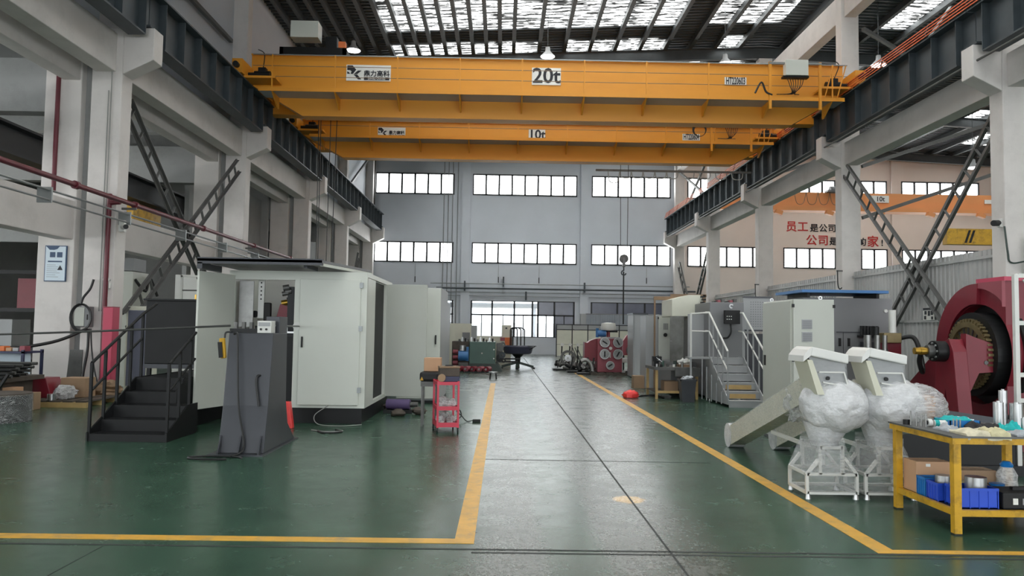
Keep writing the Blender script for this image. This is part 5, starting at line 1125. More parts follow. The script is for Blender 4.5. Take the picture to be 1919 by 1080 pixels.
MB().lathe([(0.0, 0.98), (0.62, 0.98), (0.66, 0.93), (0.58, 0.66), (0.5, 0.62), (0.0, 0.62)], (0.66, 32.8, 0), 24).build('table', 'turntable_paint', tt, True)
MB().cyl((0.66, 32.8, 0.2), (0.66, 32.8, 0.62), 0.10, 0.14, n=16).build('column', 'black_metal', tt, True); MB().cyl((0.66, 32.8, 0.5), (0.66, 32.8, 0.62), 0.16, 0.26, n=16).build('collar', 'black_metal', tt, True)
for a in range(4):
    an = a * math.pi / 2 - 0.06; x1, y1 = 0.66 + 0.68 * math.cos(an), 32.8 + 0.68 * math.sin(an)
    MB().bar((0.66, 32.8, 0.27), (x1, y1, 0.08), 0.12, 0.10).build('foot', 'dark_green', tt); MB().box(x1 - 0.06, x1 + 0.06, y1 - 0.06, y1 + 0.06, 0, 0.06).build('pad', 'black_metal', tt)
for i in range(3):
    x0 = 0.33 + 0.06 * i; x1 = 0.62 + 0.32 * (i / 2); y_ = 32.6 + 0.2 * i
    MB().tube([(x0, y_, 0.98), (x0, y_, 1.62)] + [((x0 + x1) / 2 - (x1 - x0) / 2 * math.cos(a * math.pi / 8), y_, 1.62 + 0.12 * math.sin(a * math.pi / 8)) for a in range(1, 8)] + [(x1, y_, 1.62), (x1, y_, 0.98)], 0.025, 8).build('hoop', 'black_metal', tt, True)
MB().bar((1.0, 32.5, 0.72), (1.36, 32.3, 0.95), 0.03, 0.03).build('lever', 'black_metal', tt); MB().bar((0.2, 32.4, 0.98), (1.42, 32.3, 0.97), 0.03, 0.03).build('bar', 'black_metal', tt)
so = thing('low_stool', 'small steel stool on the aisle before the green machine', 'stool', (-0.3, 25.4, 0))
MB().cyl((-0.29, 25.45, 0.2), (-0.29, 25.45, 0.24), 0.15, n=18).build('seat', 'steel', so, True)
for a in range(4): MB().cyl((-0.29 + 0.12 * math.cos(a * 1.571 + 0.8), 25.45 + 0.12 * math.sin(a * 1.571 + 0.8), 0.2), (-0.29 + 0.15 * math.cos(a * 1.571 + 0.8), 25.45 + 0.15 * math.sin(a * 1.571 + 0.8), 0), 0.025, n=8).build('leg', 'black_metal', so)
# ------------------------------------------------------------------ corrugated fence between the right columns
def corrugated(mb, x, y0, y1, z0, z1, pitch=0.2, d=0.035, th=0.004):
    ys = []; y = y0; i = 0
    prof = [(0, 0), (0.55, 0), (0.65, 1), (0.9, 1), (1.0, 0)]
    while y < y1 - 1e-6:
        for u, v in prof[:-1]:
            yy = y + u * pitch
            if yy <= y1: ys.append((yy, x + v * d))
        y += pitch
    ys.append((y1, x))
    vs = []
    for (yy, xx) in ys: vs += [(xx, yy, z0), (xx, yy, z1), (xx + th, yy, z1), (xx + th, yy, z0)]
    fs = []
    for i in range(len(ys) - 1):
        a, b = i * 4, (i + 1) * 4
        for q in range(4): fs.append((a + q, a + (q + 1) % 4, b + (q + 1) % 4, b + q))
    return mb.add(vs, fs)
fw = ('behind the red machine', 'behind the blue-topped machine', 'third panel along', 'nearest the back wall')
for k in range(4):
    y0 = 18.15 + 8.6 * k; y1 = y0 + 8.0
    t = thing('corrugated_fence', 'grey corrugated steel fence between the right columns, %s' % fw[k], 'fence', (12.0, (y0 + y1) / 2, 0), 'corrugated fence panels')
    corrugated(MB(), 12.02, y0, y1, 0.03, 3.8).build('sheet', 'corrugated_grey', t)
    for z in (2.02, 3.58): MB().box(11.97, 12.015, y0, y1, z, z + 0.07).build('rail', 'corrugated_grey', t)
    for y in (y0, y1 - 0.06): MB().box(12.07, 12.13, y, y + 0.06, 0, 3.8).build('post', 'aluminium_pipe', t)
t = thing('corrugated_fence', 'grey corrugated steel wall panel at the right edge, right of the nearest column', 'fence', (12.6, 17.2, 0), 'corrugated fence panels')
m_ = MB(); corrugated(m_, 0, 0, 3.2, 1.4, 3.95)
m_.v = [(12.05 + v[1], 17.3 + v[0], v[2]) for v in m_.v]; m_.build('sheet', 'corrugated_grey', t)
MB().box(12.05, 15.2, 17.28, 17.3, 1.35, 1.42).build('rail', 'corrugated_grey', t)
for x in (12.08, 15.1): MB().box(x, x + 0.06, 17.36, 17.42, 0, 3.95).build('post', 'aluminium_pipe', t)
sg = thing('fence_notice', 'small black and white notice on the corrugated fence', 'sign', (11.93, 21.4, 2.2))
MB().box(11.94, 11.95, 21.14, 21.7, 2.08, 2.44).build('plate', 'sign_white', sg)
MB().box(11.93, 11.939, 21.15, 21.69, 2.36, 2.43).build('header', 'sign_ink', sg)
for i, (a, b, c, d) in enumerate(((21.2, 21.3, 2.22, 2.34), (21.35, 21.45, 2.2, 2.34), (21.52, 21.62, 2.24, 2.34), (21.2, 21.28, 2.1, 2.18), (21.55, 21.64, 2.1, 2.2))): MB().box(11.93, 11.939, a, b, c, d).build('mark', 'sign_ink', sg)
sc = thing('security_camera', 'black and white security camera on the nearest right column', 'camera', (11.5, 17.6, 4.3))
MB().box(11.56, 11.63, 17.68, 17.8, 4.2, 4.4).build('bracket', 'white_enamel', sc); MB().cyl((11.58, 17.75, 4.3), (11.36, 17.6, 4.27), 0.07, n=12).build('body', 'black_rubber', sc, True)
tag(MB().tube(curve_pts([(11.6, 17.58, 4.2), (11.66, 17.57, 3.6), (11.75, 17.57, 3.35), (12.2, 17.45, 3.4), (13.5, 17.2, 3.42)], 8), 0.02).build('conduit', 'dark_green', None, True), 'dark green cable from the camera on the nearest right column', 'cable')
tag(MB().box(11.75, 12.1, 17.5, 17.58, 2.62, 2.95).build('wall_switch', 'grey_cabinet', None, bevel=0.01), 'small grey switch box on the nearest right column above the red machine', 'electrical box')
for k, z in ((1, 3.35), (2, 3.4)):
    y = 17.6 + 8.6 * k; h = thing('wire_hanger', 'hanging wire hooks on the right column %s' % ('before the lettering', 'behind the blue-topped machine')[k - 1], 'hook', (11.5, y, z))
    MB().tube(curve_pts([(11.45, y - 0.05, z + 0.5), (11.45, y - 0.08, z), (11.5, y - 0.1, z - 0.15), (11.58, y - 0.08, z - 0.1)], 6), 0.02).build('hook', 'cable_black', h); MB().box(11.42, 11.63, y - 0.06, y - 0.03, z + 0.45, z + 0.5).build('bracket', 'brace_steel', h)
# ------------------------------------------------------------------ far right machines along the aisle
pw = thing('partition_screen', 'row of beige office partitions with dark frames at the back', 'partition', (5.8, 49, 0))
for i in range(6):
    x = 3.4 + 1.0 * i
    MB().box(x, x + 0.06, 48.97, 49.05, 0, 2.08).build('post', 'window_frame', pw)
    if i < 5:
        MB().box(x + 0.06, x + 1.0, 49.0, 49.03, 0.05, 1.70).build('panel', 'beige_cabinet', pw); MB().box(x + 0.06, x + 1.0, 49.0, 49.03, 1.76, 2.02).build('glass', 'grey_cabinet', pw)
        for z in (1.70, 2.02, 0.78): MB().box(x + 0.06, x + 1.0, 48.99, 49.04, z, z + (0.05 if z != 0.78 else 0.015)).build('rail', 'window_frame', pw)
hs_ = thing('site_cabin', 'blue-grey corrugated cabin behind the beige partitions', 'cabin', (7, 51, 0))
m_ = MB(); corrugated(m_, 0, 0, 3.6, 0, 2.75, 0.16, 0.03); m_.v = [(5.55 + v[1], 50.8 - v[0], v[2]) for v in m_.v]; m_.build('front', 'corrugated_blue', hs_)
MB().box(5.5, 9.2, 50.84, 52.4, 2.75, 2.82).build('roof', 'mid_grey_cabinet', hs_); MB().box(5.15, 5.5, 50.8, 51.3, 0, 2.8).build('door', 'grey_cabinet', hs_); MB().box(9.1, 9.2, 50.84, 52.4, 0, 2.75).build('side', 'corrugated_blue', hs_); MB().box(5.5, 5.56, 50.84, 52.4, 0, 2.75).build('side', 'corrugated_blue', hs_)
rm = thing('red_winder', 'red machine with five steel discs on its front', 'machine', (4.05, 29, 0))
MB().prism([(3.58, 0.1), (4.52, 0.1), (4.52, 1.36), (3.58, 1.36)], 'y', 29, 29.9).build('body', 'dull_red', rm, bevel=0.02)
MB().prism([(3.12, 0.5), (3.58, 0.5), (3.58, 1.36), (3.35, 1.28), (3.22, 1.18), (3.12, 1.22)], 'y', 29.2, 29.8).build('side_guard', 'machine_red', rm)
for i, (x, z) in enumerate(((3.85, 1.22), (4.35, 1.22), (3.85, 0.78), (4.35, 0.78), (4.06, 0.36))):
    r = 0.19 if i < 4 else 0.16
    d = MB().cyl((x, 29.0, z), (x, 28.93, z), r, n=24).build('disc', 'brushed_steel', rm, True); MB().ring((x, z), 'y', r - 0.025, r, 28.90, 28.93, 24).build('rim', 'steel', d); MB().rbox((x, 28.915, z), (0.05, 0.02, r * 1.1), 0, 0, 0.5 * (i - 2)).build('key', 'black_metal', d)
MB().cyl((4.08, 28.97, 1.0), (4.08, 29.0, 1.0), 0.06, n=12).build('knob', 'white_enamel', rm); MB().box(4.03, 4.08, 28.97, 29.0, 0.65, 0.85).build('gauge', 'white_enamel', rm)
MB().cyl((3.62, 29.4, 1.55), (3.95, 29.4, 1.55), 0.13, n=14).cyl((3.62, 29.4, 1.4), (3.62, 29.4, 1.75), 0.06, n=10).build('motor', 'blue_paint', rm, True)
MB().box(3.75, 4.45, 29.3, 29.6, 1.36, 1.42).build('top_plate', 'grey_cabinet', rm); MB().cyl((4.05, 29.45, 1.42), (4.05, 29.45, 1.62), 0.07, n=12).build('spindle', 'dull_red', rm, True); MB().box(3.72, 4.40, 29.4, 29.5, 1.6, 1.66).build('crosshead', 'black_metal', rm); MB().lathe([(0, 1.66), (0.28, 1.68), (0.3, 1.78), (0.26, 1.95), (0.0, 1.97)], (4.05, 29.45, 0), 16).build('pay_off_reel', 'white_enamel', rm, True)
pr = thing('pallet', 'dark pallet under the red machine with five discs', 'pallet', (4.1, 29.2, 0))
for y in (28.6, 29.3, 30.0): MB().box(3.3, 5.0, y, y + 0.1, 0, 0.07).build('bearer', 'wood_dark', pr)
for i in range(6): MB().box(3.3 + 0.29 * i, 3.52 + 0.29 * i, 28.6, 30.1, 0.07, 0.1).build('board', 'wood_dark', pr)
for i in range(6):
    x = 4.55 + 0.07 * i; tag(MB().cyl((x, 28.7 + 0.1 * (i % 3), 0.16), (x + 0.15, 28.9 + 0.1 * (i % 3), 0.16 + 0.02 * i), 0.055, n=10).build('pipe_offcut', ('steel', 'worn_steel', 'brushed_steel')[i % 3], None, True), 'short metal offcut on the dark pallet, %s' % ('first', 'second', 'third', 'fourth', 'fifth', 'sixth')[i], 'metal part', 'offcuts on the dark pallet')
r2 = thing('red_reel_stand', 'tall dark red reel stand half hidden by the grey cabinet', 'machine', (4.95, 30.6, 0))
MB().prism([(4.78, 0.7), (5.6, 0.7), (5.6, 1.5), (4.95, 1.5), (4.78, 1.25)], 'y', 30.5, 30.8).build('guard', 'dull_red', r2); MB().box(4.78, 4.84, 30.5, 30.6, 0, 0.7).build('leg', 'black_metal', r2); MB().box(5.5, 5.56, 30.5, 30.6, 0, 0.7).build('leg', 'black_metal', r2); MB().cyl((5.1, 30.4, 0.9), (5.1, 30.5, 0.9), 0.2, n=16).build('hub', 'worn_steel', r2, True); MB().box(4.7, 5.6, 30.3, 30.8, 0.42, 0.6).build('tray', 'white_enamel', r2)
# scrap reels on skids
def reel_skid(x, y, s, label, seed):
    t = thing('reel_skid', label, 'machine part', (x, y, 0)); q = random.Random(seed)
    MB().box(x - 0.5 * s, x + 0.5 * s, y - 0.3, y + 0.3, 0.0, 0.07).build('skid', 'black_metal', t)
    for i in range(14):
        a = q.random() * 3; c = (x - 0.42 * s + 0.062 * s * i, y - 0.1 + 0.2 * q.random(), 0.14 + 0.1 * q.random())
        MB().cyl(c, (c[0] + 0.22 * math.cos(a), c[1] + 0.1, c[2] + 0.16 * math.sin(a)), 0.05 + 0.05 * q.random(), n=10).build('shaft', ('worn_steel', 'black_metal', 'brushed_steel')[i % 3], t, True)
    for i in range(3):
        px = x - 0.3 * s + 0.3 * s * i; MB().bar((px - 0.06, y, 0.1), (px + 0.03, y, 0.45 + 0.2 * q.random()), 0.05, 0.05).build('bracket', 'black_metal', t)
    return t
s1 = reel_skid(2.75, 32.0, 1.3, 'skid with a large spoked reel by the aisle, furthest from the viewer', 1)
MB().ring((2.7, 0.52), 'y', 0.22, 0.32, 31.6, 31.72, 24).build('reel_rim', 'worn_steel', s1); MB().ring((2.7, 0.52), 'y', 0.04, 0.14, 31.58, 31.74, 16).build('reel_hub', 'steel', s1)
for a in range(5): MB().bar((2.7 + 0.1 * math.cos(a * 1.257), 31.66, 0.52 + 0.1 * math.sin(a * 1.257)), (2.7 + 0.26 * math.cos(a * 1.257), 31.66, 0.52 + 0.26 * math.sin(a * 1.257)), 0.04, 0.05).build('spoke', 'worn_steel', s1)
for i in range(3):
    px = 2.45 + 0.33 * i
    MB().bar((px, 31.95, 0.3), (px + 0.02, 31.95, 1.0), 0.05, 0.06).build('upright', 'black_metal', s1); MB().rbox((px + 0.03, 31.93, 1.06), (0.12, 0.1, 0.12), 0, 0, 0.4).build('white_cap', 'white_enamel', s1)
for i in range(3): MB().bar((2.9 + 0.1 * i, 31.9, 0.95), (3.15 + 0.1 * i, 31.8, 0.35), 0.03, 0.03).build('rod', 'worn_steel', s1)
s2 = reel_skid(3.05, 30.3, 1.0, 'skid with black machine parts between the spoked reel and the red machine', 2)
s3 = reel_skid(3.2, 29.2 - 0.2, 0.75, 'skid with a white bent bracket before the red machine', 3)
MB().tube([(3.1 + 0.28 * math.cos(a * 0.3), 28.85, 0.14 + 0.42 * math.sin(a * 0.3)) for a in range(8)], 0.08, 10).build('bent_bracket', 'brushed_steel', s3, True)
# grey cabinets along the right of the aisle
gc = thing('grey_cabinet', 'tall grey cabinet with a vent near the floor, furthest along the right', 'cabinet', (4.9, 27.6, 0))
MB().box(4.62, 5.12, 27.2, 28.4, 0.03, 2.25).build('body', 'grey_cabinet', gc, bevel=0.008); MB().box(4.66, 5.08, 27.17, 27.2, 0.1, 2.2).build('door', 'grey_cabinet', gc); MB().box(4.92, 5.1, 27.15, 27.17, 0.35, 0.6).build('vent', 'mid_grey_cabinet', gc); MB().box(4.6, 5.14, 27.15, 28.42, 2.25, 2.3).build('top', 'charcoal_metal', gc); MB().box(5.12, 5.55, 27.2, 28.4, 0.03, 2.27).build('side_unit', 'mid_grey_cabinet', gc)
g2 = thing('control_cabinet', 'pale green-grey control cabinet with a round black knob behind the workbench', 'cabinet', (4.75, 22, 0))
MB().box(4.45, 5.02, 22.03, 22.8, 0.03, 2.12).build('body', 'grey_cabinet', g2, bevel=0.008); dr_ = MB().box(4.46, 5.01, 22.0, 22.03, 0.08, 2.1).build('door', 'white_cabinet', g2); MB().cyl((4.66, 22.0, 1.55), (4.66, 21.97, 1.55), 0.055, n=16).build('knob', 'black_rubber', dr_, True)
for i in range(4): MB().box(4.61 + 0.035 * i, 4.63 + 0.035 * i, 21.99, 22.0, 1.7, 1.88).build('slot', 'mid_grey_cabinet', dr_)
for z in (0.9, 2.0): MB().box(4.44, 4.47, 21.98, 22.0, z, z + 0.06).build('hinge', 'black_rubber', dr_)
MB().box(4.1, 4.45, 22.0, 22.9, 0.03, 2.1).build('side_unit', 'grey_cabinet', g2)
# ------------------------------------------------------------------ grey machine line with stairs
gl = thing('grey_machine_line', 'long grey machine enclosure behind the grey stairs', 'machine enclosure', (5.6, 19.5, 0))
MB().box(5.06, 5.9, 18.75, 22.5, 0.05, 2.38).build('body', 'mid_grey_cabinet', gl, bevel=0.015)
MB().tube([(4.33 + 0.3 * math.sin(a * 0.2), 19.9 - 0.05 * a, 1.4) for a in range(2)], 0.01).build('pin', 'steel', gl)
cp = MB(); 
for i in range(9):
    a0 = math.pi / 2 * i / 8; a1 = math.pi / 2 * (i + 1) / 8
    if i < 8: cp.prism([(4.38 + 0.3 * math.sin(a0), 20.1 - 0.4 * math.cos(a0) * 0 - 0.25 * math.sin(a0)), (4.38 + 0.3 * math.sin(a1), 20.1 - 0.25 * math.sin(a1)), (4.39 + 0.3 * math.sin(a1), 20.12 - 0.25 * math.sin(a1)), (4.39 + 0.3 * math.sin(a0), 20.12 - 0.25 * math.sin(a0))], 'z', 0.85, 2.05)
cp.build('curved_panel', 'brushed_steel', gl, True)
MB().box(4.66, 5.10, 19.3, 19.34, 1.02, 2.09).build('door_panel', 'grey_cabinet', gl); MB().box(5.08, 5.14, 19.0, 19.34, 0.6, 2.1).build('gap_shade', 'black_metal', gl)  # the black box stands in for shade in the gap beside the door panel
MB().box(4.4, 5.06, 20.05, 21.95, 0.05, 0.85).build('lower_body', 'mid_grey_cabinet', gl)
MB().prism([(4.45, 2.05), (5.35, 2.05), (5.32, 2.35), (5.2, 2.62), (4.9, 2.62), (4.45, 2.5)], 'y', 20.2, 21.5).build('hood', 'beige_cabinet', gl, bevel=0.01)
for i in range(9): MB().box(5.2 + 0.03 * (i % 2), 5.27 + 0.03 * (i % 2), 20.0, 20.2, 1.95 + 0.075 * i, 1.99 + 0.075 * i).build('terminal', 'black_metal', gl)
for i in range(6): MB().box(5.2 + 0.1 * i, 5.27 + 0.1 * i, 18.9, 19.1, 2.38, 2.41 + 0.03 * (i % 3)).build('fitting', ('black_metal', 'dull_red', 'worn_steel')[i % 3], gl)
bmw = thing('brown_gantry', 'small brown beam frame above the pale control cabinet', 'frame', (4.7, 21.6, 0))
MB().box(4.2, 5.4, 21.3, 21.4, 2.52, 2.62).build('beam', 'wood_brown', bmw); MB().box(4.2, 4.24, 21.3, 21.36, 0, 2.52).build('post', 'wood_brown', bmw); MB().box(5.9, 5.98, 22.6, 22.72, 0, 2.75).build('post', 'wood_brown', bmw); MB().box(4.95, 6.0, 22.6, 22.72, 2.68, 2.76).build('beam', 'wood_brown', bmw)
op = thing('operator_terminal', 'black operator panel on an arm in front of the grey machine line', 'control panel', (5.55, 18.6, 1.9))
MB().box(5.36, 5.74, 18.52, 18.62, 1.85, 2.18).build('panel', 'black_rubber', op, bevel=0.01); MB().ring((5.55, 2.28), 'y', 0.03, 0.055, 18.6, 18.63, 16, 0.5, 5.2).build('hook', 'steel', op); MB().box(5.52, 5.58, 18.62, 18.75, 1.95, 2.1).build('mount', 'charcoal_metal', op)
for i in range(6): MB().cyl((5.42 + 0.05 * (i % 3), 18.52, 2.03 - 0.07 * (i // 3)), (5.42 + 0.05 * (i % 3), 18.51, 2.03 - 0.07 * (i // 3)), 0.014, n=8).build('button', 'white_enamel', op)
MB().tube(curve_pts([(5.52, 18.58, 1.84), (5.52, 18.55, 1.65), (5.46, 18.6, 1.52), (5.38, 18.7, 1.5)], 6), 0.022).build('cable', 'cable_black', op)
gs = thing('grey_stairs', 'light grey steel stairs with handrails beside the white cabinet', 'stairs', (5.3, 17.5, 0))
GX0, GX1 = 4.96, 5.74
for i in range(6):
    z = 0.15 + 0.178 * i; y0 = 16.8 + 0.3 * i
    MB().box(GX0, GX1, y0, y0 + (0.32 if i < 5 else 0.42), z - 0.03, z).build('tread' if i < 5 else 'platform', 'grey_cabinet', gs); MB().box(GX0, GX1, y0 + 0.005, y0 + 0.02, z - 0.16, z - 0.03).build('riser', 'grey_cabinet', gs)
    if i in (1, 2): MB().box(GX0 + 0.1, GX1 - 0.1, y0 - 0.001, y0 + 0.004, z - 0.15, z - 0.05).build('scuff_plate', 'wood_yellow', gs)
for x in (GX0 - 0.02, GX1): MB().prism([(16.78, 0.06), (18.7, 0.06), (18.7, 1.06), (18.28, 1.06)] + [(18.28 - 0.3 * i, 1.04 - 0.178 * i) for i in range(1, 5)] + [(16.78, 0.16)], 'x', x, x + 0.02).build('stringer', 'grey_cabinet', gs)
for x in (GX0 + 0.03, GX1 - 0.03):
    for y in (16.85, 18.5): MB().cyl((x, y, 0), (x, y, 0.07), 0.02, n=8).build('foot', 'steel', gs)
for s_, x in ((-1, GX0 - 0.02), (1, GX1 + 0.01)):
    P = [(16.83, 0.1, 1.22), (17.2, 0.3, 1.44), (17.6, 0.55, 1.68), (18.0, 0.8, 1.92), (18.35, 1.0, 2.09)]
    for y, z0, z1 in P: MB().box(x - 0.015, x + 0.015, y - 0.015, y + 0.015, z0, z1).build('baluster', 'grey_cabinet', gs)
    MB().tube([(x, 16.83, 1.22), (x, 18.35, 2.11), (x, 18.68, 2.12)], 0.022, 8).build('handrail', 'white_enamel', gs)
    MB().tube([(x, 16.83, 0.80), (x, 18.35, 1.66), (x, 18.68, 1.67)], 0.018, 8).build('mid_rail', 'white_enamel', gs)
MB().tube([(4.94, 18.35, 2.11), (4.5, 18.35, 2.07)], 0.022, 8).build('handrail', 'white_enamel', gs); MB().tube([(4.94, 18.35, 1.66), (4.5, 18.35, 1.66)], 0.018, 8).build('mid_rail', 'white_enamel', gs)
MB().box(4.48, 4.52, 18.33, 18.37, 1.02, 2.09).build('baluster', 'white_enamel', gs); MB().box(4.45, 4.94, 18.3, 18.7, 1.0, 1.04).build('platform', 'grey_cabinet', gs); MB().box(4.48, 4.52, 18.33, 18.37, 0, 1.0).build('leg', 'grey_cabinet', gs)
for i in range(5): MB().box(4.75 + 0.03 * i, 4.77 + 0.03 * i, 18.3 - 0.3 * i, 18.33 - 0.3 * i, 0.05, 1.0 - 0.17 * i).build('support', 'grey_cabinet', gs)
pf = thing('perforated_panel', 'grey perforated panel behind the right handrail of the grey stairs', 'panel', (6.25, 18.9, 0))
MB().box(5.95, 6.62, 18.9, 18.94, 1.72, 2.5).build('sheet', 'grey_cabinet', pf); MB().box(5.93, 6.64, 18.88, 18.96, 2.5, 2.54).build('top_rail', 'charcoal_metal', pf); MB().box(5.95, 6.62, 18.88, 18.96, 1.68, 1.72).build('bottom_rail', 'charcoal_metal', pf)
hole = MB().cyl((6.12, 18.893, 1.8), (6.12, 18.9, 1.8), 0.014, n=6).build('perforation', 'mid_grey_cabinet', pf)
for i in range(8):
    for j_ in range(11):
        if i + j_: dup(hole, (0.058 * i, 0, 0.06 * j_), pf)
for x in (5.93, 6.6): MB().box(x, x + 0.04, 18.88, 18.96, 0, 2.5).build('post', 'grey_cabinet', pf)
MB().box(6.0, 6.58, 19.0, 19.4, 0, 1.62).build('dark_cabinet', 'charcoal_metal', pf)
# ------------------------------------------------------------------ workbench of the middle distance
wb = thing('workbench', 'old workbench with steel top and wooden legs by the grey cabinets', 'workbench', (4.25, 19.3, 0))
MB().box(3.72, 4.8, 18.7, 20.0, 0.70, 0.77).build('top', 'worn_steel', wb)
for x in (3.74, 4.72):
    for y in (18.75, 19.9): MB().box(x, x + 0.06, y, y + 0.06, 0, 0.70).build('leg', 'wood_yellow', wb)
MB().box(3.74, 4.78, 18.76, 18.80, 0.14, 0.20).build('stretcher', 'wood_yellow', wb); MB().box(3.74, 4.78, 18.8, 19.9, 0.16, 0.18).build('shelf', 'wood_dark', wb); MB().box(4.2, 4.8, 18.66, 18.7, 0.56, 0.77).build('apron', 'worn_steel', wb)
q = random.Random(4); nm_ = ('vise jaw', 'black clamp', 'green spool', 'steel bushing', 'white jug', 'black bottle', 'pale rag')
for i in range(9):
    x = 3.8 + 0.105 * i; h = 0.05 + 0.1 * q.random(); y = 18.85 + 0.5 * q.random()
    tag(MB().cyl((x, y, 0.7705), (x, y, 0.7705 + h), 0.028 + 0.015 * q.random(), n=10).build('bench_part', ('steel', 'black_metal', 'machine_green', 'worn_steel', 'white_enamel', 'dark_green', 'brushed_steel')[i % 7], None, True), 'small turned part on the old workbench, %s from the left' % ('first', 'second', 'third', 'fourth', 'fifth', 'sixth', 'seventh', 'eighth', 'ninth')[i], 'part', 'parts on the old workbench')
vs_ = thing('bench_vise', 'black bench vise at the left end of the old workbench', 'vise', (3.85, 19.3, 0.77)); MB().box(3.78, 3.9, 19.15, 19.45, 0.7705, 0.9).build('base', 'black_metal', vs_); MB().box(3.74, 3.96, 19.1, 19.25, 0.9, 1.02).build('jaw', 'black_metal', vs_); MB().cyl((3.85, 19.1, 0.93), (3.85, 18.85, 0.95), 0.02, n=8).build('screw', 'steel', vs_); MB().bar((3.78, 18.86, 1.0), (3.92, 18.86, 0.9), 0.015, 0.015).build('handle', 'steel', vs_)
rb_ = thing('rag_basket', 'heap of white rags in a brown tray on the old workbench', 'tray', (4.55, 19.2, 0.77)); MB().box(4.38, 4.72, 19.05, 19.35, 0.7705, 0.83).build('tray', 'wood_brown', rb_); MB().blob((4.55, 19.2, 0.88), (0.16, 0.13, 0.09), 12, 0.35).build('rags', 'white_plastic', rb_, True)
tbn = thing('trash_bin', 'dark grey trash bin under the right end of the old workbench', 'bin', (4.35, 18.2, 0))
MB().add([(4.22, 18.0, 0), (4.5, 18.0, 0), (4.5, 18.25, 0), (4.22, 18.25, 0), (4.18, 17.97, 0.52), (4.54, 17.97, 0.52), (4.54, 18.29, 0.52), (4.18, 18.29, 0.52)], [(0, 1, 2, 3), (0, 1, 5, 4), (1, 2, 6, 5), (2, 3, 7, 6), (3, 0, 4, 7)]).build('body', 'charcoal_metal', tbn); MB().ring((0, 0), 'z', 0.1, 0.11, 0, 0.01).v and None
MB().box(4.16, 4.56, 17.95, 17.98, 0.49, 0.53).box(4.16, 4.56, 18.28, 18.31, 0.49, 0.53).box(4.16, 4.19, 17.95, 18.31, 0.49, 0.53).box(4.53, 4.56, 17.95, 18.31, 0.49, 0.53).build('rim', 'charcoal_metal', tbn); MB().blob((4.36, 18.13, 0.5), (0.14, 0.12, 0.1), 15, 0.4).build('rubbish', 'grey_cloth', tbn, True)
tag(MB().blob((3.17, 18.95, 0.07), (0.2, 0.16, 0.12), 6, 0.18, flat=0.0).build('red_bag', 'orange_red_plastic', None, True), 'bright coral red plastic bag on the floor by the aisle line', 'bag')
tag(MB().box(3.8, 4.15, 22.2, 22.6, 0, 0.36).build('carton', 'cardboard_dull', None, bevel=0.01), 'dull brown carton left of the old workbench', 'box')
tag(MB().box(4.0, 4.35, 19.0, 19.4, 0.1805, 0.42).build('carton', 'cardboard_dull', None, bevel=0.01), 'brown carton on the lower shelf of the old workbench', 'box')
for i in range(4): tag(MB().tube(curve_pts([(3.4 + 0.05 * i, 19.2 + 0.15 * i, 0.012), (3.7, 19.4 + 0.1 * i, 0.012), (4.0, 19.0 + 0.3 * i, 0.012)], 6), 0.012).build('floor_cable', 'cable_black', None, True), 'black cable on the floor before the old workbench, %s strand' % ('first', 'second', 'third', 'fourth')[i], 'cable', 'cables by the old workbench')
# ------------------------------------------------------------------ white cabinet and blue-topped machine
wc = thing('white_cabinet', 'tall white electrical cabinet with two vents at the right', 'cabinet', (4.48, 11.7, 0))
MB().box(4.19, 4.78, 11.08, 12.3, 0.04, 2.12).build('body', 'white_cabinet', wc, bevel=0.006)
dl = MB().box(4.165, 4.19, 11.1, 12.28, 0.06, 2.10).build('side_door', 'pale_cabinet', wc, bevel=0.004); dr2 = MB().box(4.19, 4.78, 11.04, 11.079, 0.05, 2.12).build('door', 'pale_cabinet', wc, bevel=0.004)
MB().box(4.15, 4.165, 12.14, 12.2, 1.12, 1.28).build('lock', 'black_metal', dl)
for z in (0.7, 1.22, 2.0): MB().box(4.165, 4.2, 11.02, 11.04, z, z + 0.05).build('hinge', 'black_rubber', dr2)
MB().box(4.76, 4.79, 11.02, 11.04, 2.0, 2.045).build('hinge', 'black_rubber', dr2)
for k in range(2):
    v0 = MB().box(4.31, 4.46, 11.03, 11.04, 1.69 - 0.18 * k, 1.83 - 0.18 * k).build('vent', 'grey_cabinet', dr2)
    for i in range(7): MB().box(4.32, 4.45, 11.022, 11.032, 1.70 + 0.018 * i - 0.18 * k, 1.708 + 0.018 * i - 0.18 * k).build('louvre', 'mid_grey_cabinet', dr2)
for x, y in ((4.25, 12.1), (4.65, 11.2)): MB().ring((x, 2.15), 'y', 0.015, 0.03, y, y + 0.02, 12).build('lifting_eye', 'steel', wc)
MB().box(4.19, 4.78, 11.08, 12.3, 0, 0.04).build('plinth', 'charcoal_metal', wc)
bmn = thing('blue_topped_machine', 'grey machine housing with a raised blue top panel behind the white cabinet', 'machine', (6.2, 14, 0))
MB().box(5.3, 6.88, 13.5, 15.2, 0.05, 2.27).build('body', 'mid_grey_cabinet', bmn, bevel=0.01); MB().prism([(5.2, 13.3), (6.72, 13.3), (6.72, 14.6), (5.2, 14.6)], 'z', 2.35, 2.40).build('top_panel', 'panel_blue', bmn); MB().box(5.35, 5.4, 13.45, 14.4, 2.27, 2.36).build('strut', 'black_metal', bmn); MB().box(6.6, 6.65, 13.5, 14.4, 2.27, 2.36).build('strut', 'black_metal', bmn)
for x in (5.92, 6.08): MB().box(x, x + 0.03, 13.46, 13.5, 1.42, 1.56).build('handle', 'black_rubber', bmn)
MB().box(6.0, 6.003, 13.49, 13.5, 0.1, 1.66).build('door_seam', 'black_metal', bmn); MB().box(5.88, 6.6, 13.485, 13.5, 1.66, 1.675).build('shelf_edge', 'charcoal_metal', bmn)
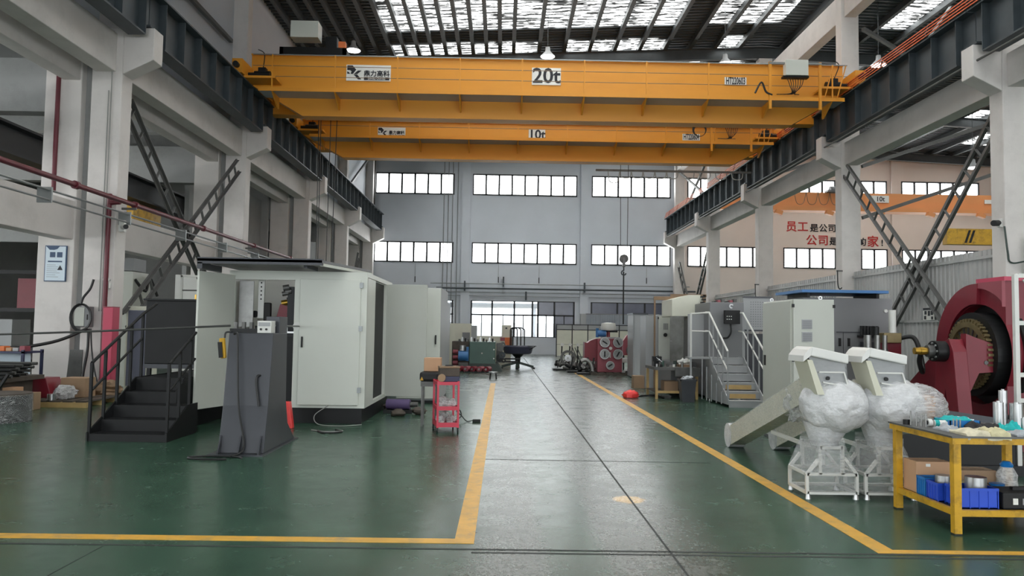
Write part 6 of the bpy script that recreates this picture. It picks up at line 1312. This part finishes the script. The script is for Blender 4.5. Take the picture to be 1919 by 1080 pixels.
MB().cyl((6.75, 13.46, 2.05), (6.75, 13.5, 2.05), 0.03, n=10).build('button', 'white_enamel', bmn); MB().box(6.25, 6.85, 13.3, 13.5, 1.58, 1.62).build('shelf', 'black_metal', bmn)
for i in range(6): MB().cyl((6.28 + 0.055 * i, 13.4, 1.62), (6.28 + 0.055 * i, 13.4, 1.78), 0.024, n=10).build('fitting', 'black_metal', bmn, True)
MB().box(6.3, 6.8, 13.4, 13.5, 0.95, 1.5).build('lower_box', 'charcoal_metal', bmn)
# hydraulic manifold
mf = thing('valve_manifold', 'steel valve manifold with cylinders on a dark red post', 'manifold', (6.0, 12.1, 0))
MB().box(6.05, 6.3, 12.1, 12.35, 0, 1.5).build('post', 'machine_red', mf); MB().box(5.98, 6.26, 12.0, 12.2, 1.5, 1.66).build('block', 'gear_metal', mf, bevel=0.01)
for i, (x, r) in enumerate(((5.72, 0.075), (5.87, 0.06), (5.99, 0.05))): MB().cyl((x, 12.0, 1.1), (x, 12.0, 1.4), r, n=14).cyl((x, 12.0, 1.4), (x, 12.0, 1.62), r * 0.75, n=14).build('cylinder', 'brushed_steel', mf, True)
MB().cyl((6.14, 12.05, 1.66), (6.14, 12.05, 2.02), 0.055, n=14).build('gauge_pipe', 'white_enamel', mf, True); MB().cyl((5.85, 12.0, 1.62), (5.85, 12.0, 1.75), 0.05, n=10).build('cap', 'black_metal', mf, True); MB().box(5.66, 6.05, 11.97, 12.12, 1.02, 1.1).build('bracket', 'charcoal_metal', mf)
tag(MB().tube(curve_pts([(6.27, 12.05, 1.58), (6.4, 11.95, 1.6), (6.44, 11.85, 1.45), (6.42, 11.7, 1.15), (6.3, 11.5, 1.08), (6.15, 11.3, 1.25), (6.1, 11.15, 1.38)], 8), 0.035, 10).build('hydraulic_hose', 'black_rubber', None, True), 'thick black hose from the manifold to the brass shaft end', 'hose')
# ------------------------------------------------------------------ big red machine
br_ = thing('red_taping_machine', 'large dark red machine with a round gear wheel in an arched plate', 'machine', (7.0, 11.4, 0))
cy, cz, ro_, ri = 11.42, 1.36, 1.06, 0.74
seg = []
n_ = 40
outer = []
for i in range(n_ + 1):
    a = math.pi * 2 * i / n_; outer.append((a, None))
def outer_r(a):
    """outline of the plate around the wheel centre: arch on the far side, square block on the near side, flared foot"""
    dy, dz = math.cos(a), math.sin(a)
    pts = []
    # arch
    r = ro_
    if dz < 0:   # below the centre the plate runs down to the floor and flares towards +Y
        t = (0.0 - cz) / dz
        w0 = -0.62; w1 = 2.25
        yy = dy * t
        if yy < w0: t = w0 / dy
        if yy > w1: t = w1 / dy
        # slanted flank from arch tangent to the foot
        r = t
        if dy > 0:
            # flank line from (1.0, 0.1) to (2.25,-0.75)
            x1, z1, x2, z2 = 1.05, 0.08, 2.25, -0.72
            den = dy * (z2 - z1) - dz * (x2 - x1)
            tt_ = (x1 * (z2 - z1) - z1 * (x2 - x1)) / den
            if tt_ > 0: r = min(r, tt_)
    elif dy < 0:  # near side: square block
        tx = -0.62 / dy; tz = 1.06 / dz if dz > 1e-6 else 9e9
        r = min(tx, tz)
    return r
vs = []; fs = []
N_ = 72
for i in range(N_):
    a = 2 * math.pi * i / N_; R0 = ri; R1 = max(outer_r(a), ri + 0.005 if math.cos(a) > -0.5 or True else 0)
    if math.cos(a) < 0 and R1 < ri: R1 = ri + 0.01
    for x in (7.12, 7.30):
        vs.append((x, cy + R0 * math.cos(a), cz + R0 * math.sin(a))); vs.append((x, cy + R1 * math.cos(a), max(0, cz + R1 * math.sin(a))))
for i in range(N_):
    j_ = (i + 1) % N_; a, b = i * 4, j_ * 4
    fs += [(a, a + 1, b + 1, b), (a + 2, b + 2, b + 3, a + 3), (a, b, b + 2, a + 2), (a + 1, a + 3, b + 3, b + 1)]
MB().add(vs, fs).build('arched_plate', 'machine_red', br_)
MB().ring((cy, cz), 'x', 0.745, 1.05, 7.06, 7.12, 32, 0.15, math.pi * 0.52).build('seam_ring', 'machine_red', br_)
MB().box(7.10, 7.5, cy - 0.63, cy + 0.02, 2.42, 2.48).build('top_cap', 'cover_red', br_)
MB().prism([(cy - 0.62, 2.42), (cy - 0.05, 2.42)] + [(cy + 0.98 * math.cos(math.pi / 2 + 0.05 + 0.6 * i / 6), cz + 0.98 * math.sin(math.pi / 2 + 0.05 + 0.6 * i / 6)) for i in range(7)] + [(cy - 0.62, 2.05)], 'x', 7.07, 7.12).build('cover_corner', 'dull_red', br_)
MB().cyl((7.28, cy, cz), (7.36, cy, cz), 0.80, n=36).build('back_disc', 'black_metal', br_, True)
MB().ring((cy, cz), 'x', 0.50, 0.62, 7.0, 7.24, 40).build('black_ring', 'black_metal', br_)
gw = MB().ring((cy, cz), 'x', 0.40, 0.48, 6.92, 7.05, 40).build('gear_ring', 'gear_metal', br_)
for i in range(44):
    a = 2 * math.pi * i / 44; MB().bar((6.985, cy + 0.48 * math.cos(a), cz + 0.48 * math.sin(a)), (6.985, cy + 0.525 * math.cos(a), cz + 0.525 * math.sin(a)), 0.12, 0.035).build('tooth', 'gear_metal', gw)
fd = MB().cyl((6.97, cy, cz), (7.0, cy, cz), 0.42, n=32).build('fan_disc', 'gear_metal', br_, True)
for i in range(20):
    a = 2 * math.pi * i / 20; MB().bar((6.96, cy + 0.14 * math.cos(a), cz + 0.14 * math.sin(a)), (6.96, cy + 0.41 * math.cos(a), cz + 0.41 * math.sin(a)), 0.02, 0.018).build('vane', 'worn_steel', fd)
sd = MB().prism([(10.72, 0.0), (10.92, 0.0), (11.12, 0.85), (11.30, 0.0), (11.48, 0.0), (11.34, 1.25), (11.25, 1.52), (11.0, 1.58), (10.9, 1.40)], 'x', 6.42, 6.62).build('bearing_stand', 'machine_red', br_, bevel=0.01)
MB().prism([(6.62, 1.66), (6.72, 1.62), (7.06, 1.50), (7.06, 1.12), (6.80, 1.10), (6.68, 0.85), (6.62, 0.85)], 'y', 10.92, 11.05).build('side_plate', 'machine_red', br_)
MB().cyl((6.6, 11.2, 1.33), (7.1, 11.3, 1.34), 0.19, n=24).build('shaft_housing', 'machine_red', br_, True)
MB().box(6.35, 6.85, 10.7, 11.5, 0, 0.06).build('foot_plate', 'machine_red', br_)
MB().cyl((6.25, 11.12, 1.4), (6.44, 11.13, 1.4), 0.15, n=22).build('coupling', 'black_metal', br_, True)
for i in range(8):
    a = math.pi * i / 4; MB().cyl((6.235, 11.12 + 0.115 * math.cos(a), 1.4 + 0.115 * math.sin(a)), (6.255, 11.12 + 0.115 * math.cos(a), 1.4 + 0.115 * math.sin(a)), 0.018, n=6).build('bolt', 'steel', br_)
MB().cyl((6.16, 11.12, 1.4), (6.25, 11.12, 1.4), 0.085, n=18).build('collar', 'worn_steel', br_, True)
MB().cyl((5.98, 11.12, 1.4), (6.17, 11.12, 1.4), 0.05, n=16).cyl((6.06, 11.12, 1.4), (6.12, 11.12, 1.4), 0.058, n=16).build('shaft_end', 'brass', br_, True)
MB().cyl((6.9, 11.1, 1.25), (6.9, 10.91, 1.25), 0.03, n=10).build('oil_port', 'worn_steel', br_)
MB().box(7.36, 9.4, 10.9, 13.6, 0.0, 0.5).build('bed', 'machine_red', br_); MB().box(7.5, 9.2, 11.0, 12.6, 0.5, 1.8).build('gearbox', 'dull_red', br_, bevel=0.03); MB().box(7.3, 7.5, 10.82, 11.4, 0.05, 2.42).build('rear_cover', 'machine_red', br_)
tag(MB().bar((6.6, 10.35, 0.3), (7.0, 9.9, 1.0), 0.06, 0.06).build('pry_bar', 'black_metal'), 'black bar leaning between the table and the red machine', 'bar')
blk = thing('black_skid', 'long black steel skid on the floor behind the yellow table', 'skid', (5.2, 9.2, 0))
MB().prism([(4.6, 0.12), (6.1, 0.12), (6.1, 0.55), (4.6, 0.75)], 'y', 9.0, 9.15).build('side', 'black_metal', blk); MB().bar((4.6, 8.98, 0.78), (6.1, 8.98, 0.58), 0.05, 0.1).build('top_edge', 'charcoal_metal', blk); MB().box(4.5, 6.2, 8.95, 9.9, 0, 0.12).build('base', 'black_metal', blk)
for i in range(4): tag(MB().tube(curve_pts([(3.95 + 0.1 * i, 8.2, 0.35 + 0.05 * i), (4.2, 8.4, 0.5 - 0.06 * i), (4.4 + 0.05 * i, 8.6, 0.25), (4.5, 8.8, 0.02)], 6), 0.008).build('loose_wire', 'cable_grey', None, True), 'pale wire tangled behind the wrapped feeders, %s strand' % ('first', 'second', 'third', 'fourth')[i], 'wire', 'tangled wires')
# white tubular guard at the right edge
wg = thing('white_guard_rail', 'white tubular guard frame at the right edge of the picture', 'guard rail', (6.3, 9.0, 0))
for x in (6.03, 6.9): MB().box(x, x + 0.05, 8.98, 9.03, 0, 2.36).build('post', 'white_enamel', wg)
for z in (2.32, 1.76, 1.15, 0.85): MB().box(6.08, 6.9, 8.98, 9.03, z, z + 0.05).build('rung', 'white_enamel', wg)
MB().bar((6.15, 9.0, 2.3), (6.5, 9.0, 1.8), 0.02, 0.02).build('brace', 'white_enamel', wg)
# ------------------------------------------------------------------ wrapped feeders
def feeder(dx, tint, label, seed):
    t = thing('wrapped_feeder', label, 'feeder', (3.25 + dx, 7.8, 0), 'film-wrapped feeders')
    X = lambda v: v + dx
    # base frame
    for yy in (7.6, 8.05):
        for a, b in (((3.01, 0.05), (3.01, 0.24)), ((3.50, 0.05), (3.50, 0.24)), ((3.14, 0.24), (3.14, 0.52)), ((3.36, 0.24), (3.36, 0.52)), ((3.01, 0.24), (3.12, 0.38)), ((3.50, 0.24), (3.38, 0.40)), ((3.01, 0.06), (3.50, 0.06)), ((3.01, 0.24), (3.50, 0.24)), ((3.14, 0.50), (3.36, 0.50))):
            MB().bar((X(a[0]), yy, a[1]), (X(b[0]), yy, b[1]), 0.03, 0.03).build('frame_tube', 'white_enamel', t)
    for xx, z in ((3.01, 0.06), (3.50, 0.06), (3.01, 0.24), (3.50, 0.24)): MB().bar((X(xx), 7.6, z), (X(xx), 8.05, z), 0.03, 0.03).build('frame_tube', 'white_enamel', t)
    for xx in (3.02, 3.49):
        for yy in (7.6, 8.05): MB().cyl((X(xx), yy, 0), (X(xx), yy, 0.05), 0.03, 0.02, n=12).build('foot', 'steel', t, True)
    MB().box(X(3.02), X(3.49), 7.585, 8.06, 0.07, 0.235).build('base_film', 'clear_film', t); MB().box(X(3.12), X(3.38), 7.585, 8.06, 0.25, 0.6).build('base_film', 'clear_film', t)
    MB().cyl((X(3.26), 7.82, 0.48), (X(3.29), 7.82, 0.70), 0.12, 0.22, n=20).build('neck', 'stretch_film_thick', t, True)
    # wrapped hopper
    MB().blob((X(3.36), 7.78, 0.90), (0.335, 0.31, 0.30), seed, 0.06, 84, 56, freq=1.8, crease=0.013).build('wrapped_hopper', 'stretch_film_thick', t, True)
    if tint: MB().box(X(3.48), X(3.72), 7.60, 7.9, 0.80, 1.02).build('inner_carton', 'cardboard', t, bevel=0.02); MB().blob((X(3.60), 7.72, 0.90), (0.27, 0.26, 0.23), seed + 3, 0.06, 64, 44, crease=0.015).build('wrapped_side', 'stretch_film', t, True)
    # control head leaning back, with foam lid
    MB().prism([(X(3.00), 1.36), (X(3.05), 1.36), (X(3.17), 1.02), (X(3.10), 1.02)], 'y', 7.55, 7.9).build('side_plate', 'cream_plastic', t)
    MB().prism([(X(3.04), 1.40), (X(3.40), 1.33), (X(3.42), 1.08), (X(3.14), 1.05)], 'y', 7.62, 7.9).build('control_head', 'grey_cabinet', t)
    MB().prism([(X(3.035), 1.405), (X(3.41), 1.335), (X(3.43), 1.07), (X(3.13), 1.04)], 'y', 7.60, 7.92).build('head_film', 'clear_film', t)
    MB().prism([(X(3.03), 1.40), (X(3.41), 1.325), (X(3.415), 1.415), (X(3.045), 1.49)], 'y', 7.55, 7.95).build('foam_lid', 'white_plastic', t, bevel=0.012)
    MB().prism([(X(2.96), 1.34), (X(3.035), 1.40), (X(3.05), 1.487), (X(3.01), 1.46), (X(2.965), 1.40)], 'y', 7.55, 7.95).build('lid_film', 'white_plastic', t)
    for a, b in (((3.13, 1.24), (3.38, 1.24)), ((3.38, 1.24), (3.42, 1.10)), ((3.42, 1.10), (3.17, 1.14))): MB().bar((X(a[0]), 7.59, a[1]), (X(b[0]), 7.59, b[1]), 0.014, 0.014).build('screen_frame', 'white_enamel', t)
    MB().cyl((X(3.22), 7.60, 1.18), (X(3.22), 7.585, 1.18), 0.02, n=12).build('knob', 'black_rubber', t)
    # inclined conveyor reaching back to the floor
    yt_ = 10.78 if tint else 10.95
    p0 = Vector((X(3.33), yt_, 0.16)); p1 = Vector((X(3.2), 8.0, 1.02))
    MB().bar(p0, p1, 0.20, 0.26).build('conveyor_trough', 'cream_plastic', t); MB().bar(p0 + Vector((0, 0, 0.005)), p1, 0.215, 0.275).build('conveyor_film', 'clear_film', t)
    MB().cyl((X(3.22), yt_ + 0.03, 0.17), (X(3.44), yt_ + 0.03, 0.17), 0.17, n=20).build('tail_roller', 'stretch_film_thick', t, True)
    MB().prism([(X(3.0), 0.25), (X(3.51), 0.25), (X(3.37), 0.55), (X(3.13), 0.55)], 'y', 7.58, 8.07).build('skirt_film', 'clear_film', t); MB().bar((X(3.3), 9.4, 0.42), (X(3.3), 8.0, 0.42), 0.03, 0.04).build('frame_tube', 'white_enamel', t)
    MB().blob((X(3.24), 8.35, 0.86), (0.15, 0.3, 0.2), seed + 7, 0.35, 20, 14).build('loose_film', 'stretch_film', t, True)
    return t
feeder(0.0, False, 'film-wrapped white hopper feeder with inclined conveyor, nearest the aisle', 51)
feeder(0.58, True, 'film-wrapped white hopper feeder beside the yellow table', 63)
# ------------------------------------------------------------------ yellow worktable and what lies on it
yt = thing('worktable', 'worn yellow steel worktable with a lower shelf in the right foreground', 'table', (4.2, 6.75, 0))
for x in (3.69, 4.72):
    for y in (6.28, 7.2): lg_ = MB().box(x, x + 0.06, y, y + 0.06, 0.012, 0.75).build('leg', 'yellow_paint', yt); MB().box(x, x + 0.06, y, y + 0.06, 0, 0.012).build('pad', 'black_rubber', lg_)
MB().box(3.66, 4.82, 6.25, 7.29, 0.785, 0.80).build('top', 'worn_steel', yt)
for y in (6.26, 7.25): MB().box(3.67, 4.81, y, y + 0.03, 0.735, 0.785).build('apron', 'yellow_paint', yt)
for x in (3.67, 4.78): MB().box(x, x + 0.03, 6.29, 7.25, 0.735, 0.785).build('apron', 'yellow_paint', yt)
for y in (6.285, 7.22): MB().box(3.75, 4.72, y, y + 0.04, 0.15, 0.20).build('shelf_rail', 'yellow_paint', yt)
for x in (3.70, 4.73): MB().box(x, x + 0.04, 6.34, 7.2, 0.15, 0.20).build('shelf_rail', 'yellow_paint', yt)
MB().box(3.74, 4.73, 6.325, 7.22, 0.185, 0.195).build('shelf', 'black_metal', yt)
ZS = 0.1955; ZTOP = 0.8005
def crate(x0, x1, y0, y1, z0, h, mt, label):
    t = thing('plastic_bin', label, 'bin', ((x0 + x1) / 2, (y0 + y1) / 2, z0), 'blue plastic bins on the table shelf'); e = 0.008
    MB().box(x0, x1, y0, y0 + e, z0, z0 + h).box(x0, x1, y1 - e, y1, z0, z0 + h).box(x0, x0 + e, y0, y1, z0, z0 + h).box(x1 - e, x1, y0, y1, z0, z0 + h).box(x0, x1, y0, y1, z0, z0 + e).build('tub', mt, t)
    MB().box(x0 - 0.006, x1 + 0.006, y0 - 0.006, y0 + 0.004, z0 + h - 0.022, z0 + h).box(x0 - 0.006, x1 + 0.006, y1 - 0.004, y1 + 0.006, z0 + h - 0.022, z0 + h).box(x0 - 0.006, x0 + 0.004, y0, y1, z0 + h - 0.022, z0 + h).box(x1 - 0.004, x1 + 0.006, y0, y1, z0 + h - 0.022, z0 + h).build('rim', mt, t)
    n = max(2, int((x1 - x0) / 0.07))
    for i in range(n + 1): u = x0 + (x1 - x0) * i / n; MB().box(u - 0.004, u + 0.004, y0 - 0.005, y0, z0, z0 + h - 0.02).build('rib', mt, t)
    for i in range(5): v = y0 + (y1 - y0) * i / 4; MB().box(x0 - 0.005, x0, v - 0.004, v + 0.004, z0, z0 + h - 0.02).build('rib', mt, t)
    return t
crate(3.80, 4.11, 6.38, 6.60, ZS, 0.165, 'bin_blue', 'royal blue plastic bin at the front of the table shelf')
crate(3.755, 3.96, 6.63, 6.80, ZS, 0.155, 'bin_blue', 'royal blue plastic bin behind the front leg on the table shelf')
crate(3.755, 3.96, 6.83, 6.96, ZS, 0.165, 'bin_azure', 'azure blue plastic bin beside the carton on the table shelf')
ct = thing('carton', 'brown cardboard carton at the left end of the table shelf', 'box', (3.9, 7.1, ZS))
MB().box(3.76, 4.08, 6.99, 7.21, ZS, 0.475).build('box', 'cardboard', ct, bevel=0.004); MB().box(3.76, 4.08, 7.09, 7.11, 0.475, 0.4765).build('tape', 'cardboard_dull', ct); MB().box(3.85, 3.89, 6.986, 6.99, 0.43, 0.455).build('print_mark', 'sign_white', ct)
tag(MB().box(3.78, 3.95, 7.25, 7.6, 0.2, 0.52).build('foam_sheet', 'white_plastic'), 'white foam sheet behind the carton under the table', 'foam') if False else None
tag(MB().box(4.15, 4.5, 7.0, 7.2, ZS, 0.40).build('carton', 'cardboard_dull', None, bevel=0.004), 'low brown carton at the back of the table shelf', 'box')
tag(MB().cyl((3.98, 6.88, 0.30), (4.14, 6.86, 0.30), 0.035, n=14).build('paper_roll', 'cream_cloth', None, True), 'cream paper roll lying between the bins and the carton', 'roll')
def mug(x, y, z, s, label):
    t = thing('steel_mug', label, 'mug', (x, y, z)); MB().cyl((x, y, z), (x, y, z + 0.1 * s), 0.036 * s, n=18).build('cup', 'steel', t, True); MB().tube([(x + 0.034 * s + 0.024 * s * math.sin(a * 0.45), y, z + 0.05 * s + 0.03 * s * math.cos(a * 0.45)) for a in range(8)], 0.004, 6).build('handle', 'black_rubber', t)
mug(3.86, 6.72, ZS + 0.009, 2.0, 'shiny steel mug in the royal blue bin behind the front leg')
mug(4.0, 6.5, ZS + 0.009, 2.3, 'shiny steel mug in the front royal blue bin')
bk = thing('black_tool_case', 'black plastic tool case at the right end of the table shelf', 'case', (4.35, 6.5, ZS)); MB().box(4.14, 4.55, 6.36, 6.65, ZS, 0.33).build('body', 'black_rubber', bk, bevel=0.012); MB().box(4.22, 4.26, 6.353, 6.36, 0.235, 0.285).build('label', 'sign_white', bk); MB().box(4.3, 4.33, 6.353, 6.36, 0.235, 0.285).build('label', 'grey_cabinet', bk); MB().box(4.3, 4.42, 6.48, 6.52, 0.33, 0.355).build('handle', 'black_rubber', bk)
wbk = thing('water_bucket', 'clear water bottle with blue cap ring on the table shelf', 'bottle', (4.72 - 0.12, 6.95, ZS)); MB().lathe([(0, 0), (0.085, 0), (0.09, 0.03), (0.082, 0.06), (0.09, 0.1), (0.082, 0.14), (0.088, 0.18), (0.05, 0.25), (0.028, 0.27), (0.028, 0.29), (0, 0.29)], (4.56, 6.95, ZS), 20).build('bottle', 'thin_bag', wbk, True); MB().lathe([(0.05, 0.25), (0.055, 0.27), (0.03, 0.30), (0, 0.30)], (4.56, 6.95, ZS), 18).build('cap', 'bin_azure', wbk, True)
tag(MB().cyl((4.36, 6.78, ZS), (4.36, 6.78, 0.33), 0.06, n=18).build('blue_can', 'bin_azure', None, True), 'blue can beside the water bottle on the table shelf', 'can')
# on the table top
for i, (x, y, h) in enumerate(((3.725, 7.0, 0.13), (3.74, 6.93, 0.125), (3.765, 6.9, 0.115), (3.785, 6.86, 0.115))):
    tag(MB().cyl((x, y, ZTOP), (x, y, ZTOP + h), 0.0065, n=10).cyl((x, y, ZTOP), (x, y, ZTOP + 0.03), 0.009, n=10).build('steel_pin', 'brushed_steel', None, True), 'upright steel pin at the left end of the yellow table, %s' % ('rearmost', 'second from the rear', 'third from the rear', 'nearest')[i], 'pin', 'upright pins on the table')
tag(MB().cyl((3.71, 7.05, ZTOP), (3.71, 7.05, ZTOP + 0.045), 0.03, n=14).build('dark_bushing', 'black_metal', None, True), 'short dark bushing at the left corner of the yellow table', 'bushing')
tp = thing('tape_roll', 'white tape roll standing on the yellow table', 'tape', (3.84, 6.92, ZTOP)); MB().ring((6.92, ZTOP + 0.034), 'x', 0.014, 0.034, 3.83, 3.865, 20).build('roll', 'white_plastic', tp); MB().cyl((3.825, 6.92, ZTOP + 0.034), (3.83, 6.92, ZTOP + 0.034), 0.02, n=14).build('core', 'black_rubber', tp)
tu = thing('spray_tube', 'white and teal printed tube lying on the yellow table', 'tube', (3.95, 6.9, ZTOP)); MB().cyl((3.88, 6.9, ZTOP + 0.03), (4.02, 6.88, ZTOP + 0.03), 0.03, n=16).build('tube', 'white_plastic', tu, True); MB().cyl((3.885, 6.8995, ZTOP + 0.0302), (3.92, 6.8945, ZTOP + 0.0302), 0.0308, n=16).build('band', 'teal_cloth', tu, True)
for i in range(3): tag(MB().cyl((3.985 + 0.018 * i, 6.78 - 0.02 * i, ZTOP), (3.985 + 0.018 * i, 6.78 - 0.02 * i, ZTOP + 0.085), 0.007, n=8).build('steel_pin', 'brushed_steel', None, True), 'upright steel pin before the printed tube, %s' % ('left', 'middle', 'right')[i], 'pin', 'upright pins on the table')
tr_ = thing('blue_tray', 'light blue plastic tray with teal gloves on the yellow table', 'tray', (4.1, 6.95, ZTOP)); MB().box(3.98, 4.25, 6.82, 7.08, ZTOP, ZTOP + 0.008).box(3.98, 4.25, 6.82, 6.828, ZTOP, ZTOP + 0.065).box(3.98, 4.25, 7.072, 7.08, ZTOP, ZTOP + 0.065).box(3.98, 3.988, 6.82, 7.08, ZTOP, ZTOP + 0.065).box(4.242, 4.25, 6.82, 7.08, ZTOP, ZTOP + 0.065).build('tub', 'bin_azure', tr_); MB().cloth(3.97, 4.2, 6.86, 7.06, ZTOP + 0.05, 0.09, 5).build('glove', 'teal_cloth', tr_, True); MB().cloth(4.1, 4.26, 6.9, 7.08, ZTOP + 0.05, 0.05, 6).build('wipe', 'poster_pale', tr_, True)
tag(MB().cloth(3.80, 4.13, 6.24, 6.62, ZTOP, 0.11, 1, 18, 6.27).build('work_glove', 'beige_cloth', None, True), 'grey-beige cotton work glove at the front of the yellow table', 'glove')
tag(MB().cloth(4.0, 4.16, 6.225, 6.48, ZTOP + 0.02, 0.09, 8, 14, 6.27).build('work_glove', 'cream_cloth', None, True), 'cream leather glove hanging over the front edge of the yellow table', 'glove')
tag(MB().cloth(3.78, 3.9, 6.52, 6.74, ZTOP, 0.1, 3).build('work_glove', 'grey_cloth', None, True), 'grey and white glove left of the beige glove on the yellow table', 'glove')
tag(MB().cloth(4.1, 4.36, 6.6, 6.86, ZTOP, 0.14, 4).build('black_cloth', 'dark_cloth', None, True), 'black cloth heap in the middle of the yellow table', 'cloth')
tag(MB().cloth(4.28, 4.44, 6.52, 6.70, ZTOP, 0.17, 9).build('rubber_glove', 'teal_cloth', None, True), 'bright teal rubber glove heap before the steel cylinders', 'glove')
tag(MB().cloth(4.2, 4.5, 6.26, 6.5, ZTOP, 0.09, 10).build('work_glove', 'grey_cloth', None, True), 'pale grey glove at the right end of the yellow table front', 'glove')
for i, (x, y, r, h) in enumerate(((4.40, 6.80, 0.042, 0.235), (4.60, 6.86, 0.055, 0.22), (4.52, 6.92, 0.035, 0.33), (4.46, 6.56, 0.02, 0.12))):
    s_ = thing('steel_cylinder', ('polished steel cylinder behind the teal rubber glove', 'fat polished steel cylinder at the right end of the table', 'tall thin steel cylinder at the back right of the table', 'small steel cylinder right of the teal rubber glove')[i], 'cylinder', (x, y, ZTOP), 'polished steel cylinders')
    MB().cyl((x, y, ZTOP), (x, y, ZTOP + h), r, n=24).build('body', 'steel', s_, True); MB().cyl((x, y, ZTOP + h), (x, y, ZTOP + h + 0.012), r * 0.4, n=12).build('spigot', 'steel', s_, True)
